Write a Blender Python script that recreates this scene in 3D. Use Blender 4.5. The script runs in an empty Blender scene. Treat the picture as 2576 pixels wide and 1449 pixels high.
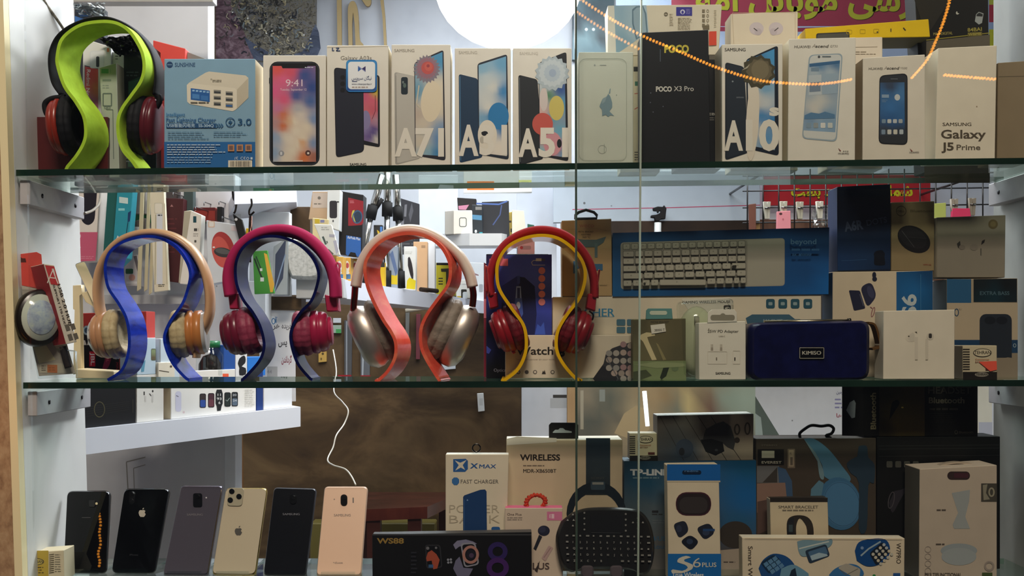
import bpy, bmesh, math, random
from mathutils import Vector, Matrix
R = random.Random(7)
SC = bpy.context.scene
COL = SC.collection
# ---------------------------------------------------------------- camera, light, exposure
F, D, CX, HY = 2600.0, 1.4, 1288.0, 840.0      # focal length (px), camera stand-off (m), principal column, eye level row
cam_data = bpy.data.cameras.new('camera'); cam = bpy.data.objects.new('camera', cam_data); COL.objects.link(cam)
cam.location = (0, -D, 0); cam.rotation_euler = (math.pi/2, 0, 0)
cam_data.sensor_width = 36; cam_data.lens = F/2576*36; cam_data.shift_y = (HY-724.5)/2576
cam_data.clip_start = .02
SC.camera = cam
world = bpy.data.worlds.new('night'); SC.world = world; world.use_nodes = True
world.node_tree.nodes['Background'].inputs[0].default_value = (.75, .8, 1, 1)
world.node_tree.nodes['Background'].inputs[1].default_value = .03
def area_light(name, loc, target, size, power, col):
    d = bpy.data.lights.new(name, 'AREA'); d.shape = 'RECTANGLE'; d.size, d.size_y = size; d.energy = power; d.color = col
    o = bpy.data.objects.new(name, d); COL.objects.link(o); o.location = loc
    o.rotation_euler = (Vector(target)-Vector(loc)).to_track_quat('-Z', 'Y').to_euler()
    return o
area_light('street_awning_light', (.0, -3.0, 3.4), (.05, .05, -.05), (1.3, .5), 164, (1, .87, .72))
area_light('shop_ceiling_light', (-.25, 1.15, 1.55), (-.25, 1.2, 0), (1.1, 1.0), 37, (.9, .95, 1))
area_light('side_fill_light', (.6, 1.2, 1.3), (-.75, .1, -.2), (.6, .3), 26, (.92, .96, 1))  # added fill that brightens the left cabinet side
area_light('shop_ceiling_light_rear', (.35, 2.2, 1.55), (.35, 2.3, 0), (1.2, .8), 35, (.9, .95, 1))
SC.view_settings.view_transform = 'Standard'; SC.view_settings.look = 'None'
SC.view_settings.exposure = 0; SC.view_settings.gamma = 1; SC.view_settings.use_curve_mapping = False
SC.cycles.transparent_max_bounces = 40; SC.cycles.max_bounces = 10; SC.cycles.glossy_bounces = 5
SC.cycles.sample_clamp_indirect = 6
# ---------------------------------------------------------------- pixels of the photograph -> points of the place
def W(px, py, Y):
    k = (D+Y)/F
    return Vector(((px-CX)*k, Y, (HY-py)*k))
class Plane:
    """a surface standing in the place; (px,py) is where the line of sight meets it"""
    def __init__(s, p0, yaw=0, pitch=0):
        s.p0 = Vector(p0); a, b = math.radians(yaw), math.radians(pitch)
        s.n = Vector((math.sin(a)*math.cos(b), -math.cos(a)*math.cos(b), math.sin(b)))
    def __call__(s, px, py, lift=0):
        o = Vector((0, -D, 0)); d = Vector(((px-CX)/F, 1, (HY-py)/F))
        t = (s.p0-o).dot(s.n)/d.dot(s.n)
        return o+d*t+s.n*lift
# ---------------------------------------------------------------- materials
def lin(h):
    if not isinstance(h, str): return tuple(h)
    h = h.lstrip('#'); c = [int(h[i:i+2], 16)/255 for i in (0, 2, 4)]
    return tuple(x/12.92 if x <= .04045 else ((x+.055)/1.055)**2.4 for x in c)
MATS = {}
def newmat(name):
    m = bpy.data.materials.new(name); m.use_nodes = True
    return m, m.node_tree, m.node_tree.nodes['Principled BSDF']
KIND = dict(card=(.5, .35, 0, 0), matte=(.85, .15, 0, 0), gloss=(.12, .5, 0, 0), satin=(.3, .5, 0, 0), metal=(.22, .5, 1, 0), brushed=(.4, .5, .85, 0), print=(.42, .4, 0, 0), rubber=(.7, .2, 0, 0), mirror=(.02, .3, 0, 0), dark=(.16, .25, 0, 0))
def M(col, kind='card'):
    key = (col, kind)
    if key in MATS: return MATS[key]
    m, nt, p = newmat('%s_%s' % (kind, str(col).lstrip('#')))
    rough, spec, metal, _ = KIND[kind]
    c = lin(col)
    p.inputs['Roughness'].default_value = rough; p.inputs['Specular IOR Level'].default_value = spec; p.inputs['Metallic'].default_value = metal
    if kind in ('card', 'matte'):                     # faint mottling of board and cloth
        tc = nt.nodes.new('ShaderNodeTexCoord'); nz = nt.nodes.new('ShaderNodeTexNoise'); nz.inputs['Scale'].default_value = 35; nz.inputs['Detail'].default_value = 3
        mx = nt.nodes.new('ShaderNodeMix'); mx.data_type = 'RGBA'
        mx.inputs[6].default_value = (*[x*.9 for x in c], 1); mx.inputs[7].default_value = (*[min(1, x*1.06) for x in c], 1)
        nt.links.new(tc.outputs['Object'], nz.inputs['Vector']); nt.links.new(nz.outputs['Fac'], mx.inputs[0]); nt.links.new(mx.outputs[2], p.inputs['Base Color'])
    else: p.inputs['Base Color'].default_value = (*c, 1)
    MATS[key] = m
    return m
def mat_attr():
    if 'attr' in MATS: return MATS['attr']
    m, nt, p = newmat('printed_colours'); a = nt.nodes.new('ShaderNodeAttribute'); a.attribute_name = 'Col'
    nt.links.new(a.outputs['Color'], p.inputs['Base Color']); p.inputs['Roughness'].default_value = .4
    MATS['attr'] = m; return m
def mat_glass(key, tint, amount=.6, base=.04, rough=0, edge=None):
    if key in MATS: return MATS[key]
    m, nt, p = newmat(key); nt.nodes.remove(p); N = nt.nodes; L = nt.links
    out = N['Material Output']; tr = N.new('ShaderNodeBsdfTransparent'); gl = N.new('ShaderNodeBsdfGlossy'); mx = N.new('ShaderNodeMixShader')
    tr.inputs[0].default_value = (*tint, 1); gl.inputs['Roughness'].default_value = rough; gl.inputs[0].default_value = (.95, 1, .98, 1)
    g = N.new('ShaderNodeNewGeometry'); dt = N.new('ShaderNodeVectorMath'); dt.operation = 'DOT_PRODUCT'
    L.new(g.outputs['Normal'], dt.inputs[0]); L.new(g.outputs['Incoming'], dt.inputs[1])
    def mth(op, a, b):
        n = N.new('ShaderNodeMath'); n.operation = op
        for i, v in enumerate((a, b)):
            if v is None: continue
            if isinstance(v, (int, float)): n.inputs[i].default_value = v
            else: L.new(v, n.inputs[i])
        return n.outputs[0]
    c = mth('ABSOLUTE', dt.outputs['Value'], None); s = mth('SUBTRACT', 1, c); pw = mth('POWER', s, 5)
    r = mth('MULTIPLY', mth('ADD', mth('MULTIPLY', pw, 1-base), base), amount)
    L.new(r, mx.inputs[0]); L.new(tr.outputs[0], mx.inputs[1]); L.new(gl.outputs[0], mx.inputs[2]); L.new(mx.outputs[0], out.inputs[0])
    MATS[key] = m; return m
def mat_emit(key, col, strength):
    if key in MATS: return MATS[key]
    m, nt, p = newmat(key); p.inputs['Base Color'].default_value = (*col, 1)
    p.inputs['Emission Color'].default_value = (*col, 1); p.inputs['Emission Strength'].default_value = strength
    MATS[key] = m; return m
def mat_noise(key, cols, scale=(4, 4, 4), rough=.5, detail=6, bump=0, dist=0, pos=None, spec=.3):
    """wood, stone, plaster: a colour ramp over stretched noise in object space"""
    if key in MATS: return MATS[key]
    m, nt, p = newmat(key); N = nt.nodes; L = nt.links
    tc = N.new('ShaderNodeTexCoord'); mp = N.new('ShaderNodeMapping'); nz = N.new('ShaderNodeTexNoise'); rp = N.new('ShaderNodeValToRGB')
    mp.inputs['Scale'].default_value = scale; nz.inputs['Scale'].default_value = 1; nz.inputs['Detail'].default_value = detail; nz.inputs['Roughness'].default_value = .62; nz.inputs['Distortion'].default_value = dist
    L.new(tc.outputs['Object'], mp.inputs[0]); L.new(mp.outputs[0], nz.inputs['Vector']); L.new(nz.outputs['Fac'], rp.inputs[0]); L.new(rp.outputs[0], p.inputs['Base Color'])
    els = rp.color_ramp.elements; n = len(cols)
    while len(els) < n: els.new(.5)
    for i, c in enumerate(cols):
        els[i].position = pos[i] if pos else .3+.4*i/(n-1); els[i].color = (*lin(c), 1)
    p.inputs['Roughness'].default_value = rough; p.inputs['Specular IOR Level'].default_value = spec
    if bump:
        b = N.new('ShaderNodeBump'); b.inputs['Strength'].default_value = bump; b.inputs['Distance'].default_value = .002
        L.new(nz.outputs['Fac'], b.inputs['Height']); L.new(b.outputs[0], p.inputs['Normal'])
    MATS[key] = m; return m
GLASS_SHELF = mat_glass('shelf_glass', (.86, .92, .89), .6)
PANE_L = mat_glass('front_pane_glass', (.985, .99, .99), 1.0)
PANE_R = mat_glass('front_pane_glass_dusty', (.935, .94, .93), 1.0)
CLEAR = mat_glass('clear_plastic', (.93, .95, .95), .9, .06, .08)
FILM = mat_glass('clear_film', (.72, .74, .76), 1.0, .22, .12)
# ---------------------------------------------------------------- mesh building
class B:
    def __init__(s): s.v = []; s.f = []; s.m = []; s.sm = []; s.mats = []; s.col = {}
    def mi(s, mat):
        if isinstance(mat, (str, tuple)): mat = M(mat) if isinstance(mat, str) else M(*mat)
        if mat not in s.mats: s.mats.append(mat)
        return s.mats.index(mat)
    def face(s, pts, mat, smooth=False):
        i = len(s.v); s.v += [Vector(p) for p in pts]; s.f.append(list(range(i, i+len(pts)))); s.m.append(s.mi(mat)); s.sm.append(smooth)
    def grid(s, rows, mat, smooth=True, closed=False, cap0=False, cap1=False, cols=None):
        i = len(s.v); n = len(rows[0]); mi = s.mi(mat)
        for r in rows: s.v += [Vector(p) for p in r]
        for a in range(len(rows)-1):
            for b in range(n if closed else n-1):
                c = (b+1) % n
                s.f.append([i+a*n+b, i+a*n+c, i+(a+1)*n+c, i+(a+1)*n+b]); s.m.append(mi); s.sm.append(smooth)
                if cols: s.col[len(s.f)-1] = (cols[a][b], cols[a][c], cols[a+1][c], cols[a+1][b])
        if cap0: s.f.append([i+k for k in range(n)][::-1]); s.m.append(mi); s.sm.append(False)
        if cap1: s.f.append([i+(len(rows)-1)*n+k for k in range(n)]); s.m.append(mi); s.sm.append(False)
    def hexa(s, p, mat, mats=None, bevel=0):
        """p: 4 front corners TL TR BR BL then the same 4 at the back; mats: dict front/back/top/bottom/left/right"""
        mats = mats or {}
        F_ = dict(front=(0, 3, 2, 1), back=(4, 5, 6, 7), top=(0, 1, 5, 4), bottom=(3, 7, 6, 2), left=(0, 4, 7, 3), right=(1, 2, 6, 5))
        if not bevel:
            for k, ix in F_.items(): s.face([p[j] for j in ix], mats.get(k, mat))
            return
        bm = bmesh.new(); vs = [bm.verts.new(q) for q in p]; ml = {}
        for k, ix in F_.items():
            f = bm.faces.new([vs[j] for j in ix]); f.material_index = s.mi(mats.get(k, mat))
        bmesh.ops.bevel(bm, geom=bm.edges[:], offset=bevel, segments=1, affect='EDGES', profile=.5)
        s.add_bm(bm); bm.free()
    def add_bm(s, bm, smooth=False):
        bm.verts.index_update(); i = len(s.v); s.v += [v.co.copy() for v in bm.verts]
        for f in bm.faces: s.f.append([i+v.index for v in f.verts]); s.m.append(f.material_index); s.sm.append(smooth)
    def box(s, x0, x1, y0, y1, z0, z1, mat, mats=None, bevel=0):
        s.hexa([Vector(q) for q in ((x0, y0, z1), (x1, y0, z1), (x1, y0, z0), (x0, y0, z0), (x0, y1, z1), (x1, y1, z1), (x1, y1, z0), (x0, y1, z0))], mat, mats, bevel)
    def tube(s, pts, r, mat, seg=8, caps=True):
        pts = [Vector(p) for p in pts]; rows = []; up = Vector((0, 1, 0))
        for i, p in enumerate(pts):
            t = (pts[min(i+1, len(pts)-1)]-pts[max(i-1, 0)]).normalized()
            if abs(t.dot(up)) > .95: up = Vector((1, 0, 0))
            a = t.cross(up).normalized(); b = t.cross(a).normalized()
            rr = r[i] if isinstance(r, (list, tuple)) else r
            rows.append([p+(a*math.cos(2*math.pi*k/seg)+b*math.sin(2*math.pi*k/seg))*rr for k in range(seg)])
        s.grid(rows, mat, True, True, caps, caps)
    def lathe(s, c, axis, u, v, prof, mat, seg=32, ru=1, rv=1, wob=0, nw=22):
        rows = []
        for h, r in prof:
            row = []
            for k in range(seg):
                t = 2*math.pi*k/seg; w = 1+wob*math.sin(nw*t)*(1 if r > 0 else 0)
                row.append(c+axis*h+(u*(math.cos(t)*ru)+v*(math.sin(t)*rv))*(max(r, 1e-5)*w))
            rows.append(row)
        s.grid(rows, mat, True, True)
    def sweep(s, pts, hw, ht, mat, seg=4, shear=0, caps=True):
        """a band: pts run in the x-z plane, hw = half width along y, ht = half thickness; seg 4 = flat strip, more = rounded"""
        rows = []; n = len(pts)
        for i, p in enumerate(pts):
            t = (pts[min(i+1, n-1)]-pts[max(i-1, 0)]); t.y = 0; t.normalize(); nn = Vector((-t.z, 0, t.x))
            w = hw(i/(n-1)) if callable(hw) else hw
            yv = Vector((shear, 1, 0))*w
            if seg == 4: q = [nn*ht-yv, nn*ht+yv, -nn*ht+yv, -nn*ht-yv]
            else: q = [nn*(ht*math.sin(2*math.pi*k/seg))+yv*math.cos(2*math.pi*k/seg) for k in range(seg)]
            rows.append([p+d for d in q])
        if seg == 4:
            for e in range(4): s.grid([[r[e], r[(e+1) % 4]] for r in rows], mat, True)
            s.face(rows[0], mat); s.face(rows[-1][::-1], mat)
        else: s.grid(rows, mat, True, True, caps, caps)
    def slab(s, pts, back, mat, side=None, bev=.0012, backmat=None):
        """a plate: outline pts (world) with a soft rim, thickness vector back"""
        c = sum(pts, Vector())/len(pts); side = side or mat
        def inset(q, d): v = c-q; return q+v*min(1, d/max(v.length, 1e-6))
        th = back.length; b = back.normalized(); bev = min(bev, th*.45)
        r0 = [inset(q, bev) for q in pts]; r1 = [q+b*bev for q in pts]; r2 = [q+b*(th-bev) for q in pts]; r3 = [inset(q, bev)+b*th for q in pts]
        s.face(r0, mat); s.grid([r0, r1, r2, r3], side, True, True); s.face(r3[::-1], backmat or side)
    def build(s, name, parent=None, origin=None):
        xs = [min(v[k] for v in s.v) for k in range(3)]; xe = [max(v[k] for v in s.v) for k in range(3)]
        o0 = Vector(origin) if origin else Vector(((xs[0]+xe[0])/2, (xs[1]+xe[1])/2, xs[2]))
        me = bpy.data.meshes.new(name); me.from_pydata([v-o0 for v in s.v], [], s.f)
        for m in s.mats: me.materials.append(m)
        me.polygons.foreach_set('material_index', s.m); me.polygons.foreach_set('use_smooth', s.sm)
        if s.col:
            ca = me.color_attributes.new('Col', 'FLOAT_COLOR', 'CORNER')
            for fi, cs in s.col.items():
                for k, li in enumerate(me.polygons[fi].loop_indices): ca.data[li].color = (*cs[k], 1)
        me.update()
        o = bpy.data.objects.new(name, me); COL.objects.link(o)
        if parent: o.parent = parent; o.location = o0-wloc(parent)
        else: o.location = o0
        return o
def wloc(o):
    l = o.location.copy()
    while o.parent: o = o.parent; l += o.location
    return l
def tag(o, label, cat, group=None, kind=None):
    if label: o['label'] = label
    if cat: o['category'] = cat
    if group: o['group'] = group
    if kind: o['kind'] = kind
    return o
def thing(name, loc, label, cat, group=None):
    o = bpy.data.objects.new(name, None); COL.objects.link(o); o.location = loc; o.empty_display_size = .02
    return tag(o, label, cat, group)
def struct(b, name):
    o = b.build(name); o['kind'] = 'structure'; return o
def smooth_path(pts, n=6):
    out = []; P_ = [pts[0]]+list(pts)+[pts[-1]]
    for i in range(1, len(P_)-2):
        a, b, c, d = P_[i-1:i+3]
        for k in range(n):
            t = k/n
            out.append(tuple(.5*(2*b[j]+(c[j]-a[j])*t+(2*a[j]-5*b[j]+4*c[j]-d[j])*t*t+(3*b[j]-a[j]-3*c[j]+d[j])*t**3) for j in range(len(b))))
    out.append(tuple(pts[-1])); return out
TXT = {}
def text_mesh(s, bold):
    k = (s, bold)
    if k not in TXT:
        cu = bpy.data.curves.new('t', 'FONT'); cu.body = s; cu.offset = bold; cu.resolution_u = 3
        o = bpy.data.objects.new('t', cu); COL.objects.link(o); bpy.context.view_layer.update()
        me = bpy.data.meshes.new_from_object(o.evaluated_get(bpy.context.evaluated_depsgraph_get()))
        V_ = [(v.co.x, v.co.y) for v in me.vertices]; F_ = [list(p.vertices) for p in me.polygons]
        bpy.data.objects.remove(o); bpy.data.curves.remove(cu); bpy.data.meshes.remove(me)
        x0 = min(v[0] for v in V_); x1 = max(v[0] for v in V_)
        TXT[k] = ([(x-x0, y) for x, y in V_], F_, x1-x0)
    return TXT[k]
class Art:
    """prints on a surface, drawn in the photograph's pixel coordinates on that surface's plane"""
    def __init__(s, b, plane, lift=.00015): s.b = b; s.P = plane; s.l = lift; s.kind = 'print'
    def up(s): s.l += .00003; return s.l
    def mt(s, c): return M(c, s.kind) if isinstance(c, str) else c
    def poly(s, pts, c): l = s.up(); s.b.face([s.P(x, y, l) for x, y in pts][::-1], s.mt(c))
    def rect(s, x0, y0, x1, y1, c, sk=0): s.poly([(x0, y0), (x1, y0+sk), (x1, y1+sk), (x0, y1)], c)
    def rr(s, x0, y0, x1, y1, r, c, sk=0): s.poly(rrect(x0, y0, x1, y1, r, sk=sk), c)
    def ell(s, cx, cy, rx, ry, c, rot=0, n=28): s.poly(ell_pts(cx, cy, rx, ry, rot, n), c)
    def ring(s, cx, cy, rx, ry, w, c, rot=0, n=28):
        l = s.up(); a = ell_pts(cx, cy, rx, ry, rot, n); e = ell_pts(cx, cy, rx-w, ry-w, rot, n)
        s.loop(a, e, c, l)
    def loop(s, a, e, c, l=None):
        l = l or s.up(); n = len(a)
        s.b.grid([[s.P(*q, l) for q in e], [s.P(*q, l) for q in a]], s.mt(c), False, True)
    def frame(s, x0, y0, x1, y1, r, w, c, sk=0): s.loop(rrect(x0, y0, x1, y1, r, sk=sk), rrect(x0+w, y0+w, x1-w, y1-w, max(.5, r-w), sk=sk), c)
    def line(s, pts, w, c):
        l = s.up()
        for i in range(len(pts)-1):
            (x0, y0), (x1, y1) = pts[i], pts[i+1]; d = math.hypot(x1-x0, y1-y0) or 1; nx, ny = -(y1-y0)/d*w/2, (x1-x0)/d*w/2
            s.b.face([s.P(x0+nx, y0+ny, l), s.P(x1+nx, y1+ny, l), s.P(x1-nx, y1-ny, l), s.P(x0-nx, y0-ny, l)], s.mt(c))
    def text(s, t, x, y, h, c, w=None, bold=0, shear=0, rot=0, cen=False, slope=0):
        if h < 12: bold = min(bold, .014)
        if bold > 0 and 'M' in t:                      # heavy letters by a second strike
            s.text(t, x, y, h, c, w, 0, shear, rot, cen, slope); x += h*.06; bold = 0
        V_, F_, wd = text_mesh(t, bold); l = s.up(); sy = h/.69; sx = (w/wd) if w else sy
        if cen: x -= wd*sx/2
        a = math.radians(rot); ca, sa = math.cos(a), math.sin(a); mi = s.b.mi(s.mt(c)); i = len(s.b.v)
        for u, v in V_:
            X = u*sx+v*sy*shear; Y = -v*sy+X*slope
            s.b.v.append(s.P(x+X*ca-Y*sa, y+X*sa+Y*ca, l))
        for f in F_: s.b.f.append([i+k for k in f]); s.b.m.append(mi); s.b.sm.append(False)
    def scrib(s, x0, y0, x1, y1, n, c, h=.45, seed=0):
        """small print: n lines of word-like dashes"""
        r = random.Random(seed+int(x0*7+y0)); dy = (y1-y0)/n; l = s.up()
        for i in range(n):
            x = x0; e = x1-(x1-x0)*r.random()*.25; y = y0+dy*(i+.5)
            while x < e:
                q = min(e, x+dy*(.8+2*r.random()))
                s.b.face([s.P(x, y-dy*h/2, l), s.P(x, y+dy*h/2, l), s.P(q, y+dy*h/2, l), s.P(q, y-dy*h/2, l)], s.mt(c)); x = q+dy*.35
    def bars(s, x0, y0, x1, y1, n, c, seed=3):
        r = random.Random(seed); l = s.up(); x = x0; st = (x1-x0)/n
        for i in range(n):
            w = st*(.25+.5*r.random()); s.b.face([s.P(x, y0, l), s.P(x, y1, l), s.P(x+w, y1, l), s.P(x+w, y0, l)], s.mt(c)); x += st
    def hue(s, quad, pts, nx=12, ny=16, pw=3.0):
        """a picture of blended colours; quad = 4 corners TL TR BR BL, pts = (x,y,colour)"""
        l = s.up(); rows, cols = [], []; K = [(x, y, lin(c)) for x, y, c in pts]
        for j in range(ny+1):
            r, cc = [], []
            for i in range(nx+1):
                u, v = i/nx, j/ny
                X = (quad[0][0]*(1-u)+quad[1][0]*u)*(1-v)+(quad[3][0]*(1-u)+quad[2][0]*u)*v
                Y = (quad[0][1]*(1-u)+quad[1][1]*u)*(1-v)+(quad[3][1]*(1-u)+quad[2][1]*u)*v
                r.append(s.P(X, Y, l)); tw = 0; a = [0, 0, 0]
                for x, y, c in K:
                    w = 1/((X-x)**2+(Y-y)**2+9)**(pw/2); tw += w
                    for k in range(3): a[k] += c[k]*w
                cc.append(tuple(k/tw for k in a))
            rows.append(r); cols.append(cc)
        s.b.grid(rows, mat_attr(), False, cols=cols)
def rrect(x0, y0, x1, y1, r, n=4, sk=0):
    out = []
    for cx, cy, a0 in ((x1-r, y0+r, -90), (x1-r, y1-r, 0), (x0+r, y1-r, 90), (x0+r, y0+r, 180)):
        for k in range(n+1):
            a = math.radians(a0+90*k/n); X = cx+r*math.cos(a); out.append((X, cy+r*math.sin(a)+sk*(X-x0)/(x1-x0)))
    return out
def rquad(q, r, n=4):
    """rounded quadrilateral; q = TL TR BR BL in pixels"""
    out = []; q = [Vector((*p, 0)) for p in q]
    for i in (1, 2, 3, 0):
        p = q[i]; a = (q[i-1]-p); b = (q[(i+1) % 4]-p); a = p+a.normalized()*r; b = p+b.normalized()*r
        for k in range(n+1):
            t = k/n; z = a*(1-t)**2+p*2*t*(1-t)+b*t*t; out.append((z.x, z.y))
    return out
def ell_pts(cx, cy, rx, ry, rot=0, n=28):
    a = math.radians(rot); c, s_ = math.cos(a), math.sin(a)
    return [(cx+rx*math.cos(t)*c-ry*math.sin(t)*s_, cy+rx*math.cos(t)*s_+ry*math.sin(t)*c) for t in [2*math.pi*k/n for k in range(n)]]
# glass shelves: front top edge lines in the photo (y at px 35 and at px 2576)
_S = {1: ((35, 427), (2576, 397), 0), 2: ((50, 962), (2576, 956), 0), 3: ((50, 1474), (2576, 1474), 0)}
def shelf_z(k, x):
    (a, b, Y) = _S[k]; p, q = W(*a, Y), W(*b, Y)
    return p.z+(q.z-p.z)*(x-p.x)/(q.x-p.x)
def quad_on(q, Y, shelf=None, yaw=0, pitch=0, base=None):
    """front face: plane + 4 world corners + the pixel quad"""
    if len(q) == 4 and not hasattr(q[0], '__len__'): px = [(q[0], q[1]), (q[2], q[1]), (q[2], q[3]), (q[0], q[3])]
    elif len(q) == 3: px = [(q[0], q[1]), (q[2], q[1]), (q[2], 0), (q[0], 0)]
    else: px = [tuple(p) for p in q]
    if shelf or base is not None:
        g = Plane(W((px[2][0]+px[3][0])/2, px[0][1], Y), yaw)
        bot = []
        for x, _ in (px[2], px[3]):
            p = g(x, HY); p.z = (shelf_z(shelf, p.x) if shelf else base)+.0004; bot.append(p)
        mid = (bot[0]+bot[1])/2; P = Plane(mid, yaw, pitch)
        return P, [P(*px[0]), P(*px[1]), bot[0], bot[1]]
    P = Plane(W((px[2][0]+px[3][0])/2, (px[2][1]+px[3][1])/2, Y), yaw, pitch)
    return P, [P(*p) for p in px]
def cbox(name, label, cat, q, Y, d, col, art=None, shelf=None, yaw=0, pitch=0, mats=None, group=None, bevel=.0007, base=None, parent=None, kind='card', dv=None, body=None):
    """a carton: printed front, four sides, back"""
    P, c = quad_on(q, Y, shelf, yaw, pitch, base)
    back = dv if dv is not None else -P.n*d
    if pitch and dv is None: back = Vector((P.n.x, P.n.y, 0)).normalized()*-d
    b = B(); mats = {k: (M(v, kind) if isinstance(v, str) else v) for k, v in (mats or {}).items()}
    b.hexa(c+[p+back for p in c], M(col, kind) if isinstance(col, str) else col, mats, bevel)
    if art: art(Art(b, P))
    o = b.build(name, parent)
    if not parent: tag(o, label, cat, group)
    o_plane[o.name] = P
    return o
o_plane = {}
def part_art(name, parent, P, fn, lift=.0013, label=None):
    """a glued-on piece (sticker, badge) that is a part of its thing"""
    b = B(); fn(Art(b, P, lift)); o = b.build(name, parent)
    if label: o['label'] = label
    return o
def plate(name, parent, P, pts, th, mat, side=None, lift=0, label=None, fn=None):
    b = B(); b.slab([P(x, y, lift+th) for x, y in pts][::-1], -P.n*th, M(mat, 'card') if isinstance(mat, str) else mat, side, .0004)
    if fn: fn(Art(b, P, lift+th+.0002))
    o = b.build(name, parent)
    if label: o['label'] = label
    return o  # level board added to keep ceiling light off the right cabinet side
# ---------------------------------------------------------------- the room and the cabinet
WHITE_WALL = mat_noise('white_wall', ['#c9ccd2', '#dcdfe4', '#e3e6ea'], (3, 3, 3), .6)
LAM = mat_noise('white_laminate', ['#cfcfcb', '#dcdcd9', '#e6e6e4'], (5, 5, 3), .38, dist=.6)
MDF = mat_noise('raw_particle_board', ['#8a6a50', '#a98867', '#b89a78'], (90, 90, 60), .8, bump=.3)
BROWN = mat_noise('brown_stone_board', ['#33261a', '#493824', '#5c4830', '#75603f'], (2.2, 2.2, 4.2), .4, 10, 0, 1.2, (.3, .46, .58, .78))
b = B(); b.face([(-2.2, -.1, -1.4), (2.6, -.1, -1.4), (2.6, 3.4, -1.4), (-2.2, 3.4, -1.4)], mat_noise('floor_tile', ['#6d675e', '#8d8679'], (3, 3, 3), .4)); struct(b, 'floor')
b = B(); b.box(-2.2, 2.6, -.06, 3.4, 1.62, 1.66, WHITE_WALL); struct(b, 'ceiling')
b = B(); b.box(-2.2, 2.6, 3.2, 3.3, -1.4, 1.62, WHITE_WALL); struct(b, 'wall_back')
b = B(); b.box(-2.25, -2.15, .3, 3.2, -1.4, 1.62, WHITE_WALL); struct(b, 'wall_left')
b = B(); b.box(2.55, 2.65, .3, 3.2, -1.4, 1.62, WHITE_WALL); struct(b, 'wall_right')
# cabinet sides: left side leans a little
def lean(y, front): return (20+(72-20)*(y+60)/1540) if front else (183+(226-183)*(y+60)/1540)
b = B()
fr = [W(lean(y, True), y, 0) for y in (-260, 1560)]; rr_ = [W(lean(y, False), y, .21) for y in (-260, 1560)]
t = Vector((-.018, 0, 0))
b.hexa([fr[0]+t, fr[0], fr[1], fr[1]+t, rr_[0]+t, rr_[0], rr_[1], rr_[1]+t], LAM); o = struct(b, 'wall_cabinet_left')
b = B(); e0, e1 = -260, 1560
L0 = lambda y: W(lean(y, True), y, 0)
def post(xa, xb, y0, y1, mat, b):
    p = [L0(e0)+Vector((xa, y0, 0)), L0(e0)+Vector((xb, y0, 0)), L0(e1)+Vector((xb, y0, 0)), L0(e1)+Vector((xa, y0, 0))]
    b.hexa(p+[q+Vector((0, y1-y0, 0)) for q in p], mat)
post(-.0105, 0.0, -.016, -.001, M('#efe0b4', 'satin'), b); struct(b, 'trim_1')
b = B(); post(-.09, -.0107, -.016, -.001, MDF, b); struct(b, 'trim_2')
xr = W(2507, 0, .2).x
b = B(); b.box(xr, xr+.018, 0, .21, -.5, .75, mat_noise('shaded_laminate', ['#8d8f8c', '#a0a29e', '#b0b2ae'], (5, 5, 3), .45)); struct(b, 'wall_cabinet_right')  # shade on the right side put into a greyer laminate colour
# glass shelves, wooden cleats under their ends
def glass_shelf(k, depth, label):
    b = B(); xl, xe = W(lean(_S[k][0][1], True), _S[k][0][1], 0).x+.002, xr-.002
    zl, zr = shelf_z(k, xl), shelf_z(k, xe); th = .0085
    p = [Vector(q) for q in ((xl, 0, zl), (xe, 0, zr), (xe, 0, zr-th), (xl, 0, zl-th))]
    eg = mat_noise('green_glass_edge', ['#10201a', '#172c24', '#20382e'], (6, 6, 20), .15)
    b.hexa(p+[q+Vector((0, depth, 0)) for q in p], GLASS_SHELF, dict(front=eg, back=M('#5f7d70', 'gloss')), 0)
    tag(b.build('glass_shelf'), label, 'shelf')
    return xl, xe, zl-th, zr-th
lab = {1: 'green-edged glass shelf carrying the long row of phone boxes', 2: 'green-edged glass shelf carrying the headphones on their curved stands', 3: 'bottom glass shelf under the leaning phones and the smart watch boxes'}
for k in (1, 2, 3):
    xl, xe, zl, zr = glass_shelf(k, .172, lab[k])
    if k < 3:
        for side, xa, xb, z in (('left', xl+.001 if k == 1 else xl+.002, xl+.015, zl-.004), ('right', xe-.016, xe, zr-.0006)):
            b = B(); b.box(xa, xb, .008, .188, z-.034, z-.0003, mat_noise('grey_cleat', ['#8f8d90', '#a5a3a6', '#b4b2b4'], (9, 9, 9), .5), None, .001)
            root = b.build('shelf_cleat'); tag(root, 'pale wooden cleat on the %s cabinet side under the %s glass shelf' % (side, 'upper' if k == 1 else 'middle'), 'shelf support')
            xi = xb if side == 'left' else xa; sg = 1 if side == 'left' else -1
            for yy in (.155, .1555-.11):
                c = B(); c.lathe(Vector((xi, yy, z-.017)), Vector((sg, 0, 0)), Vector((0, 1, 0)), Vector((0, 0, 1)), [(-.001, .0035), (.0008, .0032), (.001, 0)], M('#2c2a2c', 'metal'), 12); c.build('screw', root)
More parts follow.
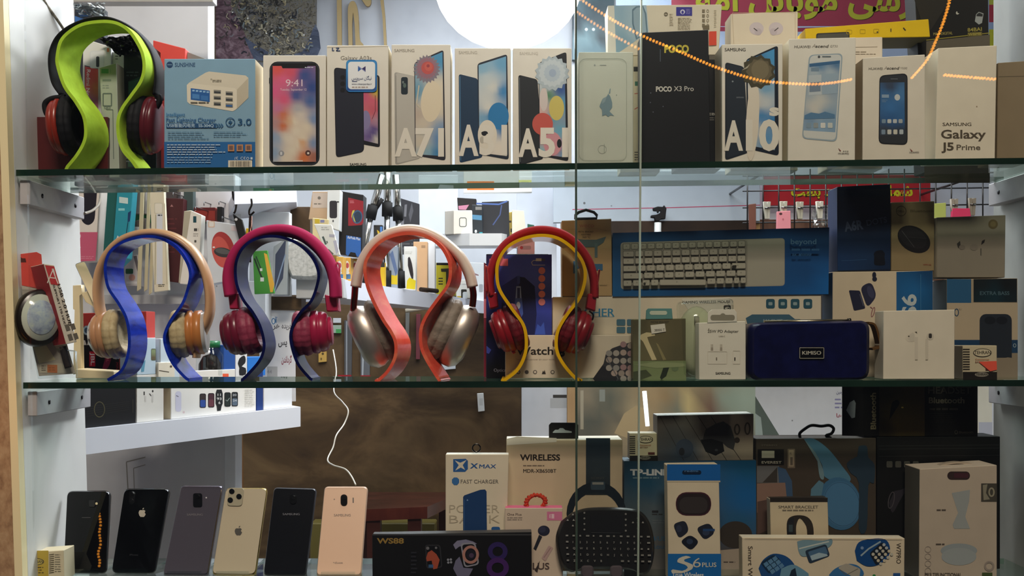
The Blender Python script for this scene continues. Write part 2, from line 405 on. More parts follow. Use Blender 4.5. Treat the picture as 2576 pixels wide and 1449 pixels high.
# sliding glass doors: two panes overlapping between px 1450 and 1612
def pane(name, xa, xb, y, mat, edge_x, edge_mat, tilt=0):
    b = B(); dy = 0
    zt, zb = .72, -.46
    p = [Vector(q) for q in ((xa[0], y+tilt, zt), (xb[0], y+tilt, zt), (xb[1], y-tilt, zb), (xa[1], y-tilt, zb))]
    th = Vector((0, .005, 0)); m = dict(left=mat if name == 'window_1' else M('#31433c', 'gloss'), right=edge_mat)
    b.hexa(p+[q+th for q in p], mat, m); return struct(b, name)
x1 = (W(1617, 0, -.03).x, W(1604, 1449, -.03).x); x2 = (W(1448, 0, -.045).x, W(1451, 1449, -.045).x)
pane('window_1', (W(46, 0, -.03).x, W(94, 1449, -.03).x), x1, -.03, PANE_L, None, M('#c9d8cf', 'gloss'), .005)
pane('window_2', x2, (.80, .80), -.045, PANE_R, None, M('#31433c', 'gloss'))
# polished pane edges; lamplight on the left pane's edge put into its pale colour
b = B()
for x, y, w, m in ((x1, -.0302, .0022, M('#bccabf', 'satin')), (x2, -.0452, .0026, M('#3a4a43', 'satin'))):
    p = [Vector(q) for q in ((x[0]-w/2, y, .72), (x[0]+w/2, y, .72), (x[1]+w/2, y, -.46), (x[1]-w/2, y, -.46))]
    b.hexa(p+[q+Vector((0, .0054, 0)) for q in p], m)
    struct(b, 'trim_3' if m.name.endswith('bccabf') else 'trim_4'); b = B()
# hanging globe lamp
lc = W(1278, -42, .30)
lamp = thing('globe_lamp', lc, 'glowing white round lamp hanging above the middle of the top shelf', 'lamp')
b = B(); b.lathe(lc, Vector((0, 0, 1)), Vector((1, 0, 0)), Vector((0, 1, 0)), [(-.105*math.cos(math.pi*k/16), .122*math.sin(math.pi*k/16)) for k in range(17)], mat_emit('lamp_glow', (1, .985, .95), 11), 40); b.build('globe', lamp)
b = B(); b.lathe(lc+Vector((0, 0, .1)), Vector((0, 0, 1)), Vector((1, 0, 0)), Vector((0, 1, 0)), [(0, 0), (0, .035), (.05, .03), (.06, .006), (.06, 0)], M('#e8e8e8', 'satin'), 20); b.build('lamp_holder', lamp)
b = B(); b.tube([lc+Vector((0, 0, .16)), lc+Vector((0, 0, 1.63-lc.z))], .003, M('#dddddd', 'satin'), 6); b.build('cord', lamp)
# orange light string over the pavement, seen only as its reflection in the panes
def led(pts, label):
    Yv = 1.67; q = [W(x, y, Yv) for x, y in smooth_path(pts, 40)]
    led_string([Vector((p.x, -.08-p.y, p.z)) for p in q], label)
def led_string(q, label, k=1):
    b = B(); em = mat_emit('led_orange', (1, .34, .03), 17); keep = [q[0]]
    b.tube(q, .0012, M('#7a5a30', 'satin'), 4)
    for i in range(1, len(q)):
        if (q[i]-keep[-1]).length > .0088*k: keep.append(q[i])
    for p in keep: b.lathe(p, Vector((0, 1, 0)), Vector((1, 0, 0)), Vector((0, 0, 1)), [(h*k, r*k) for h, r in ((-.004, 0), (-.0028, .003), (0, .0042), (.0028, .003), (.004, 0))], em, 6)
    tag(b.build('light_string'), label, 'string lights', 'orange light strings over the pavement')
led([(1440, -14), (1530, 45), (1617, 92), (1700, 127), (1800, 170), (1900, 201), (1960, 209), (2040, 213), (2095, 209), (2140, 201)], 'orange light string sagging above the pavement, mirrored across the phone boxes')
led([(2293, 196), (2330, 152), (2352, 105), (2370, 60), (2385, 10), (2392, -30)], 'steep orange light string hanging over the pavement')
led([(2375, 190), (2420, 194), (2505, 201)], 'nearly level end of orange light string over the pavement')
# ---------------------------------------------------------------- top shelf, front row of phone cartons
WH = '#ece6d8'; YF = .014
G1 = 'white phone boxes in the front row of the top shelf'
def art_charger(a):
    a.rect(413, 357, 642, 421, '#2c6aa6')
    a.ell(427, 163, 8, 8, '#27466e'); a.line([(421, 163), (433, 163)], 1.5, '#8fb3c8'); a.text('SUNSHINE', 440, 168, 10, '#33557c', 51, .02)
    c = '#ddd3bd'
    a.poly([(470, 214), (476, 208), (517, 183), (526, 180), (618, 190), (625, 196), (625, 246), (592, 277), (585, 280), (478, 262), (471, 256)], c)
    a.poly([(470, 214), (476, 209), (592, 222), (596, 228), (596, 272), (586, 280), (478, 262), (471, 256)], '#e6dcc6')
    a.poly([(596, 226), (624, 197), (625, 246), (596, 274)], '#c6bba4')
    a.poly([(480, 222), (528, 228), (528, 257), (480, 251)], '#2a62a6')
    for i in range(5): a.rect(484+i*9, 226+i, 490+i*9, 230+i, '#9cc4e6')
    a.rect(484, 236, 502, 248, '#4f88c4', 2); a.rect(506, 240, 524, 252, '#3f78b8', 2)
    for i in range(2):
        for j in range(3):
            x, y = 538+i*30, 226+j*15+i*4; a.rect(x, y, x+18, y+9, '#8d8a80', 1); a.rect(x+1, y+4, x+17, y+8, '#34383c' if (i, j) != (1, 2) else '#2a62a6', 1)
    a.text('≈', 530, 202, 6, '#8a8272'); a.scrib(535, 200, 562, 207, 2, '#a69c88'); a.scrib(480, 255, 528, 262, 1, '#6a6458')
    a.text('Intelligent', 419, 293, 9, '#3a77a8', 47, .012); a.text('Fast Lightning Charger', 419, 307, 10, '#2c5f92', 125, .02)
    a.rect(419, 311, 544, 322, '#28537f'); a.text('USB智能闪电充', 421, 320, 7, '#b9d2e2', 70, .01); a.text('SS-304Q', 500, 320, 7, '#b9d2e2', 38, .015)
    for k in range(3): a.poly([(543+k*6, 311), (548+k*6, 316.5), (543+k*6, 322), (546+k*6, 322), (551+k*6, 316.5), (546+k*6, 311)], '#3a6c98')
    a.ring(580, 308, 12, 12, 2, '#24557f'); a.poly([(582, 299), (574, 310), (580, 310), (577, 318), (586, 306), (580, 306)], '#24557f'); a.text('3.0', 599, 315, 16, '#24557f', 34, .01)
    a.scrib(423, 330, 530, 352, 4, '#557f9e', .3); a.scrib(538, 330, 625, 346, 3, '#557f9e', .3)
    a.scrib(421, 362, 570, 392, 5, '#bcd0e0', .4); a.scrib(421, 394, 560, 412, 3, '#9bb8d2', .35)
    for k in range(3): a.rect(574+k*22, 364, 590+k*22, 381, '#c98f62'); a.rect(577+k*22, 367, 587+k*22, 378, '#7c5f58')
    a.text('(€', 591, 402, 7, '#cfdbe4'); a.text('C€', 606, 402, 7, '#cfdbe4'); a.ring(624, 399, 3.5, 3.5, 1.2, '#cfdbe4'); a.rect(631, 396, 636, 402, '#cfdbe4')
    a.rect(575, 404, 635, 422, '#e9dfc9'); a.bars(580, 406, 632, 420, 26, '#3a2f28')
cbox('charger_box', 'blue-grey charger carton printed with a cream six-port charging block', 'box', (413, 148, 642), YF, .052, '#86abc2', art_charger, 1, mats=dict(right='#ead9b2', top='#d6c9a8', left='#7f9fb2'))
def art_x(a):
    a.rr(678, 155, 804, 416, 20, '#15171c'); a.rr(680, 157, 802, 414, 18, '#3c4048'); a.rr(682, 159, 800, 412, 16, '#0c0d11')
    q = [(686, 166), (794, 166), (795, 407), (687, 407)]
    a.hue(q, [(700, 175, '#e0574e'), (690, 230, '#e2608e'), (712, 200, '#e2638a'), (715, 250, '#e05a80'), (730, 180, '#d9556a'), (700, 275, '#c97aa0'), (712, 290, '#d4754e'), (712, 318, '#d26c3a'), (695, 310, '#b98f90'), (765, 190, '#38508f'), (785, 220, '#2c4a8e'), (745, 240, '#3e5596'), (780, 255, '#45659f'), (750, 275, '#b8b6b8'), (740, 305, '#e9ddc6'), (770, 320, '#e6d8c0'), (730, 350, '#e8dcc8'), (700, 350, '#9fb0c6'), (692, 385, '#8fa8c4'), (720, 395, '#e4d6c0'), (760, 360, '#e0a878'), (765, 395, '#d8743a'), (788, 360, '#7f97bc'), (790, 395, '#a86a58'), (790, 300, '#7b95bd'), (745, 330, '#e8dcc6'), (718, 345, '#dfd4c2'), (762, 345, '#e8dac2'), (735, 378, '#e6dac4'), (748, 362, '#e8dcc6'), (755, 290, '#dcd0c2'), (688, 345, '#8ca4c4'), (728, 305, '#dcae88')], 14, 24)
    a.poly([(686, 166), (708, 166), (711, 172), (770, 172), (774, 166), (795, 166), (795, 159), (686, 159)], '#0c0d11')
    a.text('9:41', 740, 217, 17, '#f0d8e0', 42, 0, cen=True); a.text('Tuesday, September 12', 738, 228, 5.5, '#f0d8e0', 66, 0, cen=True)
    a.ell(708, 386, 7, 7, '#9a9da2'); a.ell(775, 385, 7, 7, '#5c3a36'); a.rect(773, 383, 778, 388, '#eee4d8'); a.rect(705, 382, 710, 390, '#d8dadc')
    a.rect(738, 404, 762, 406, '#f4ece0'); a.scrib(767, 168, 790, 172, 1, '#cfd6e2', .5); a.rect(677, 196, 679, 210, '#3a3e44')
cbox('phone_box', 'white phone box printed with a red, blue and cream lock screen', 'box', (662, 139, 820), YF, .045, WH, art_x, 1, mats=dict(right='#efe2c2'), group=G1)
def art_a03(a):
    a.text('Galaxy A03s', 857, 151, 10, '#8b857a', 78, .008)
    a.poly(rquad([(893, 178), (955, 190), (956, 371), (893, 360)], 7), '#1c1d24')
    a.hue([(912, 183), (950, 194), (951, 362), (914, 353)], [(918, 240, '#cf5a7e'), (935, 250, '#d9607a'), (945, 230, '#c8b93c'), (925, 290, '#d86a72'), (920, 320, '#8d83b4'), (930, 345, '#6a5592'), (947, 300, '#b98fa0'), (940, 330, '#55458a'), (948, 350, '#cfc8c0'), (940, 280, '#cc5a6c')], 6, 14)
    a.ell(920, 302, 12, 24, '#8f86b0'); a.line([(944, 240), (944, 280), (936, 300)], 1.5, '#7a3a4a')
    a.poly(rquad([(840, 169), (914, 180), (916, 382), (845, 397)], 11), '#20222c'); a.poly(rquad([(843, 171), (912, 182), (914, 379), (848, 394)], 10), '#262936')
    for k in range(3): a.ell(862, 195+k*16, 6, 6, '#14151b')
    a.text('SAMSUNG', 880, 417, 6.5, '#2a2825', 41, .03)
    a.poly([(835, 120), (838, 120), (838, 126), (842, 127), (839, 129), (835, 128)], '#4a5878'); a.line([(845, 121), (853, 121), (846, 128), (856, 128)], 2.4, '#42547c')
    a.line([(823, 119), (977, 116)], 1, '#cfc4ae')
o = cbox('phone_box', 'taller white phone box with a blue-rimmed seal sticker over a dark phone', 'box', (822, 114, 977), YF, .05, WH, art_a03, 1, mats=dict(right='#eee0bd'), group=G1)
def art_seal(a):
    a.rr(871, 151, 949, 232, 10, '#2f7fc2'); a.hue([(873, 154), (947, 154), (947, 229), (873, 229)], [(873, 154, '#3f9ad6'), (947, 160, '#3a90d0'), (873, 229, '#1d4a94'), (947, 229, '#27589e')], 3, 3)
    a.rr(876, 156, 944, 225, 8, '#f1f3f4')
    a.poly([(901, 167), (909, 175), (901, 181)], '#2c5fa8'); a.poly([(920, 167), (920, 181), (911, 173)], '#3a3168'); a.line([(901, 167), (920, 181)], 2, '#8a93c2')
    a.text('ﺲﯾوﺮﺳ نﺎﮕﯿﻧ', 885, 201, 8, '#3a4a78', 50, .012); a.scrib(886, 203, 900, 208, 1, '#6a6f8c', .5); a.text('www.niksanpardaz.ir', 885, 214, 4, '#4a4f68', 51, .01); a.scrib(886, 217, 938, 223, 1, '#b9a79c', .5)
part_art('seal_sticker', o, o_plane[o.name], art_seal, .0013, 'blue-rimmed white seal sticker')
def big(a, t, x, y, h, w): a.text(t, x, y, h, WH, w, .035)
def art_a71(a):
    a.text('SAMSUNG', 992, 131, 7.5, '#a39c8f', 50, .02)
    a.poly(rquad([(992, 181), (1045, 192), (1058, 398), (994, 415)], 7), '#aaa79f'); a.poly(rquad([(996, 183), (1045, 192), (1058, 397), (998, 411)], 7), '#c2beb4'); a.rr(1009, 194, 1026, 238, 5, '#22303a')
    a.line([(996, 190), (998, 408)], 1.4, '#8f8c84'); a.ell(1018, 215, 4, 6, '#5b6f6a'); a.rect(1012, 204, 1016, 210, '#7a8684')
    a.poly(rquad([(1042, 158), (1116, 125), (1121, 404), (1044, 391)], 8), '#2c2c36')
    q = [(1044, 160), (1113, 131), (1117, 393), (1046, 388)]
    a.hue(q, [(1060, 160, '#6aa6c4'), (1105, 150, '#4d9ac6'), (1050, 230, '#6fa3be'), (1100, 220, '#e8dcc4'), (1085, 260, '#eee2ca'), (1110, 270, '#e2d6be'), (1050, 290, '#c8b8a8'), (1065, 310, '#d8ccb8'), (1110, 330, '#7fa0c4'), (1060, 360, '#d8cdb8'), (1100, 385, '#3f86b8'), (1110, 350, '#5a8cc0'), (1075, 380, '#8fb4c4')], 8, 22)
    a.poly(ell_pts(1085, 255, 26, 52, 4), '#eadcc0')
    r = random.Random(4)
    def puff(cx, cy, rx, ry, c, n=22): a.poly([(cx+rx*(1+(.14 if k % 2 else -.06))*math.cos(2*math.pi*k/(2*n)), cy+ry*(1+(.14 if k % 2 else -.06))*math.sin(2*math.pi*k/(2*n))) for k in range(2*n)], c)
    puff(1074, 174, 30, 32, '#8d8490'); puff(1074, 172, 24, 25, '#a07482'); a.ell(1076, 171, 16, 16, '#c95c58'); a.ell(1078, 168, 10, 11, '#d4685e'); a.ell(1077, 166, 4, 4, '#a84a50')
    a.line([(1054, 215), (1048, 262), (1058, 272)], 3, '#d5cbb4')
    big(a, 'A', 993, 391, 66, 56); big(a, '71', 1045, 391, 66, 72)
cbox('phone_box', 'white phone box showing a silver phone and a red-centred flower', 'box', (985, 112, 1133), YF, .05, WH, art_a71, 1, mats=dict(right='#f1e7cd'), group=G1)
def art_a31(a):
    a.text('SAMSUNG', 1154, 136, 7.5, '#c2bcae', 46, .01)
    a.poly(rquad([(1154, 186), (1202, 198), (1214, 396), (1156, 410)], 7), '#1c3a58'); a.poly(rquad([(1158, 188), (1202, 199), (1212, 394), (1160, 406)], 6), '#27405a')
    a.line([(1157, 192), (1159, 404)], 1.6, '#5a8ab0')
    a.poly(rquad([(1201, 160), (1276, 136), (1280, 402), (1204, 388)], 8), '#25303e')
    a.hue([(1204, 164), (1273, 142), (1275, 393), (1206, 384)], [(1215, 170, '#8cbad4'), (1265, 160, '#6fabd0'), (1225, 200, '#cbd6d8'), (1240, 220, '#dfe0d8'), (1225, 250, '#d8dcd8'), (1265, 230, '#3f8cc4'), (1255, 290, '#2f7fbe'), (1230, 270, '#e6e4da'), (1215, 300, '#7fb0d0'), (1235, 296, '#3f8ac0'), (1225, 330, '#e8e2d4'), (1265, 320, '#2a78b8'), (1255, 370, '#efe6d6'), (1215, 360, '#e6dccb')], 8, 22)
    a.ell(1254, 292, 26, 34, '#3484be'); a.ell(1226, 340, 24, 38, '#ebe3d2'); a.ell(1218, 335, 7, 7, '#23262e'); a.ell(1226, 331, 6, 6, '#23262e'); a.ell(1213, 352, 6, 9, '#c2bcae')
    big(a, 'A', 1154, 389, 72, 50); big(a, '31', 1206, 387, 70, 70)
cbox('phone_box', 'white phone box with a pale blue screen, under the glowing lamp', 'box', (1144, 121, 1285), YF, .05, WH, art_a31, 1, mats=dict(right='#f4ecd6'), group=G1)
def art_a51(a):
    a.text('SAMSUNG', 1307, 138, 7, '#cfc8ba', 46, .01)
    a.poly(rquad([(1304, 188), (1352, 200), (1367, 400), (1306, 416)], 7), '#1d2024'); a.poly(rquad([(1309, 190), (1352, 201), (1364, 398), (1311, 412)], 6), '#2d3135'); a.line([(1307, 195), (1309, 408)], 1.5, '#6f767c')
    a.poly(rquad([(1355, 158), (1425, 130), (1430, 406), (1357, 391)], 8), '#25282e')
    a.hue([(1357, 200), (1421, 180), (1424, 396), (1358, 388)], [(1370, 220, '#c9d3d6'), (1362, 250, '#e0d2cc'), (1365, 280, '#dcb8b0'), (1378, 240, '#4f8a62'), (1410, 225, '#3a5c9c'), (1418, 260, '#5f9ec2'), (1385, 300, '#57a6bc'), (1370, 310, '#d06a5c'), (1362, 330, '#c8584e'), (1405, 330, '#6fb0c8'), (1375, 360, '#d8a8ac'), (1400, 370, '#d08a94'), (1420, 385, '#5c9cc0'), (1362, 380, '#8fc0c8')], 8, 20)
    a.ell(1400, 272, 19, 31, '#d6c66e'); a.ell(1365, 312, 26, 28, '#cf5f55'); a.ell(1368, 250, 10, 30, '#dccfc8'); a.ell(1390, 362, 22, 30, '#d99aa2'); a.ell(1407, 361, 6, 11, '#20232a')
    def puff(cx, cy, rx, ry, c, n=16): a.poly([(cx+rx*(1+(.1 if k % 2 else -.05))*math.cos(2*math.pi*k/(2*n)), cy+ry*(1+(.1 if k % 2 else -.05))*math.sin(2*math.pi*k/(2*n))) for k in range(2*n)], c)
    puff(1389, 185, 40, 41, '#b9c6cc'); puff(1389, 184, 32, 33, '#ccd6da'); puff(1389, 184, 20, 21, '#bccad4'); a.ell(1390, 184, 9, 10, '#a8b8cc')
    big(a, 'A', 1304, 392, 66, 48); big(a, '51', 1355, 392, 68, 74)
cbox('phone_box', 'white phone box showing a grey flower and a yellow balloon', 'box', (1290, 121, 1438), YF, .05, WH, art_a51, 1, group=G1)
def art_six(a):
    a.frame(1456, 147, 1577, 406, 18, 1.5, '#b9bfb0'); a.frame(1459, 150, 1574, 403, 16, 1, '#dfe3d4')
    a.ring(1515, 376, 11, 11, 1.2, '#b4b8ac'); a.line([(1520, 362), (1520, 384)], 1.4, '#aab0a4'); a.ell(1496, 164, 2.2, 2.2, '#a9b0ab'); a.rect(1509, 163, 1525, 165, '#b3b9b2')
    c = '#86a0ab'
    a.poly([(1510, 262), (1516, 248), (1526, 243), (1530, 236), (1535, 242), (1540, 258), (1540, 270), (1533, 280), (1545, 292), (1536, 290), (1530, 294), (1524, 289), (1515, 292), (1514, 276), (1508, 268)], c)
    a.poly([(1531, 236), (1534, 224), (1536, 222), (1535, 234)], c)
    a.poly([(1516, 248), (1526, 243), (1522, 256), (1514, 262)], '#9db3ba')
    a.ell(1551, 239, 1, 1, '#8a8f88')
cbox('phone_box', 'pale greenish phone box with an embossed phone and torn fruit emblem', 'box', (1456, 131, 1593), YF, .045, '#dfe2d2', art_six, 1, group=G1)
def art_poco(a):
    a.text('POCO', 1671, 132, 18, '#cdbf4a', 62, .05); a.text('POCO', 1650, 230, 12, '#d8d6cc', 40, .04); a.text('X3 Pro', 1695, 229, 12, '#d0cec6', 50, .008)
    a.line([(1661, 124), (1661, 155)], 1.2, '#6a7686')
    for x, y in ((1637, 234), (1636, 258), (1668, 268), (1643, 282)): a.ell(x, y, 1.4, 1.4, '#6a7280')
cbox('phone_box', 'black phone box with yellow and white lettering in the front row', 'box', [(1615, 82), (1782, 75), (1787, 0), (1616, 0)], YF, .05, '#15191f', art_poco, 1)
def art_ebbi(a): a.rect(1784, 140, 1812, 150, '#6d675c'); a.text('EBBI', 1783, 290, 6, '#b9b6ae', 27, .02); a.scrib(1783, 294, 1806, 304, 2, '#7c7a76')
cbox('phone_box', 'dark box showing only a strip beside the black yellow-lettered box', 'box', (1700, 139, 1812), .072, .04, '#191c22', art_ebbi, 1, mats=dict(top='#7d766a'))
def art_a10(a):
    a.text('SAMSUNG', 1823, 129, 8, '#45423c', 52, .03)
    a.poly(rquad([(1824, 156), (1872, 168), (1884, 384), (1824, 404)], 9), '#202a36'); a.poly(rquad([(1828, 160), (1872, 170), (1881, 380), (1828, 398)], 8), '#28323e')
    a.text('SAMSUNG', 1852, 247, 3.6, '#7d858c', 19, .01); a.ell(1843, 205, 2.2, 2.2, '#8d979c')
    a.poly(rquad([(1876, 150), (1957, 114), (1959, 392), (1880, 374)], 9), '#1b2636')
    a.hue([(1880, 152), (1948, 123), (1949, 378), (1884, 366)], [(1945, 140, '#4c9ed4'), (1900, 150, '#3a7ab0'), (1925, 220, '#7fb0d2'), (1900, 260, '#d8d0c4'), (1890, 240, '#efe6d6'), (1915, 290, '#4a8ec6'), (1925, 260, '#cfd6d8'), (1945, 300, '#3b86c2'), (1890, 330, '#e4dccb'), (1930, 350, '#5f9acb'), (1945, 370, '#8fb2cc')], 8, 20)
    a.poly(ell_pts(1893, 300, 16, 105, 3), '#e9dfcd')
    def puff(cx, cy, rx, ry, c, n=11): a.poly([(cx+rx*(1+(.1 if k % 2 else -.06))*math.cos(2*math.pi*k/(2*n)), cy+ry*(1+(.1 if k % 2 else -.06))*math.sin(2*math.pi*k/(2*n))) for k in range(2*n)], c)
    puff(1908, 181, 40, 40, '#4c4836'); puff(1910, 180, 31, 31, '#6f654e'); a.ell(1912, 176, 22, 24, '#81765c')
    a.poly([(1866, 177), (1886, 162), (1880, 172)], '#b8b09a')
    a.text('s', 1935, 290, 27, WH, 24, .05); big(a, 'A', 1822, 376, 70, 47); big(a, '10', 1876, 376, 72, 84)
cbox('phone_box', 'white phone box showing a dark phone and an olive-brown flower', 'box', [(1816, 112), (1969, 110), (1968, 0), (1817, 0)], YF, .05, WH, art_a10, 1, mats=dict(left='#f0e6cc'), group=G1)
def phone_print(a, q, screen, body, hue):
    a.poly(rquad(q, 11), body); a.hue(screen, hue, 6, 12)
def art_h1(a):
    a.text('HUAWEI', 1998, 121, 6.5, '#6f6a62', 40, .02, .1); a.text('A', 2042, 120, 9, '#a89f92', 10, 0, .3); a.text('scend', 2051, 120, 7.5, '#4a463f', 32, .03, .25); a.text('G730', 2088, 119, 5.5, '#9a948a', 19, 0, .1)
    a.poly(rquad([(2035, 138), (2120, 134), (2105, 357), (2017, 349)], 13), '#9fb0ba'); a.poly(rquad([(2038, 140), (2117, 137), (2102, 353), (2020, 346)], 12), '#d7d9d4')
    q = [(2036, 160), (2113, 152), (2101, 333), (2020, 328)]
    a.hue(q, [(2060, 165, '#5a88b0'), (2105, 160, '#557fa6'), (2050, 180, '#b4c2ca'), (2090, 185, '#aebdc8'), (2040, 230, '#a9b8c4'), (2090, 220, '#8fa6ba'), (2060, 255, '#cfcfc8'), (2050, 275, '#d6d2c8'), (2080, 290, '#86a6c0'), (2040, 300, '#7d9cba'), (2060, 320, '#8fb0cc'), (2095, 320, '#8aa8c2')], 8, 14)
    a.poly([(2036, 161), (2113, 152), (2112, 160), (2036, 169)], '#3f6a94'); a.rect(2040, 170, 2060, 180, '#7c94a8'); a.rect(2034, 190, 2066, 240, '#c3ccd0', -2); a.rect(2068, 187, 2105, 238, '#9fb4c4', -3); a.rect(2036, 208, 2064, 232, '#7e8ea0', -2)
    a.poly([(2024, 290), (2040, 283), (2060, 286), (2075, 281), (2100, 288), (2100, 298), (2023, 300)], '#5c84a8')
    for k in range(4): a.rr(2028+k*18, 309, 2040+k*18, 322, 2, ['#8aa0b0', '#9aa4a6', '#e2e2dc', '#cdd2cc'][k])
    a.ell(2060, 143, 3, 3, '#4a4f55'); a.rect(2068, 141, 2090, 144, '#6f7a80'); a.poly([(2108, 372), (2116, 380), (2112, 380)], '#8a4a44'); a.text('HUAWEI', 2108, 388, 4, '#6a645c', 27, .03); a.scrib(2120, 378, 2134, 382, 1, '#b0a89a')
cbox('phone_box', 'white phone box printed with a white touchscreen phone leaning slightly', 'box', [(1985, 98), (2153, 94), (2151, 0), (1982, 0)], YF, .05, WH, art_h1, 1, mats=dict(left='#f6ecd0'), group=G1)
def art_h2(a):
    a.text('HUAWEI', 2185, 176, 6, '#6f6a62', 35, .02, .1); a.text('A', 2223, 175, 8, '#a89f92', 9, 0, .3); a.text('scend', 2231, 175, 7, '#4a463f', 30, .03, .25); a.text('Y530', 2264, 174, 5, '#9a948a', 18, 0, .1)
    a.poly(rquad([(2212, 190), (2283, 184), (2283, 365), (2210, 362)], 14), '#23262b'); a.poly(rquad([(2214, 193), (2281, 187), (2281, 362), (2212, 359)], 13), '#33373d')
    a.hue([(2214, 208), (2275, 207), (2276, 342), (2213, 340)], [(2240, 215, '#39455a'), (2225, 240, '#3a6a9c'), (2265, 235, '#4a7cae'), (2240, 270, '#3c74ae'), (2270, 290, '#36689c'), (2240, 300, '#2f5d92'), (2230, 330, '#3a4048'), (2265, 335, '#33383f')], 6, 10)
    a.ell(2257, 245, 7, 8, '#c9cfcf'); a.rect(2218, 238, 2236, 246, '#8fa6bc'); a.scrib(2218, 250, 2232, 258, 2, '#6f8cab')
    for k in range(4): a.rr(2218+k*14, 300, 2228+k*14, 310, 2, ['#7f97ab', '#c8ccc8', '#bfc6c8', '#aab2b4'][k]); a.rr(2217+k*15, 326, 2227+k*15, 338, 2, ['#8195a8', '#cfd0c8', '#d2cfc0', '#b8c2c8'][k])
    a.rect(2240, 198, 2258, 200, '#6a6f76'); a.poly([(2288, 373), (2296, 381), (2292, 381)], '#8a4a44'); a.text('HUAWEI', 2287, 385, 3.6, '#6a645c', 24, .03)
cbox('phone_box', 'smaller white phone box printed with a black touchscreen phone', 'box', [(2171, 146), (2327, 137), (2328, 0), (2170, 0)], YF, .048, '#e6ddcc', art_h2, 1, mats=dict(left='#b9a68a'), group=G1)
def art_j5(a):
    a.text('SAMSUNG', 2371, 317, 8.5, '#5a5144', 72, .03); a.text('Galaxy', 2367, 348, 21, '#5a5144', 113, .02); a.text('J5', 2368, 378, 19, '#5a5144', 31, .03); a.text('Prime', 2406, 377, 13, '#6a6052', 60, .015); a.ell(2457, 268, 1.6, 1.6, '#a08c70')
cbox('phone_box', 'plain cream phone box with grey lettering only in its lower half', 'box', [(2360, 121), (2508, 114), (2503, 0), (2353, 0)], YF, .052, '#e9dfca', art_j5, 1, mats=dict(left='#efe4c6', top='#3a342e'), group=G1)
def art_end(a): a.line([(2512, 193), (2600, 191)], 1.6, '#6f6350')
cbox('carton', 'dull tan carton at the very right end of the top shelf', 'box', [(2511, 158), (2600, 152), (2600, 0), (2508, 0)], .03, .06, '#8f7f66', art_end, 1, mats=dict(top='#c2b598'))  # front darkened: the shadow it stands in is put into the tan
# ---------------------------------------------------------------- top shelf, second row and the stack at the right
def art_b1(a): a.rect(1594, 168, 1614, 180, '#3a3a38'); a.rect(1597, 205, 1614, 216, '#4a7a66'); a.line([(1596, 236), (1614, 234)], 2, '#b0584a'); a.line([(1596, 275), (1614, 265)], 2, '#b0584a'); a.scrib(1596, 380, 1612, 405, 4, '#6a655a')
cbox('carton', 'cream carton with green and red marks behind the pale phone box', 'box', (1560, 141, 1660), .09, .04, '#cfc5a8', art_b1, 1)
top_b = W(1600, 141, .09).z
def art_back(a):
    a.poly([(1529, 15), (1545, 14), (1550, 138), (1529, 140)], '#e9e6da'); a.hue([(1545, 14), (1626, 13), (1632, 80), (1550, 137)], [(1560, 30, '#9fc0d4'), (1600, 30, '#b4cede'), (1560, 110, '#8fb4c8'), (1620, 70, '#c3d6e0')], 4, 4)
    a.poly([(1590, 24), (1600, 16), (1618, 15), (1626, 34), (1630, 84), (1600, 100), (1590, 60)], '#6d8a9c'); a.poly([(1593, 28), (1602, 19), (1616, 18), (1622, 36), (1626, 80), (1603, 95), (1594, 60)], '#a3bccb')
    a.rect(1701, 18, 1741, 40, '#3d3a9a'); a.ell(1717, 30, 6, 6, '#d6d6ea'); a.ell(1717, 31, 3, 4, '#3d3a9a'); a.scrib(1726, 22, 1738, 36, 4, '#8f8cc8')
    a.ring(1675, 36, 5, 5, 2.2, '#6a6252'); a.line([(1675, 33), (1675, 38)], 1.5, '#6a6252'); a.scrib(1684, 34, 1694, 66, 8, '#a89c84', .35); a.scrib(1705, 44, 1742, 76, 9, '#a89c84', .35); a.line([(1708, 46), (1708, 60)], 2, '#8a8068')
    for k in range(4): a.rect(1766, 24+k*12, 1773, 32+k*12, '#8a7f68'); a.ring(1780, 28+k*12, 3, 4, 1.2, '#8a7f68')
    a.rect(1768, 64, 1784, 74, '#7a7058'); a.scrib(1796, 24, 1802, 70, 9, '#c2b79c', .3)
o = cbox('phone_box', 'white phone box with its printed back label lying across behind the black box', 'box', [(1529, 14), (1816, 11), (1808, 138), (1533, 140)], .1, .05, '#e7dec8', art_back)
part_art('price_tag', o, o_plane[o.name], lambda a: a.rect(1783, 80, 1802, 115, '#e2503c', -1), .0013, 'orange-red price tag')
def art_pods(a):
    a.ell(1903, 72, 18, 16, '#d4c8cc'); a.ell(1952, 72, 18, 16, '#d4c8cc'); a.ell(1907, 80, 9, 9, '#c6bac0'); a.ell(1946, 80, 9, 9, '#c6bac0'); a.line([(1896, 71), (1905, 78)], 2, '#3a3430'); a.line([(1948, 78), (1958, 70)], 2, '#3a3430')
    a.line([(1842, 33), (1846, 110)], 1, '#bfae92'); a.line([(1842, 33), (2003, 31)], 1.2, '#c9b79a'); a.line([(2000, 31), (2001, 110)], 1, '#c9b79a')
cbox('earbud_box', 'cream earbud carton with two pale earbuds standing above the front row', 'box', [(1838, 35), (2007, 29), (2007, 0), (1838, 0)], .09, .04, '#eaddc6', art_pods, 1)
def art_slip(a): a.line([(2152, 119), (2207, 118)], 1.6, '#a89a86'); a.scrib(2152, 128, 2185, 134, 1, '#9a8d7a'); a.scrib(2152, 134, 2206, 139, 1, '#9a8d7a')
cbox('carton', 'small pinkish cream carton under the yellow box', 'box', [(2080, 96), (2220, 93), (2220, 0), (2080, 0)], .085, .045, '#e8dcca', art_slip, 1)
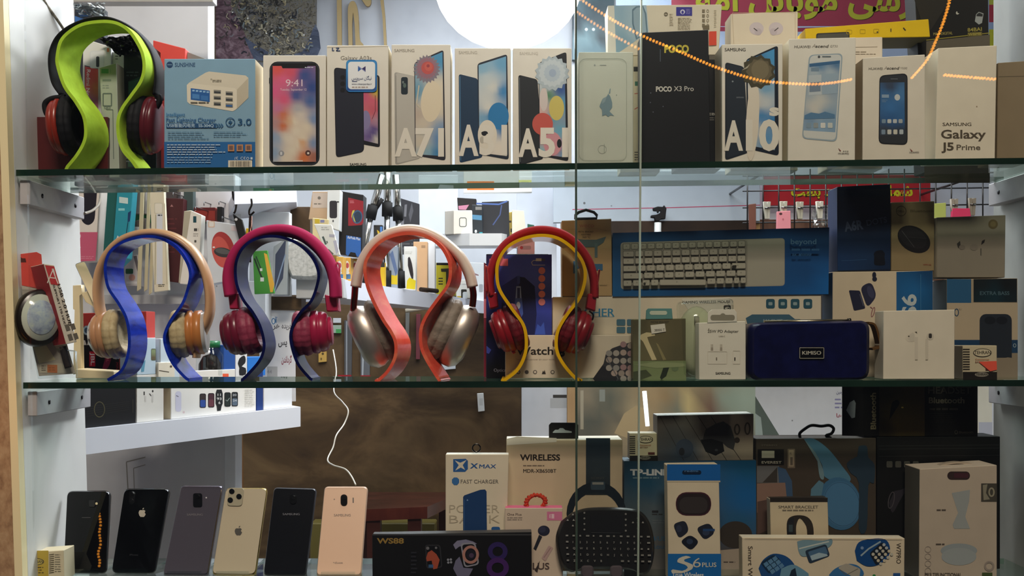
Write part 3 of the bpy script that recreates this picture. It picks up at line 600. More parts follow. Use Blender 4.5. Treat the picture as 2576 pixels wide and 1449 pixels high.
def art_yel(a):
    a.poly(rquad([(2053, 84), (2137, 80), (2137, 100), (2053, 100)], 6), '#3a3a38'); a.poly(rquad([(2056, 87), (2134, 83), (2134, 100), (2056, 100)], 5), '#55554e')
    for k, x in enumerate((2136, 2170, 2204)): a.frame(x-7, 75-k, x+7, 86-k, 2, 1.2, '#b59a1e')
    a.ell(2207, 81, 2, 2, '#4a4432'); a.line([(2241, 72), (2241, 80)], 2.5, '#4a4432'); a.line([(2272, 70), (2278, 77)], 3, '#3c382e')
cbox('accessory_box', 'bright yellow carton lying tilted behind the white phone boxes', 'box', [(2025, 72), (2336, 48), (2340, 93), (2027, 98)], .095, .06, '#e9c417', art_yel, mats=dict(bottom='#6a6448', right='#8f7a1c'))  # shade under the carton put into its bottom colour
def art_sabin(a):
    a.poly([(2330, 104), (2490, 87), (2490, 460), (2325, 460)], '#5f594c'); a.line([(2330, 101), (2490, 83)], 2, '#9a9038')
    a.text('MAH DIGITAL', 2348, 89, 7, '#9a9050', 48, .02, 0, -3); a.text('84BAI', 2434, 80, 9, '#a59a48', 36, .02, 0, -4); a.rect(2434, 82, 2470, 92, '#6a6230', -2); a.text('WBMB', 2436, 90, 6, '#a59a48', 32, .02, 0, -4)
    a.poly([(2455, 36), (2462, 30), (2474, 34), (2470, 58), (2462, 62), (2452, 54)], '#9aa0a0'); a.poly([(2457, 36), (2463, 32), (2472, 36), (2471, 42), (2456, 41)], '#2a2c2c'); a.poly([(2404, 32), (2407, 28), (2409, 33), (2413, 34), (2409, 37), (2405, 36)], '#b9b9ad')
    a.poly([(2300, 0), (2390, 0), (2345, 70), (2330, 90)], '#2a2822')
cbox('camera_box', 'tall black carton with small olive lettering at the right of the yellow box', 'box', [(2300, -45), (2486, -50), (2490, 0), (2326, 0)], .125, .04, '#151412', art_sabin, 1)
# ---------------------------------------------------------------- top shelf, crowded left end
cbox('phone_box', 'low dark maroon box standing left under the lime headphones', 'box', (92, 294, 271), .075, .04, '#4a0c0e', None, 1, mats=dict(left='#cfc9bd'))
def art_redmi(a):
    a.poly([(213, 164), (247, 172), (247, 420), (213, 420)], '#5c5a66'); a.hue([(214, 167), (247, 174), (247, 330), (214, 330)], [(225, 180, '#cf4a4e'), (240, 190, '#d2564c'), (225, 210, '#d65e58'), (240, 225, '#dc8a58'), (220, 250, '#a87a9c'), (238, 260, '#c07890'), (225, 300, '#7f8fc0'), (240, 320, '#b06c90')], 4, 10)
    a.text('Redmi Note', 219, 175, 9, '#eadfe2', 80, .03, rot=92)
    a.rr(226, 128, 262, 172, 6, '#d8dade'); a.rr(228, 130, 259, 170, 5, '#e2e3e6'); a.rr(242, 142, 250, 169, 3, '#3a3d44'); a.rr(269, 121, 275, 131, 2, '#d9804e')
cbox('phone_box', 'white phone box with a red-violet screen seen inside the lime stand', 'box', [(209, 96), (279, 118), (279, 0), (205, 0)], .115, .04, '#e2e1de', art_redmi, 1)
cbox('carton', 'small white carton top showing behind the grey-green cable box', 'box', [(279, 129), (312, 138), (312, 0), (279, 0)], .12, .03, '#dcdbd6', lambda a: a.scrib(290, 138, 300, 152, 2, '#8a8a86'), 1)
def art_cable(a):
    a.scrib(255, 172, 282, 186, 1, '#5c9a6a', .8); a.scrib(258, 196, 288, 208, 1, '#7c8a82', .4); a.scrib(258, 212, 276, 224, 2, '#8b958e', .4); a.frame(258, 234, 282, 268, 3, 3, '#5f6a66'); a.line([(270, 268), (268, 276), (284, 276), (286, 400)], 2, '#6a746f'); a.frame(262, 268, 278, 274, 1, 1.5, '#6f7a76')
cbox('cable_box', 'grey-green cable carton printed with a plug, inside the lime loop', 'box', [(250, 170), (293, 158), (300, 0), (262, 0)], .082, .03, '#a9b0a4', art_cable, 1, mats=dict(right='#6f6a58', left='#c9c9bd'))
def art_scr(a):
    a.poly([(322, 205), (360, 190), (360, 420), (322, 420)], '#2b4a3a'); a.rect(324, 206, 356, 300, '#3e6a50', -8); a.scrib(318, 178, 352, 194, 2, '#4a5450', .4); a.scrib(316, 370, 345, 410, 5, '#5a6460', .35)
cbox('device_box', 'black box with a dark green screen picture inside the lime loop', 'box', [(311, 128), (392, 122), (394, 0), (311, 0)], .11, .045, '#1f2422', art_scr, 1)
cbox('carton', 'coral red carton standing behind the black headset and blue-grey carton', 'box', [(385, 101), (466, 122), (466, 0), (385, 0)], .13, .03, '#f0554c', None, 1, mats=dict(top='#b8423c'))
cbox('carton', 'thin grey carton leaning behind the blue-grey charger carton', 'box', [(466, 128), (516, 147), (516, 0), (466, 0)], .14, .02, '#8f8c88', None, 1)
def art_bl(a): a.poly([(188, 40), (190, 68), (236, 82), (236, 56)], '#2e66ac'); a.poly([(187, 30), (190, 40), (236, 40), (236, 30)], '#1a1c30')
cbox('carton', 'dark carton with a blue band wrapped in clear film at the left back', 'box', [(187, 9), (262, 22), (262, 0), (187, 0)], .155, .015, '#23262c', art_bl, 1)
def crumple(name, label, q, Y, amp, mat, n=16, seed=1, bow=.0):
    r = random.Random(seed); b = B(); P = Plane(W((q[0][0]+q[2][0])/2, (q[0][1]+q[2][1])/2, Y)); rows = []
    for j in range(n+1):
        row = []
        for i in range(n+1):
            u, v = i/n, j/n
            x = (q[0][0]*(1-u)+q[1][0]*u)*(1-v)+(q[3][0]*(1-u)+q[2][0]*u)*v; y = (q[0][1]*(1-u)+q[1][1]*u)*(1-v)+(q[3][1]*(1-u)+q[2][1]*u)*v
            row.append(P(x+r.uniform(-2, 2), y+r.uniform(-2, 2), r.uniform(-amp, amp)+bow*math.sin(math.pi*v)))
        rows.append(row)
    b.grid(rows, mat, False); return tag(b.build(name), label, 'plastic wrap')
crumple('plastic_bag', 'crumpled clear plastic bag over the dark blue-banded carton', [(182, 8), (262, 6), (270, 48), (200, 40)], .145, .006, FILM, 12, 2)
crumple('plastic_wrap', 'crinkled shiny black wrap lying on the black screen box', [(248, 96), (340, 86), (352, 128), (300, 142)], .104, .005, M('#1c1c1e', 'gloss'), 14, 5)
# side cable and edge plank
b = B(); Pw = [(100, -8), (112, 12), (132, 40), (150, 66), (166, 92), (176, 112)]
b.tube([W(x, y, .1+.09*i/5)+Vector((.003, 0, 0)) for i, (x, y) in enumerate(Pw)], .0022, mat_noise('grimy_cable', ['#3a342c', '#8a8272', '#b5ad9c'], (120, 120, 120), .6), 6)
tag(b.build('cable'), 'grimy grey cable running down the upper left cabinet side', 'cable')
# ---------------------------------------------------------------- headphone stands and headphones
def stand(label, edge, Yf, w0, w1, col, k, shear=0, th=.0016, mat=None):
    """a strip of acrylic bent into an omega; edge = its front edge in the photo"""
    pts = smooth_path(edge, 5); n = len(pts)
    q = [W(x, y, Yf) for x, y in pts]
    zb = shelf_z(k, q[0].x)+.002
    q[0].z = zb; q[-1].z = shelf_z(k, q[-1].x)+.002
    hw = lambda t: (w0+(w1-w0)*t)/2
    pc = [p+Vector((shear*hw(i/(n-1)), hw(i/(n-1)), 0)) for i, p in enumerate(q)]
    b = B(); b.sweep(pc, hw, th, mat or M(col, 'gloss'), 4, shear)
    return tag(b.build('headphone_stand'), label, 'headphone stand', 'curved acrylic headphone stands')
def px_path(pts, Y): return [W(x, y, Y) for x, y in smooth_path(pts, 6)]
CUSH = [(-.013, 0), (-.0125, .46), (-.014, .54), (-.0195, .64), (-.0215, .78), (-.0195, .92), (-.0155, .99), (-.0125, .97), (-.0115, .955), (-.0105, .97), (-.007, 1.02), (-.003, .99), (0, .88)]
def cup(root, c, R_, sg, tilt, cm, sm, capm=None, ru=1.0, depth=1.0, yaw=0, shell=None, capr=.66):
    """one ear cup: soft cushion towards the inside, hard shell and cap outwards; sg -1 left, +1 right"""
    t = math.radians(tilt)*sg; ya = math.radians(yaw)
    u = Vector((math.sin(t), 0, math.cos(t))); ax = Vector((sg*math.cos(t), 0, -sg*math.sin(t)))
    v = Vector((0, 1, 0))
    if ya: Mx = Matrix.Rotation(ya, 3, u); ax = Mx @ ax; v = Mx @ v
    b = B(); b.lathe(c, ax, u, v, [(h*depth, r*R_) for h, r in CUSH], cm, 66, ru, 1, .016, 22); b.build('ear_cushion', root)
    sh = shell or [(-.001, .8), (0, .92), (.001, .95), (.006, .96), (.0072, .94), (.008, .9), (.0092, .89), (.0102, .91), (.014, .89), (.0175, .82), (.0195, .66), (.0205, 0)]
    b = B(); b.lathe(c, ax, u, v, [(h*depth, r*R_) for h, r in sh], sm, 40, ru, 1); cp = b.build('ear_cup', root)
    if capm:
        b = B(); e = sh[-1][0]*depth-.001; b.lathe(c, ax, u, v, [(e-.004, capr*R_), (e+.003, (capr-.02)*R_), (e+.0042, (capr-.08)*R_), (e+.0035, 0)], capm, 36, ru, 1); b.build('cap', cp)
    return u, v, ax
def bandpart(name, root, pts, Y, hw, ht, mat, seg=12):
    b = B(); b.sweep(px_path(pts, Y), hw, ht, mat, seg); return b.build(name, root)
BLUE = mat_noise('cobalt_acrylic', ['#0b1f78', '#1230a8', '#1a3cc0'], (18, 18, 50), .12, 4, 0, 1)
NAVY = mat_noise('navy_film_acrylic', ['#070a2c', '#0b1046', '#10175a', '#4a5494'], (16, 16, 34), .25, 3, 0, 2.5, (.3, .5, .7, .92), .1)
CORAL = mat_noise('coral_acrylic', ['#d84a3a', '#e25844', '#e67c5a'], (10, 10, 26), .14, 4, 0, 2)
YEL = M('#e3ae10', 'gloss')
# lime stand and black ear defenders
def C(pts, ox, oy, s): return [(ox+x/s, oy+y/s) for x, y in pts]
LIME = mat_noise('lime_felt', ['#9cbc2c', '#a8cc34', '#b2d63e'], (60, 60, 60), .9, 5)
stand('lime green headphone stand at the left end of the top shelf', C([(480, 1228), (560, 1130), (610, 1040), (625, 960), (610, 850), (550, 740), (470, 630), (420, 480), (418, 400), (445, 295), (520, 220), (620, 172), (760, 156), (860, 172), (940, 225), (1000, 310), (1040, 400), (1050, 500), (1025, 595), (960, 690), (890, 790), (860, 880), (865, 1000), (900, 1100), (960, 1170), (1000, 1228)], 0, 0, 2.898), .02, .058, .042, '#b4da22', 1, .14, .0022, LIME)
BK = M('#0c0c0f', 'rubber'); BKR = M('#1a1a1c', 'rubber')
root = thing('headphones', W(258, 60, .06), 'black headphones with dull red cups on the lime stand', 'headphones', 'headphones hung on the curved stands')
bandpart('headband', root, [(165, 245), (146, 215), (138, 170), (142, 132), (160, 98), (195, 72), (245, 55), (290, 56), (335, 76), (370, 108), (392, 145), (402, 190), (398, 245)], .062, .021, .0035, BK)
DR = M('#8c2a1c', 'satin')
cup(root, W(166, 318, .058), .037, -1, 4, M('#141417', 'rubber'), DR, None, 1.15, .9)
cup(root, W(372, 316, .058), .037, 1, 4, BKR, M('#5c1c26', 'satin'), None, 1.15, .9)
for px in ([(165, 245), (150, 246), (128, 250), (114, 262), (118, 285), (137, 308)], [(398, 240), (400, 258), (380, 285), (362, 305)]):
    b = B(); b.tube([W(x, y, .045) for x, y in smooth_path(px, 4)], .0045, BK, 8); b.build('yoke', root)
# cobalt stand, beige headphones
stand('cobalt blue headphone stand, first from the left on the middle shelf', C([(700, 1362), (790, 1300), (832, 1200), (842, 1085), (822, 960), (770, 860), (705, 760), (685, 650), (692, 580), (722, 520), (785, 470), (865, 440), (955, 426), (1050, 440), (1150, 500), (1210, 580), (1238, 660), (1230, 740), (1190, 860), (1120, 960), (1080, 1040), (1070, 1100), (1090, 1180), (1130, 1260), (1200, 1340), (1232, 1362)], 0, 430, 2.588), .022, .056, .05, '#1230a8', 2, .06, .002, BLUE)
BEI = M('#d2a57c', 'satin'); PAD = mat_noise('beige_leather', ['#a8946e', '#bfac84', '#cdbb94'], (70, 70, 70), .6, 5, .5)
root = thing('headphones', W(385, 590, .05), 'beige headphones with shiny round caps on the cobalt blue stand', 'headphones', 'headphones hung on the curved stands')
bandpart('headband', root, [(258, 800), (250, 770), (247, 725), (254, 680), (276, 636), (308, 606), (350, 590), (400, 587), (450, 602), (490, 636), (515, 680), (527, 730), (528, 780), (520, 812), (510, 830)], .052, .015, .0062, BEI)
cup(root, W(276, 842, .056), .0345, -1, 6, PAD, M('#c08f68', 'satin'), M('#c9c4c0', 'metal'), 1.0, 1.0)
cup(root, W(474, 838, .056), .0335, 1, -4, PAD, M('#c07a40', 'satin'), mat_noise('brushed_cap', ['#5a5450', '#c8c2be', '#f2f0ee'], (3, 3, 3), .18), 1.0, 1.05, 8, [(-.001, .8), (0, .9), (.001, .94), (.006, .95), (.0075, .84), (.009, .84), (.0105, .92), (.019, .93), (.0205, .8), (.021, 0)], .88)
b = B(); b.sweep(px_path([(528, 770), (524, 808), (512, 838), (498, 872), (494, 900)], .058), .013, .0045, BEI, 12); b.build('yoke', root)
# navy stand, magenta headphones
stand('navy blue headphone stand with glossy film, second from the left', [(606, 959), (631, 934), (652, 909), (662, 886), (664, 860), (654, 820), (635, 785), (613, 756), (597, 721), (592, 685), (596, 652), (612, 622), (640, 602), (679, 594), (717, 599), (756, 618), (787, 650), (801, 685), (798, 716), (783, 757), (757, 785), (738, 816), (731, 848), (738, 886), (753, 921), (786, 959)], .022, .056, .05, '#141a66', 2, .03, .002, NAVY)
MAG = M('#861a40', 'satin'); MAGB = M('#b8285e', 'matte'); PAD2 = mat_noise('rose_leather', ['#7a2640', '#92344e', '#a2405a'], (70, 70, 70), .5, 5, .4)
root = thing('headphones', W(712, 582, .05), 'magenta pink headphones with round cups on the navy stand', 'headphones', 'headphones hung on the curved stands')
bandpart('headband', root, [(582, 745), (577, 705), (582, 668), (600, 630), (632, 600), (670, 584), (715, 580), (760, 592), (800, 622), (828, 660), (842, 702), (845, 750)], .05, .017, .0088, MAGB)
for x0, x1, y0, y1 in ((572, 600, 735, 778), (816, 851, 741, 784)):
    b = B(); P = Plane(W(0, 0, .046)); q = [(x0, y0), (x1-4, y0+2), (x1, y1), (x0+5, y1)]; b.slab([P(*p) for p in rquad(q, 3)][::-1], Vector((0, .026, 0)), M('#b0284e', 'satin'), None, .002); b.build('slider', root)
b = B(); b.tube([W(x, y, .05) for x, y in smooth_path([(578, 742), (575, 700), (578, 668), (586, 664), (588, 690)], 4)], .0013, M('#c43a66', 'satin'), 6); b.build('cable_loop', root)
b = B(); b.tube([W(x, y, .045) for x, y in smooth_path([(846, 745), (854, 690), (852, 664), (846, 668), (838, 738)], 4)], .0013, M('#d04a70', 'satin'), 6); b.build('cable_loop', root)
cup(root, W(610, 835, .054), .032, -1, 10, PAD2, M('#6e1630', 'satin'), M('#64142c', 'satin'), 1.05, 1.15)
cup(root, W(786, 836, .054), .031, 1, -4, PAD2, M('#a41c44', 'satin'), M('#b42a52', 'satin'), 1.02, 1.2, 5)
# coral stand, silver-cupped headphones
stand('coral red headphone stand, third from the left', [(945, 962), (972, 938), (990, 909), (996, 884), (994, 857), (982, 832), (966, 808), (945, 770), (928, 731), (920, 700), (918, 668), (927, 643), (949, 615), (980, 596), (1026, 587), (1073, 595), (1107, 618), (1127, 650), (1133, 680), (1127, 716), (1100, 754), (1073, 793), (1059, 828), (1059, 867), (1069, 897), (1092, 936), (1107, 959)], .022, .064, .05, '#f05038', 2, .2, .0022, CORAL)
WB = M('#e6d2c4', 'satin'); COP = M('#8a4a3a', 'metal'); SIL = M('#c2b8ae', 'brushed'); PAD3 = mat_noise('taupe_leather', ['#6e6358', '#85796c', '#978a7c'], (40, 40, 60), .55, 5, .8)
root = thing('headphones', W(1035, 582, .05), 'cream banded headphones with large silver oval cups on the coral stand', 'headphones', 'headphones hung on the curved stands')
bandpart('headband', root, [(895, 722), (903, 682), (916, 650), (938, 618), (972, 592), (1015, 579), (1058, 581), (1098, 597), (1130, 620), (1160, 650), (1180, 688), (1189, 722)], .052, .014, .0078, WB)
for pts in ([(894, 712), (892, 745), (889, 782)], [(1187, 716), (1191, 742), (1188, 772)]):
    b = B(); b.tube([W(x, y, .058) for x, y in smooth_path(pts, 4)], .0048, COP, 10); b.build('slider', root)
sh = [(-.004, .7), (0, .92), (.006, 1.0), (.014, 1.0), (.021, .86), (.025, .6), (.026, 0)]
cup(root, W(946, 838, .07), .031, -1, 25, PAD3, SIL, None, 1.5, 1.25, 6, sh)
cup(root, W(1134, 836, .07), .031, 1, 25, PAD3, SIL, None, 1.5, 1.25, 6, sh)
# yellow stand, red headphones
stand('yellow headphone stand, fourth from the left, before the dark mouse box', [(1262, 961), (1300, 932), (1320, 894), (1324, 855), (1316, 816), (1289, 778), (1258, 731), (1250, 693), (1254, 656), (1277, 621), (1316, 600), (1362, 592), (1405, 600), (1443, 627), (1467, 662), (1472, 700), (1459, 747), (1428, 789), (1405, 828), (1399, 863), (1405, 894), (1424, 925), (1449, 952), (1462, 959)], .022, .07, .07, '#e3ae10', 2, 0, .0022, YEL)
RED = M('#8c1620', 'satin'); REDB = M('#9c2028', 'matte'); PADR = mat_noise('dark_red_leather', ['#54101a', '#6c1620', '#7c1e28'], (70, 70, 70), .5, 5, .5)
root = thing('headphones', W(1368, 578, .05), 'dark red headphones with round cups on the thin yellow stand', 'headphones', 'headphones hung on the curved stands')
bandpart('headband', root, [(1236, 745), (1232, 710), (1238, 672), (1256, 634), (1288, 602), (1330, 583), (1372, 579), (1416, 590), (1454, 618), (1482, 660), (1494, 705), (1495, 750)], .056, .015, .0062, REDB)
for q in ([(1225, 738), (1250, 735), (1254, 772), (1232, 778)], [(1480, 738), (1502, 741), (1498, 784), (1474, 776)]):
    b = B(); P = Plane(W(0, 0, .044)); b.slab([P(*p) for p in rquad(q, 3)][::-1], Vector((0, .026, 0)), M('#9c1c2a', 'satin'), None, .002); b.build('slider', root)
b = B(); b.tube([W(x, y, .045) for x, y in smooth_path([(1494, 750), (1502, 710), (1508, 678), (1505, 700), (1498, 750)], 4)], .0013, M('#b03a3a', 'satin'), 6); b.build('cable_loop', root)
b = B(); b.tube([W(x, y, .042) for x, y in smooth_path([(1482, 782), (1492, 792), (1488, 806), (1470, 800)], 4)], .0012, M('#2a2a2a', 'metal'), 6); b.build('yoke', root)
b = B(); b.tube([W(x, y, .042) for x, y in smooth_path([(1224, 735), (1220, 700), (1222, 668), (1228, 690), (1232, 740)], 4)], .0013, M('#b03a3a', 'satin'), 6); b.build('cable_loop', root)
cup(root, W(1281, 828, .054), .0315, -1, 20, PADR, RED, M('#741420', 'satin'), 1.05, 1.0)
cup(root, W(1443, 832, .054), .0315, 1, 22, PADR, RED, M('#741420', 'satin'), 1.05, 1.0)
b = B(); b.lathe(W(1292, 886, .05), Vector((0, 0, 1)), Vector((1, 0, 0)), Vector((0, 1, 0)), [(-.003, 0), (0, .0035), (.003, 0)], M('#a82a34', 'satin'), 10); b.build('cable_plug', root)
# ---------------------------------------------------------------- middle shelf: left end
root = thing('blister_pack', W(125, 955, .05), 'clear blister pack with red header and round dial gadget at the left end', 'blister pack')
P = Plane(W(120, 955, .026), 26, 0)
plate('header_card', root, P, [(44, 640), (92, 634), (104, 640), (112, 730), (44, 716)], .0015, '#c4453c', label='red header card', fn=lambda a: (a.poly([(42, 648), (50, 645), (56, 650), (64, 650), (66, 660), (50, 660), (42, 656)], '#4c2420'),))
plate('backing_card', root, P, [(46, 712), (128, 726), (190, 940), (98, 946)], .001, '#b9aea0', fn=lambda a: (a.poly([(82, 866), (112, 862), (140, 905), (98, 914)], '#dccfa4'), a.rect(100, 914, 175, 938, '#c8bda8'), a.scrib(104, 918, 116, 934, 3, '#7a6e60'), a.rect(119, 917, 144, 937, '#cc7c4c', 1), a.scrib(122, 922, 140, 934, 2, '#a86a44')))
b = B(); q = [(50, 722), (104, 722), (140, 880), (192, 884), (194, 948), (95, 952)]; b.slab([P(x, y, .018) for x, y in q][::-1], -P.n*.016, CLEAR, None, .003); o = b.build('blister_shell', root); o['label'] = 'clear plastic shell'
b = B(); ax = Vector((.66, -.75, .06)).normalized(); u = Vector((0, .1, 1)); u = (u-ax*u.dot(ax)).normalized(); v = ax.cross(u)
c0 = P(98, 800, .020); b.lathe(c0, ax, u, v, [(-.02, 0), (-.02, .028), (-.014, .033), (.002, .033), (.006, .03), (.006, 0)], M('#1d1815', 'satin'), 36, 1.18, .92); g = b.build('gadget', root); g['label'] = 'black rimmed round gadget'
b = B(); b.lathe(c0+ax*.006, ax, u, v, [(0, .027), (.002, .0262), (.0025, 0)], M('#b9c2b4', 'gloss'), 36, 1.18, .92); b.lathe(c0+ax*.0087, ax, u, v, [(0, .02), (.0006, .0195), (.0007, 0)], mat_noise('hologram', ['#7f8ca6', '#a9b8c4', '#c4d2c2'], (90, 90, 90), .15), 30, 1.18, .92); b.build('dial', g)
b = B(); b.tube([W(x, y, .028) for x, y in smooth_path([(78, 770), (66, 730), (62, 708), (70, 702), (95, 708)], 4)], .0028, M('#1d1815', 'rubber'), 7); b.build('strap', g)
b = B(); b.tube([W(x, y, .024) for x, y in smooth_path([(158, 872), (166, 905), (172, 925)], 4)], .005, M('#241f1e', 'rubber'), 8); b.build('usb_cable', root)
# usb hub carton: narrow lettered face, broad red side
P = Plane(W(181, 860, .016), 46, 0)
q = [(110, 663), (137, 667), (194, 860), (167, 866)]; fr = [P(*p) for p in q]; dv = W(76, 671, .008)-fr[0]
def art_hub(a):
    a.poly([(113, 667), (136, 670), (150, 718), (128, 715)], '#c23a3c'); a.line([(119, 712), (134, 676), (140, 700), (124, 698)], 2.5, '#e6dccd'); a.line([(131, 676), (146, 714)], 2.5, '#e6dccd')
    a.text('USB 2.0 HUB', 144, 716, 7.5, '#3a342e', 108, .03, rot=74); a.text('SUPPORT 1TB HDD', 132, 716, 5, '#5a5048', 108, .02, rot=74)
    for k in range(2):
        for j in range(2): a.poly([(162+j*14+k*7, 818+k*24-j*2), (172+j*14+k*7, 815+k*24-j*2), (177+j*14+k*7, 830+k*24-j*2), (167+j*14+k*7, 833+k*24-j*2)], '#6d675c')
cbox('hub_box', 'slanted red carton with lettered narrow white face leaning on the blister pack', 'box', q, .016, .04, '#d9d0be', None, yaw=46, mats=dict(left='#a4323a'), dv=dv)
o_hub = COL.objects['hub_box']; b = B(); art_hub(Art(b, P)); b.build('printed_face', o_hub)
# beige display stand for a tablet
root = thing('tablet_stand', W(230, 958, .12), 'beige plastic tablet stand with an empty tilted back plate at the left', 'tablet stand')
BG = M('#d6c49c', 'satin'); P = Plane(W(220, 950, .125))
b = B(); b.slab([P(*p) for p in [(183, 718), (204, 716), (206, 738), (200, 742), (204, 940), (184, 942), (187, 778), (183, 776)]][::-1], Vector((0, .012, 0)), BG, None, .001); b.build('post', root)
b = B(); P2 = Plane(W(215, 720, .12), 20, 14); b.slab([P2(*p) for p in rquad([(188, 664), (212, 656), (246, 728), (247, 790)], 6)][::-1], -P2.n*.006, BG, M('#23211f', 'satin'), .001); b.build('back_plate', root)
b = B(); b.slab([P(*p) for p in [(204, 738), (246, 722), (252, 800), (232, 770), (215, 760)]][::-1], Vector((0, .01, 0)), BG, None, .001); b.build('bracket', root)
b = B(); p0 = [W(190, 928, .11), W(286, 934, .11), W(286, 953, .11), W(190, 953, .11)]; zz = shelf_z(2, p0[2].x); p0[2].z = p0[3].z = zz+.0003; b.hexa(p0+[p+Vector((0, .04, 0)) for p in p0], BG, None, .001); b.build('foot', root)
# ---------------------------------------------------------------- middle shelf: right half
def art_mouse(a):
    a.hue([(1224, 642), (1388, 640), (1388, 952), (1224, 952)], [(1224, 642, '#26205a'), (1388, 642, '#3c3ca8'), (1300, 700, '#4a5cd8'), (1350, 690, '#5064e0'), (1240, 720, '#3238a0'), (1380, 760, '#3a48b8'), (1300, 800, '#3a4cc0'), (1235, 830, '#0e0e28'), (1360, 820, '#2a3a90'), (1290, 900, '#0a0a1c'), (1240, 940, '#08080f'), (1380, 930, '#0c0c20'), (1255, 860, '#161a50')], 12, 20)
    a.poly([(1262, 720), (1300, 695), (1320, 698), (1345, 720), (1350, 790), (1345, 842), (1300, 842), (1262, 800)], '#1c2258'); a.poly([(1300, 695), (1308, 694), (1300, 780), (1262, 760), (1262, 720)], '#2a3488'); a.poly([(1312, 780), (1348, 795), (1345, 842), (1310, 842)], '#1a2054')
    a.poly([(1299, 720), (1310, 720), (1314, 780), (1310, 800), (1298, 800), (1295, 770)], '#7f98dc'); a.rect(1301, 724, 1308, 750, '#26306c'); a.poly([(1296, 750), (1313, 750), (1316, 790), (1304, 812), (1294, 785)], '#4a62b8'); a.ell(1304, 768, 5, 9, '#c0cdea'); a.rect(1301, 694, 1308, 714, '#3a48a0')
    a.poly([(1345, 842), (1352, 815), (1360, 822), (1368, 810), (1372, 842)], '#3f5cc4'); a.poly([(1224, 870), (1236, 880), (1230, 890), (1224, 888)], '#4858c0')
    a.rect(1231, 651, 1278, 669, '#e0708c'); a.ell(1245, 661, 5, 5, '#eec0c8')
    for k in range(5): a.ell(1363, 681+k*19.7, 8.5, 8.8, '#e08c94')
    a.text('Optical Mouse', 1242, 935, 8, '#a8a4b8', 66, .006)
    a.line([(1371, 667), (1340, 667), (1337, 660), (1342, 655), (1350, 655)], 1.6, '#c4c0c8'); a.poly([(1348, 650), (1362, 650), (1362, 657), (1348, 657)], '#d8d4d0'); a.rect(1362, 651, 1371, 656, '#5a5a70')
cbox('mouse_box', 'dark blue mouse carton with pink dots behind the yellow stand', 'box', [(1223, 639), (1380, 639), (1380, 0), (1223, 0)], .105, .05, '#15142c', art_mouse, 2, mats=dict(right='#7a2430', top='#c4546a'))
def art_tag(a): a.rr(1308, 618, 1336, 628, 4, '#b9b2ac'); a.ell(1312, 623, 4, 4, '#c8605c')
cbox('hang_card', 'pale pink hang card peeking over the top of the dark blue mouse carton', 'card', [(1302, 606), (1345, 602), (1345, 0), (1298, 0)], .162, .003, '#ead9d2', art_tag, 2)
cbox('carton', 'thin pink and wine coloured carton edge left of the dark blue mouse carton', 'box', [(1217, 660), (1224, 664), (1224, 0), (1217, 0)], .12, .02, '#8a2438', lambda a: a.rect(1217, 752, 1224, 800, '#e07c90'), 2)
def art_watch(a):
    a.text('Watch', 1298, 892, 19, '#2c2824', 94, .02); a.text('8', 1405, 896, 20, '#2c2824', 16, .05); a.text('Your smart partner on your wrist', 1297, 906, 4, '#a89c8c', 98, .004)
    for k, x in enumerate((1304, 1325, 1346, 1368, 1390)): a.ell(x, 936, 5, 5, '#57504a') if k != 3 else a.poly([(x-5, 941), (x-2, 932), (x, 936), (x+2, 930), (x+5, 941)], '#3a342e')
    for x in (1304, 1346, 1390): a.ell(x, 936, 3.2, 3.2, '#d8cbb8')
    a.poly([(1486, 960), (1518, 915), (1524, 890), (1540, 876), (1562, 868), (1590, 860), (1590, 962)], '#3d3c40'); a.poly([(1486, 960), (1515, 920), (1548, 930), (1562, 962)], '#2c2b30')
    r = random.Random(2)
    for y, n in ((868, 2), (888, 4), (906, 4), (924, 4), (940, 3), (953, 2)):
        for k in range(n): a.ell(1590-k*18-(9 if n == 3 else 4), y+r.uniform(-2, 2), 8, 7.6, r.choice(['#a89a90', '#b8a49a', '#a8888a', '#9c9894', '#b0a8a0']))
    a.line([(1526, 900), (1556, 955)], 2, '#6a6a70')
cbox('watch_box', 'cream smart watch carton behind the yellow stand feet', 'box', [(1271, 843), (1592, 843), (1592, 0), (1271, 0)], .078, .024, '#ddd0ba', art_watch, 2)
def art_mach(a):
    a.text('MACHER', 1425, 796, 20, '#3f88b0', 120, .04); a.line([(1425, 797), (1545, 797)], 1, '#6fa0b8'); a.poly([(1425, 772), (1440, 782), (1436, 797), (1428, 797)], '#3f88b0')
    for k, x in enumerate((1938, 1969, 2000, 2032)): a.rr(x-11, 752, x+11, 776, 5, '#2c5668'); a.rr(x-5, 760, x+5, 768, 2, '#8fa4a8')
    a.poly([(1876, 800), (1892, 791), (1985, 791), (2000, 803), (2012, 803), (2018, 815), (1880, 815)], '#3f6278'); a.text('MACHER', 1920, 813, 10, '#8fa6b0', 50, .02)
    for k in range(3):
        for j in range(2): a.rr(1551+k*26, 803+j*19, 1573+k*26, 819+j*19, 3, '#4d7488')
    a.rect(1730, 800, 1762, 860, '#4a6878'); a.rect(1866, 815, 1892, 950, '#4a6474')
keyb = cbox('keyboard_box', 'wide cream keyboard carton lettered in blue under the blue keyboard carton', 'box', [(1390, 747), (2066, 738), (2066, 0), (1390, 0)], .105, .05, '#d9ceb8', art_mach, 2)
zt = W(1728, 742, .105).z
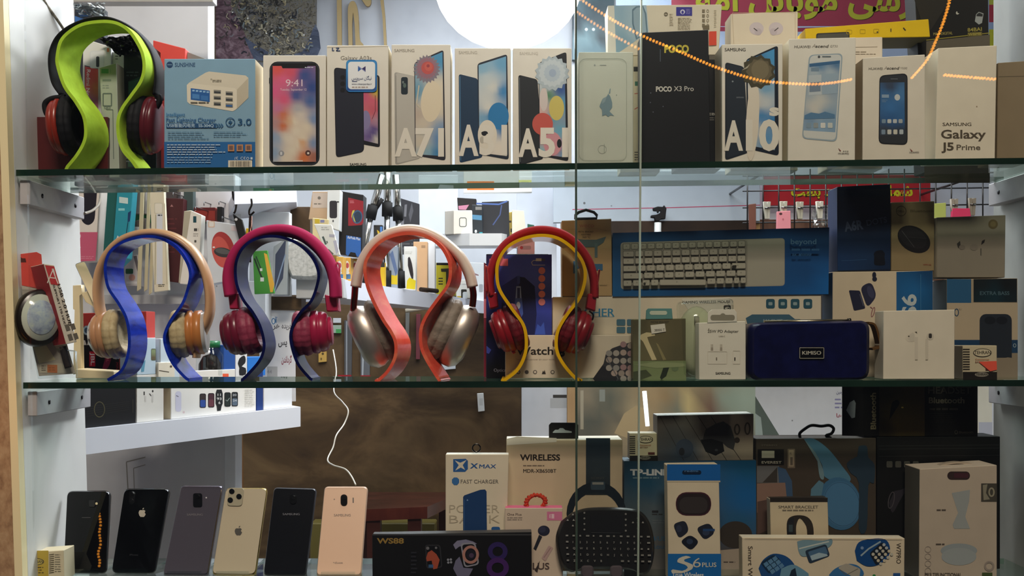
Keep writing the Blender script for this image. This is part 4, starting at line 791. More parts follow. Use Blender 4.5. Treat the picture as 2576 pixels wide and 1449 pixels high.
def art_bey(a):  # shelf shade put into the print: darker top, greyed keyboard
    a.hue([(1541, 586), (2086, 572), (2084, 740), (1541, 746)], [(1541, 590, '#0f3f6c'), (1800, 580, '#0d355e'), (2080, 580, '#0e3a66'), (2030, 680, '#124a84'), (2080, 735, '#1766b0'), (1541, 740, '#185c94'), (1560, 660, '#164f80'), (1800, 740, '#124474')], 10, 6)
    a.poly(rquad([(1561, 610), (1974, 599), (1974, 719), (1562, 728)], 9), '#9d9a8c'); a.poly(rquad([(1563, 612), (1880, 604), (1880, 718), (1564, 726)], 7), '#8f8c80'); a.poly(rquad([(1880, 604), (1972, 601), (1972, 717), (1880, 719)], 5), '#a5a294')
    for r_ in range(6):
        n = (15, 13, 13, 12, 11, 10)[r_]; y = 613+r_*18.5
        x = 1567; tot = 310.0; ws = [1]*n
        if r_ in (1, 2): ws[0] = 1.3
        if r_ == 3: ws[-1] = 1.6; ws[0] = 1.5
        if r_ == 4: ws[0] = 2.0
        if r_ == 5: ws = [1, 1, .9, .9, 5, 1, .9, .9, .7, .7]
        k = tot/sum(ws)
        for w in ws:
            sl = -(x-1567)*.025
            a.poly(rquad([(x, y+sl), (x+w*k-2.6, y+sl-.3), (x+w*k-2.6, y+15+sl), (x, y+15.4+sl)], 3), '#5f5c54'); a.poly(rquad([(x+1, y+1+sl), (x+w*k-3.6, y+.8+sl), (x+w*k-3.6, y+13.6+sl), (x+1, y+14+sl)], 2.5), '#aaa798'); a.rect(x+w*k*.35, y+5+sl, x+w*k*.35+3, y+8+sl, '#8a867a'); x += w*k
    a.poly([(1842, 668), (1850, 668), (1850, 672), (1842, 674), (1838, 671)], '#2a2824'); a.ell(1620, 714, 3, 3, '#3a3834')
    a.text('beyond', 1986, 615, 13, '#5a83a4', 64, .012); a.scrib(1988, 624, 2072, 634, 1, '#2f5f8c', .5); a.text('BK-8000RF', 1990, 645, 6, '#2f5f8c', 48, .01)
cbox('keyboard_box', 'wide blue keyboard carton printed with a white keyboard, laid on the cream one', 'box', [(1541, 588), (2086, 572), (2084, 0), (1541, 0)], .103, .05, '#12436f', art_bey, base=zt)
def art_weco(a):
    a.text('weco', 1457, 572, 11, '#a8755c', 37, .01); a.line([(1425, 580), (1430, 577), (1500, 575), (1526, 580)], 1, '#9c8560')
    a.text('METAL BRACKET', 1455, 585, 4, '#4c4030', 38, .02); a.text('ADJUSTABLE', 1462, 592, 4, '#4c4030', 24, .02); a.text('360 °C', 1465, 599, 4.5, '#4c4030', 20, .03)
    a.poly([(1440, 600), (1470, 603), (1500, 603), (1525, 595), (1518, 610), (1500, 622), (1470, 622), (1452, 615)], '#56686c'); a.rect(1496, 612, 1503, 648, '#5f7478'); a.rect(1442, 657, 1448, 688, '#3f6c94'); a.rect(1449, 665, 1458, 676, '#3a5c7c'); a.rect(1490, 664, 1516, 680, '#3a6488'); a.rect(1448, 668, 1449, 735, '#7a8c98'); a.text('weco.ir', 1508, 719, 4, '#7c6a48', 20, .01)
o = cbox('bracket_box', 'brown kraft carton with a dark hanger loop standing on the cream keyboard carton', 'box', [(1413, 555), (1538, 550), (1540, 0), (1414, 0)], .104, .04, '#b3966a', art_weco, base=W(1476, 746, .105).z)
b = B(); b.tube([W(x, y, .106) for x, y in [(1448, 552), (1448, 541), (1456, 534), (1474, 528), (1494, 534), (1501, 541), (1501, 550), (1448, 551)]], .0022, M('#2a2826', 'rubber'), 6); b.build('hanger_loop', o)
def art_wood(a):
    a.rect(1593, 908, 1726, 960, '#7c8a60'); a.hue([(1593, 806), (1724, 802), (1724, 905), (1593, 908)], [(1600, 810, '#57523a'), (1720, 810, '#605a40'), (1660, 850, '#6a6246'), (1620, 890, '#6f6a4c'), (1715, 890, '#5c5840')], 5, 4)
    a.text('PHONE BRACKET', 1637, 813, 5, '#2c2a22', 46, .03)
    a.poly([(1612, 842), (1626, 836), (1646, 838), (1648, 844), (1628, 848), (1632, 860), (1652, 905), (1640, 906), (1618, 860), (1610, 852)], '#cdbf94'); a.poly([(1650, 862), (1656, 866), (1676, 905), (1668, 906)], '#8c835c')
    a.poly([(1593, 935), (1625, 930), (1640, 945), (1610, 956), (1593, 955)], '#4c543c'); a.poly([(1660, 950), (1672, 915), (1682, 912), (1684, 922), (1676, 946), (1664, 955)], '#2a3428'); a.ell(1698, 925, 9, 9, '#6a7a58')
    a.poly([(1595, 918), (1650, 910), (1724, 914), (1724, 922), (1650, 926)], '#8f9a70')
o = cbox('stand_box', 'olive windowed carton with a cream folding bracket and teal hang tab', 'box', [(1592, 803), (1725, 801), (1725, 0), (1592, 0)], .05, .024, '#6a6a48', art_wood, 2)
P = o_plane[o.name]
plate('hang_tab', o, P, [(1625, 781), (1630, 776), (1690, 776), (1692, 802), (1624, 803)], .001, '#5f8f8c', fn=lambda a: a.rr(1634, 782, 1678, 792, 5, '#c4ccb8'))
part_art('price_label', o, P, lambda a: (a.poly([(1636, 818), (1672, 814), (1675, 834), (1639, 840)], '#d9d5c6'), a.text('38000 T', 1646, 834, 6, '#4a463c', 26, .03, rot=-3)), .0012, 'white price label')
# mouse blister
root = thing('blister_pack', W(1760, 955, .07), 'clear blister with a pale green mouse under a white card', 'blister pack')
P = Plane(W(1760, 950, .078))
plate('header_card', root, P, rquad([(1713, 752), (1838, 748), (1842, 790), (1838, 945), (1716, 945)][:4], 6), .001, '#d8d2c4', fn=lambda a: (a.text('GAMING WIRELESS MOUSE', 1716, 764, 6.5, '#2a2824', 121, .03, rot=-1), a.rr(1820, 768, 1838, 782, 3, '#3a3834'), a.text('4D', 1823, 779, 7, '#d8d2c4', 12, .02)))
b = B(); cM = W(1752, 860, .068); b.lathe(cM, Vector((0, -1, 0)), Vector((0, 0, 1)), Vector((1, 0, 0)), [(-.01, 0), (-.01, .026), (0, .029), (.008, .027), (.014, .02), (.016, 0)], M('#b9bc9c', 'gloss'), 30, 1.75, 1); m_ = b.build('mouse', root)
b = B(); b.lathe(W(1752, 806, .053), Vector((1, 0, 0)), Vector((0, 0, 1)), Vector((0, 1, 0)), [(-.003, 0), (-.003, .006), (.003, .006), (.003, 0)], M('#8a8a78', 'rubber'), 16); b.build('scroll_wheel', m_)
b = B(); b.slab([P(x, y, .03) for x, y in rquad([(1700, 760), (1836, 752), (1840, 951), (1708, 951)], 12)][::-1], -P.n*.03, CLEAR, None, .006); o = b.build('blister_shell', root); o['label'] = 'clear plastic shell'
def art_25(a):
    a.text('25W PD Adapter', 1780, 837, 7, '#4a463e', 78, .01); a.text('USB-C', 1808, 848, 3.5, '#8a8272', 16, .01)
    for x in (1791, 1814): a.rect(x-3, 866, x+3, 882, '#a89f90'); a.rect(x-3, 866, x+3, 874, '#c4bcac')
    a.frame(1780, 884, 1829, 916, 2, 1, '#cfc6b6'); a.line([(1783, 826), (1784, 834)], 1.5, '#6a6252'); a.rect(1801, 899, 1804, 906, '#8a8272'); a.frame(1843, 882, 1862, 916, 2, 1, '#d8d0c0'); a.rect(1847, 899, 1850, 907, '#3a362e'); a.text('SAMSUNG', 1800, 942, 6, '#3a362e', 37, .03)
o = cbox('adapter_box', 'white charger carton with a hang tab beside the navy speaker', 'box', [(1758, 812), (1876, 808), (1876, 0), (1759, 0)], .02, .03, '#e6e1d2', art_25, 2)
plate('hang_tab', o, o_plane[o.name], [(1779, 812), (1781, 786), (1790, 779), (1846, 778), (1853, 786), (1854, 809)], .001, '#e6e1d2', fn=lambda a: (a.rr(1787, 792, 1848, 806, 6, '#8f8a78'), a.ell(1818, 797, 8, 9, '#8f8a78')))
# navy speaker
root = thing('bluetooth_speaker', W(2037, 955, .05), 'navy blue portable speaker with a nameplate and folded antenna', 'speaker')
NV = M('#141848', 'rubber'); P = Plane(W(2037, 955, .02)); zb = shelf_z(2, P(2037, 950).x)
pts = rquad([(1887, 812), (2191, 806), (2190, 955), (1886, 957)], 26, 6)
b = B(); b.slab([P(x, y) for x, y in pts][::-1], Vector((0, .055, 0)), mat_noise('speaker_shell', ['#0b0d34', '#0e113e', '#111546'], (60, 60, 60), .3, 3), M('#0d1040', 'satin'), .006); b.build('body', root)
plate('nameplate', root, P, rquad([(2009, 874), (2072, 872), (2073, 901), (2010, 903)], 2), .0015, M('#0c0c10', 'gloss'), fn=lambda a: (a.frame(2010, 874, 2072, 902, 2, 1.5, '#a8a498'), a.text('KIMISO', 2017, 892, 9, '#c4c0b4', 47, .02)), lift=.0005)
b = B(); b.tube([W(1922, 811, .035), W(2060, 808, .035), W(2132, 807, .035)], [.003, .0026, .002], M('#a89c84', 'metal'), 8); b.tube([W(2132, 807, .035), W(2140, 807, .035)], .0036, M('#5a5448', 'metal'), 8); b.build('antenna', root)
b = B(); b.sweep([W(x, y, .05) for x, y in smooth_path([(2180, 812), (2196, 818), (2206, 850), (2208, 872), (2190, 878)], 4)], .009, .0014, M('#5c3f20', 'matte'), 4); b.build('strap', root)
def art_s6(a):
    a.hue([(2255, 684), (2346, 681), (2346, 960), (2255, 960)], [(2255, 690, '#195488'), (2340, 690, '#123f6c'), (2300, 740, '#1d66a4'), (2340, 760, '#16507f'), (2290, 800, '#1b6098'), (2300, 950, '#12406c')], 4, 6)
    a.text('S6', 2304, 798, 34, '#b9c4c8', 58, .03, rot=-90); a.line([(2316, 690), (2316, 900)], .8, '#4c86b0')
    a.poly(rquad([(2135, 730), (2163, 731), (2177, 776), (2148, 782)], 4), '#23263e'); a.poly(rquad([(2163, 722), (2192, 708), (2206, 745), (2182, 775)], 14), '#2a2c46'); a.ell(2190, 735, 8, 16, '#3d3f5c', -20); a.line([(2163, 740), (2172, 770)], 2, '#5a5c74')
    a.ell(2199, 692, 5, 8, '#23263a'); a.ell(2200, 702, 6, 6, '#23263a'); a.ring(2196, 785, 4, 13, 1.8, '#8a4a5a', 15); a.line([(2189, 772), (2194, 776)], 2, '#8a4a5a')
cbox('earbud_box', 'cream and blue earbud carton with an open dark case, behind the speaker', 'box', [(2095, 684), (2347, 681), (2347, 0), (2094, 0)], .095, .05, '#d2c3aa', art_s6, 2, mats=dict(left='#123a5c'))
zs6 = W(2220, 682.5, .095).z
def art_a6(a):
    a.hue([(2106, 480), (2240, 474), (2240, 677), (2107, 681)], [(2110, 480, '#0e1830'), (2230, 480, '#0c1528'), (2170, 560, '#0e1a34'), (2120, 670, '#123460'), (2170, 650, '#133258'), (2230, 670, '#0e2444')], 6, 8)  # dark top, lighter foot: shadow of the shelf above painted in
    a.text('A6R', 2125, 582, 22, '#46506a', 48, .04, rot=-8); a.text('DOTS', 2181, 568, 14, '#3f4862', 52, .02, rot=-10); a.line([(2116, 656), (2180, 653)], 1, '#2f5480'); a.poly(rquad([(2200, 632), (2222, 628), (2228, 668), (2198, 668)], 8), '#0a0f1c'); a.ell(2212, 640, 14, 10, '#0c1220')
cbox('earbud_box', 'tall midnight blue earbud carton on the cream and blue carton', 'box', [(2106, 470), (2240, 463), (2240, 0), (2107, 0)], .097, .045, '#101c36', art_a6, base=zs6, mats=dict(left='#26386a'))
def art_dell(a):
    a.ring(2267, 531, 13, 13, 1.6, '#4a4230'); a.text('DELL', 2258, 534, 5, '#4a4230', 18, .02); a.text('Bluetooth', 2290, 534, 6.5, '#6a5e42', 58, .01)
    a.ell(2299, 602, 44, 31, '#201e20', 30); a.ell(2296, 598, 38, 24, '#29272a', 30); a.line([(2268, 580), (2300, 622)], 1.2, '#5a565a'); a.line([(2285, 596), (2330, 600)], 1, '#3f3c40'); a.text('WM126', 2322, 668, 4, '#8a4a3a', 20, .02)
cbox('mouse_box', 'tan mouse carton with a dark oval mouse, on the cream and blue carton', 'box', [(2242, 509), (2351, 506), (2350, 0), (2242, 0)], .097, .045, '#8e7d5c', art_dell, base=zs6+.0003, mats=dict(top='#efe8dc'))
def art_ex(a):
    a.rect(2382, 702, 2443, 762, '#2c5c84'); a.rect(2449, 702, 2558, 760, '#10171c'); a.hue([(2449, 702), (2558, 701), (2558, 760), (2449, 760)], [(2460, 710, '#141c20'), (2540, 710, '#0c1014'), (2500, 750, '#10303c'), (2550, 750, '#0c1c24')], 4, 3); a.text('EXTRA BASS', 2465, 742, 9, '#4a6470', 74, .02)
    a.rect(2382, 762, 2560, 855, '#b8a890'); a.rect(2382, 855, 2560, 888, '#1f3f60'); a.rect(2382, 888, 2560, 955, '#8f8270'); a.rr(2464, 790, 2545, 900, 16, '#262c36'); a.ell(2490, 806, 14, 10, '#1a1e26'); a.ell(2520, 806, 14, 10, '#1a1e26'); a.poly([(2530, 880), (2545, 880), (2545, 900), (2530, 898)], '#262c36'); a.ring(2406, 786, 6, 10, 2.4, '#34506a'); a.text('2.1', 2412, 780, 4, '#6a6254'); a.ring(2552, 869, 4, 5, 1.4, '#9fb0b8')
cbox('speaker_box', 'tall carton with a black band and dark speaker picture at the right end', 'box', [(2382, 702), (2560, 700), (2560, 0), (2382, 0)], .085, .055, '#a89880', art_ex, 2, mats=dict(left='#3f5058'))
zex = W(2470, 701, .085).z
def art_air(a):
    a.ell(2498, 564, 12, 12, '#6a5c40'); a.ell(2498, 564, 7, 7, '#7c6d4c'); a.poly([(2407, 613), (2415, 606), (2417, 622), (2410, 624)], '#3a3834'); a.poly([(2470, 606), (2478, 602), (2476, 610), (2468, 616)], '#2c2a28'); a.rect(2466, 625, 2469, 642, '#5a564e'); a.ell(2450, 622, 10, 8, '#7f786c'); a.ell(2420, 622, 8, 6, '#7a7368')
cbox('earbud_box', 'grey-cream earbud carton with faint earbuds, on the speaker carton', 'box', [(2357, 547), (2530, 541), (2528, 0), (2357, 0)], .092, .045, '#8a8375', art_air, base=zex+.0015, mats=dict(left='#c2b9a6'))
def art_ap(a):
    a.ell(2290, 850, 12, 10, '#e2d8c6'); a.poly([(2283, 853), (2288, 841), (2296, 836), (2301, 842), (2300, 858), (2292, 860)], '#d5ccbb'); a.rect(2301, 848, 2309, 905, '#d9cfbe'); a.ell(2286, 846, 2.2, 1.6, '#4a443a'); a.poly([(2301, 835), (2306, 834), (2307, 839)], '#4a443a')
    a.ell(2340, 846, 9, 9, '#d5ccbb'); a.rr(2336, 839, 2344, 851, 3, '#3d3a36'); a.rect(2328, 852, 2335, 905, '#d6ccba'); a.line([(2302, 905), (2308, 905)], 2, '#a89e8c'); a.line([(2328, 905), (2334, 905)], 2, '#a89e8c')
cbox('earbud_box', 'plain cream square carton with white earbuds beside the speaker', 'box', [(2223, 782), (2402, 779), (2401, 0), (2222, 0)], .025, .035, '#e8decb', art_ap, 2)
def battery(label, q, Y, k, base=None, yaw=0):
    x0, y0, x1, y1 = q; w, h = x1-x0, y1-y0
    def art(a):
        X = lambda f: x0+w*f
        Yy = lambda f: y0+h*f
        a.rect(x0, Yy(.8), x1, y1+8, '#231f1c'); a.ell(X(.55), Yy(.88), w*.2, h*.07, '#8a8478'); a.text('TEHRAN', X(.38), Yy(.91), h*.07, '#231f1c', w*.34, .03)
        for i in range(9): a.rect(x0, Yy(.1+i*.075), X(.2), Yy(.14+i*.075), '#3a342c')
        a.ell(X(.57), Yy(.22), w*.27, h*.13, '#3a342c'); a.ell(X(.57), Yy(.22), w*.25, h*.11, '#d9ccae'); a.text('TEHRAN', X(.33), Yy(.265), h*.1, '#2c2722', w*.48, .05)
        a.text('Commercial', X(.36), Yy(.45), h*.05, '#b0704c', w*.4, .02); a.text('BATTERY', X(.36), Yy(.53), h*.05, '#8a5a44', w*.3, .02); a.rect(X(.66), Yy(.68), X(.9), Yy(.76), '#5a2a26')
    return cbox('battery_box', label, 'box', (x0, y0, x1), Y, .03, '#cfc2a4', art, None if base else k, base=base, yaw=yaw, mats=dict(right='#a89c82', left='#8a8070'))
o = battery('small cream battery carton with a coral sticker beside the plain cream carton', (2422, 869, 2508, 952), .03, 2)
part_art('sticker', o, o_plane[o.name], lambda a: a.poly([(2461, 910), (2506, 908), (2507, 930), (2490, 934)], '#f0604c'), .0012, 'coral red sticker')
# ---------------------------------------------------------------- bottom shelf: phones on clear stands
ACR = mat_glass('clear_acrylic', (.9, .93, .93), 1, .05, .02)
GP = 'display phones leaning on the bottom shelf'
def leaning_phone(label, q, r, back, rim, fn, base_y=.07, pitch=24):
    P = Plane(W((q[2][0]+q[3][0])/2, (q[2][1]+q[3][1])/2, base_y), 0, pitch)
    root = thing('phone', P(*[(q[2][k]+q[3][k])/2 for k in (0, 1)]), label, 'phone', GP)
    out = rquad(q, r, 6); n_ = P.n
    b = B(); b.slab([P(*p) for p in out][::-1], -n_*.0085, back, rim, .0022); fn(Art(b, P, .0002), P, root); b.build('body', root)
    # clear stand: base plate, back rest and a small front lip
    xs = [P(*q[3]).x+.008, P(*q[2]).x-.008]; s = thing('phone_stand', P(*q[3]), 'clear acrylic stand under the '+label.split(' leaning')[0], 'phone stand', 'clear phone stands on the bottom shelf')
    zb = shelf_z(3, xs[0])+.0003; y0 = P(*q[3]).y-.006; y1 = base_y+.085
    b = B(); b.box(xs[0], xs[1], y0, y1, zb, zb+.003, ACR); b.build('base', s)
    lip = P(*q[3]).z
    b = B(); b.box(xs[0], xs[1], y0, y0+.0025, zb+.003, lip+.006, ACR); b.build('lip', s)
    b = B(); t = -n_*.011; a0, a1 = P(*q[3])+t, P(*q[2])+t; up = (P(*q[0])-P(*q[3]))*.55; a0.x, a1.x = xs
    if a0.z < zb+.0035: a0.z = a1.z = zb+.0035
    pr = [a0+up, a1+up, a1, a0]; pr[0].x, pr[1].x = xs; b.hexa(pr+[p-n_*.003 for p in pr], ACR); b.build('back_rest', s)
    return P, root
def cam_bump(root, P, pts, mat, h=.0012, lenses=(), name='camera'):
    b = B(); b.slab([P(x, y, h) for x, y in pts][::-1], -P.n*h, mat, mat, .0004)
    for x, y, r in lenses: b.slab([P(*p, h+.0008) for p in ell_pts(x, y, r, r)][::-1], -P.n*.0008, M('#0a0a0c', 'gloss'), M('#55524c', 'metal'), .0003)
    return b.build(name, root)
def f1(a, P, r):
    cam_bump(r, P, rrect(224, 1258, 240, 1276, 3), M('#0b0b0c', 'gloss')); cam_bump(r, P, rrect(240, 1264, 246, 1270, 2), M('#d8c9a0', 'gloss'), .0006, name='flash'); a.rect(206, 1301, 228, 1303, '#2a2a2c')
P1, _r = leaning_phone('glossy black phone with a squarish camera leaning leftmost on the bottom shelf', [(168, 1234), (277, 1233), (266, 1441), (158, 1440)], 15, M('#060607', 'mirror'), M('#141415', 'gloss'), f1)
rq = []
for x, y in smooth_path([(251, 1255), (246, 1272), (249, 1290), (253, 1318), (250, 1340), (253, 1368), (247, 1392), (251, 1412), (249, 1426)], 12):
    h_ = P1(x, y); d_ = (h_-Vector((0, -D, 0))).normalized(); rq.append(h_+(d_-P1.n*2*d_.dot(P1.n))*.3)
led_string(rq, 'short orange light string over the pavement, mirrored in the leftmost black phone', .55)
def logo(a, x, y, h, c):
    a.poly([(x-h*.05, y-h*.28), (x+h*.2, y-h*.32), (x+h*.36, y-h*.2), (x+h*.26, y-h*.02), (x+h*.4, y+h*.16), (x+h*.24, y+h*.44), (x+h*.08, y+h*.5), (x-h*.04, y+h*.45), (x-h*.16, y+h*.5), (x-h*.34, y+h*.3), (x-h*.42, y), (x-h*.34, y-h*.24), (x-h*.18, y-h*.31)], c); a.poly([(x+h*.02, y-h*.36), (x+h*.06, y-h*.52), (x+h*.2, y-h*.58), (x+h*.16, y-h*.42)], c)
def f2(a, P, r):
    cam_bump(r, P, rrect(325, 1236, 340, 1268, 7), M('#0c0c0e', 'gloss'), .0015, [(333, 1243, 5), (332, 1260, 5)]); a.kind = 'gloss'; logo(a, 358, 1290, 22, '#b3aa9c'); a.text('iPhone', 326, 1398, 4.5, '#2c2c30', 22, .01)
leaning_phone('glossy black phone with a pale fruit emblem leaning second from the left', [(312, 1228), (427, 1228), (388, 1441), (279, 1440)], 14, M('#050506', 'mirror'), M('#0f0f10', 'gloss'), f2)
def f3(a, P, r):
    cam_bump(r, P, rrect(486, 1241, 509, 1276, 5), M('#0d0d10', 'gloss'), .0012, [(498, 1250, 5.5)]); a.text('SAMSUNG', 470, 1297, 5, '#6a6468', 40, .02); a.ell(519, 1252, 2, 2, '#b9b4b4')
leaning_phone('grey-violet phone leaning third from the left', [(456, 1220), (560, 1221), (522, 1447), (409, 1446)], 8, M('#4a4650', 'dark'), M('#8f8998', 'metal'), f3)
def f4(a, P, r):
    cam_bump(r, P, rquad([(577, 1228), (615, 1228), (609, 1274), (571, 1273)], 9), M('#a39a84', 'gloss'), .0016, [(584, 1237, 7), (602, 1250, 7), (580, 1259, 7)]); logo(a, 600, 1336, 23, '#3a362f')
leaning_phone('gold phone with three camera lenses leaning fourth from the left', [(568, 1226), (673, 1226), (642, 1447), (532, 1446)], 13, M('#b7a88e', 'satin'), M('#d8b868', 'metal'), f4)
def f5(a, P, r):
    cam_bump(r, P, rrect(729, 1244, 746, 1269, 8), M('#0a0a0c', 'gloss'), .0014, [(737, 1252, 6)]); a.ell(737, 1263, 2.4, 2.4, '#d8cfae'); a.text('SAMSUNG', 711, 1296, 5, '#5f5f68', 43, .02)
leaning_phone('dark charcoal phone with an oval camera leaning fifth from the left', [(689, 1225), (796, 1228), (769, 1447), (662, 1446)], 10, M('#101116', 'dark'), M('#2c2d34', 'satin'), f5)
def f6(a, P, r):
    cam_bump(r, P, rrect(857, 1244, 874, 1273, 8), M('#0a0a0c', 'gloss'), .0014, [(865, 1252, 6)]); a.ell(864, 1266, 2.6, 2.6, '#efe6c8'); a.rect(887, 1252, 890, 1265, '#5f5048'); a.ell(841, 1256, 1.6, 1.6, '#8a7468'); a.text('SAMSUNG', 840, 1299, 6, '#8a7466', 42, .03); a.text('▾duos', 838, 1418, 5, '#8a7466', 24, .01)
P6, r6 = leaning_phone('rose gold phone with a white cable leaning rightmost of the six', [(816, 1223), (925, 1223), (908, 1449), (795, 1449)], 11, M('#e0b698', 'satin'), M('#c9a68c', 'satin'), f6)
b = B(); cb = [(838, 880, 0.5), (846, 935, .45), (840, 985, .4), (862, 1012, .38), (876, 1034, .36), (866, 1066, .34), (846, 1095, .3), (838, 1125, .28), (824, 1156, .25), (838, 1170, .22), (868, 1180, .2), (884, 1198, .185), (895, 1220, .165)]
b.tube([W(*p) for p in smooth_path(cb, 6)], .0012, M('#d6d0c4', 'satin'), 8); tag(b.build('charging_cable'), 'thin white cable hanging down to the rose gold phone', 'cable')
def art_bat3(a):
    a.rect(72, 1385, 122, 1449, '#b9a040'); a.ell(91, 1413, 20, 9, '#3a342c'); a.ell(91, 1413, 18, 7.5, '#b9a85c'); a.text('TEHRAN', 76, 1416, 7, '#2c2722', 32, .04); a.scrib(80, 1424, 112, 1444, 3, '#6a5a2c')
    for k in range(10): a.line([(124, 1396+k*5), (136, 1394+k*5)], 2, '#5a4f3c')
    a.scrib(138, 1392, 155, 1440, 8, '#8a8270', .3)
cbox('battery_box', 'small olive and cream battery carton at the left end of the bottom shelf', 'box', [(71, 1390), (160, 1384), (162, 0), (71, 0)], .03, .035, '#d2c6a8', art_bat3, 3)
# ---------------------------------------------------------------- bottom shelf: cartons
def art_xm(a):
    a.poly([(1140, 1155), (1172, 1154), (1177, 1159), (1177, 1180), (1170, 1187), (1140, 1187)], '#2d5c96')
    a.poly([(1145, 1184), (1154, 1170), (1144, 1158), (1158, 1164), (1174, 1157), (1164, 1170), (1170, 1182), (1159, 1176)], '#d9cdb6')
    a.text('X', 1182, 1178, 12, '#2d5c96', 20, .03, .1); a.text('MAX', 1205, 1178, 10, '#2d5c96', 42, .04, .1)
    a.poly([(1137, 1206), (1142, 1201), (1150, 1201), (1155, 1206), (1155, 1214), (1150, 1220), (1142, 1220), (1137, 1214)], '#3a6ea6'); a.text('FAST CHARGER', 1159, 1216, 9.5, '#6f6a62', 95, .004)
    a.text('POWER', 1130, 1290, 20, '#b3a68f', 126, -.008); a.text('BANK', 1130, 1316, 20, '#b3a68f', 128, -.008)
    a.poly([(1165, 1250), (1168, 1246), (1208, 1232), (1220, 1231), (1224, 1236), (1225, 1340), (1165, 1340)], '#1c3c68'); a.line([(1168, 1256), (1168, 1338)], 1.4, '#3a6090'); a.rr(1236, 1325, 1258, 1336, 5, '#2d5c96'); a.ell(1176, 1258, 2, 2, '#6f8cb0')
o = cbox('power_bank_box', 'cream power bank carton with blue winged emblem beside the brown wall', 'box', [(1121, 1143), (1280, 1143), (1272, 0), (1121, 0)], .05, .022, '#dccfb6', art_xm, 3, mats=dict(top='#f2eee2', right='#9c8f7a'))
b = B(); P = o_plane[o.name]; b.tube([P(1198+10*math.cos(t*.3), 1129+10*math.sin(t*.3), -.008) for t in range(22)], .0011, M('#3a342c', 'metal'), 6); b.build('hanging_ring', o)
def art_wire(a):
    a.poly([(1275, 1104), (1300, 1098), (1400, 1102), (1400, 1112), (1275, 1120)], '#e6dccb'); a.text('WIRELESS', 1308, 1158, 14.5, '#2a2420', 101, .03); a.scrib(1316, 1169, 1376, 1174, 1, '#7a6c5c', .6); a.text('MDR-XB650BT', 1316, 1189, 9, '#3f3730', 83, .025)
    a.rect(1474, 1102, 1535, 1245, '#232f38'); a.hue([(1474, 1102), (1535, 1102), (1535, 1245), (1474, 1245)], [(1480, 1110, '#2a3a46'), (1530, 1110, '#263642'), (1500, 1180, '#2f3a40'), (1500, 1240, '#22292e')], 3, 5); a.text('SONY', 1486, 1205, 5, '#4a4a46', 36, .01)
    a.loop(ell_pts(1500, 1292, 75, 80), ell_pts(1500, 1300, 60, 62), '#1c252d'); a.rr(1486, 1211, 1522, 1232, 4, '#3a4a56'); a.rect(1490, 1213, 1518, 1219, '#8a8a84')
o = cbox('headphone_box', 'bulging cream headphone carton with a dark strip and black hang tab', 'box', [(1274, 1108), (1566, 1106), (1566, 0), (1272, 0)], .085, .06, '#c9b596', art_wire, 3, mats=dict(top='#efe4d0'))
def tab(a): a.poly([(1392, 1090), (1398, 1084), (1406, 1084), (1410, 1080), (1418, 1080), (1424, 1085), (1440, 1088), (1440, 1092), (1392, 1092)], '#b9c4ca')
plate('hang_tab', o, o_plane[o.name], [(1382, 1108), (1382, 1072), (1388, 1066), (1450, 1066), (1457, 1072), (1457, 1107)], .001, '#1a1817', fn=tab, lift=-.02)
def art_one(a):
    a.text('One Plus', 1276, 1297, 6, '#6a5a50', 36, .01); a.scrib(1276, 1300, 1318, 1310, 2, '#8a7c70'); a.rect(1376, 1287, 1414, 1309, '#d2789a'); a.text('1', 1388, 1304, 11, '#e8c4cc', 6, .03); a.text('E', 1382, 1303, 9, '#e8c4cc', 6, .02)
    a.ell(1368, 1335, 15, 13, '#26283a'); a.ell(1364, 1332, 9, 8, '#34364c'); a.poly([(1356, 1345), (1364, 1350), (1348, 1385), (1342, 1380)], '#26262e')
    a.poly(rquad([(1380, 1372), (1392, 1378), (1372, 1412), (1362, 1404)], 3), '#b89a94'); a.line([(1368, 1403), (1385, 1378)], 1.4, '#8a6a66'); a.text('LUS', 1340, 1432, 16, '#5a4a44', 42, .02); a.poly([(1345, 1435), (1358, 1410), (1352, 1440)], '#3a302c')
o = cbox('earphone_box', 'small pink-topped cream carton with a red rope loop handle', 'box', [(1270, 1278), (1416, 1278), (1416, 0), (1270, 0)], .035, .024, '#cdb9a4', art_one, 3, mats=dict(top='#e8709c'))
b = B(); q = [W(x, y, .05) for x, y in smooth_path([(1325, 1276), (1324, 1262), (1334, 1249), (1350, 1245), (1366, 1250), (1372, 1262), (1364, 1276)], 6)]
for ph in (0, math.pi): b.tube([p+Vector((.0018*math.cos(i*1.1+ph), .0018*math.sin(i*1.1+ph), .0012*math.sin(i*1.1+ph))) for i, p in enumerate(q)], .0021, M('#c2402c', 'matte'), 7)
b.build('rope_handle', o)
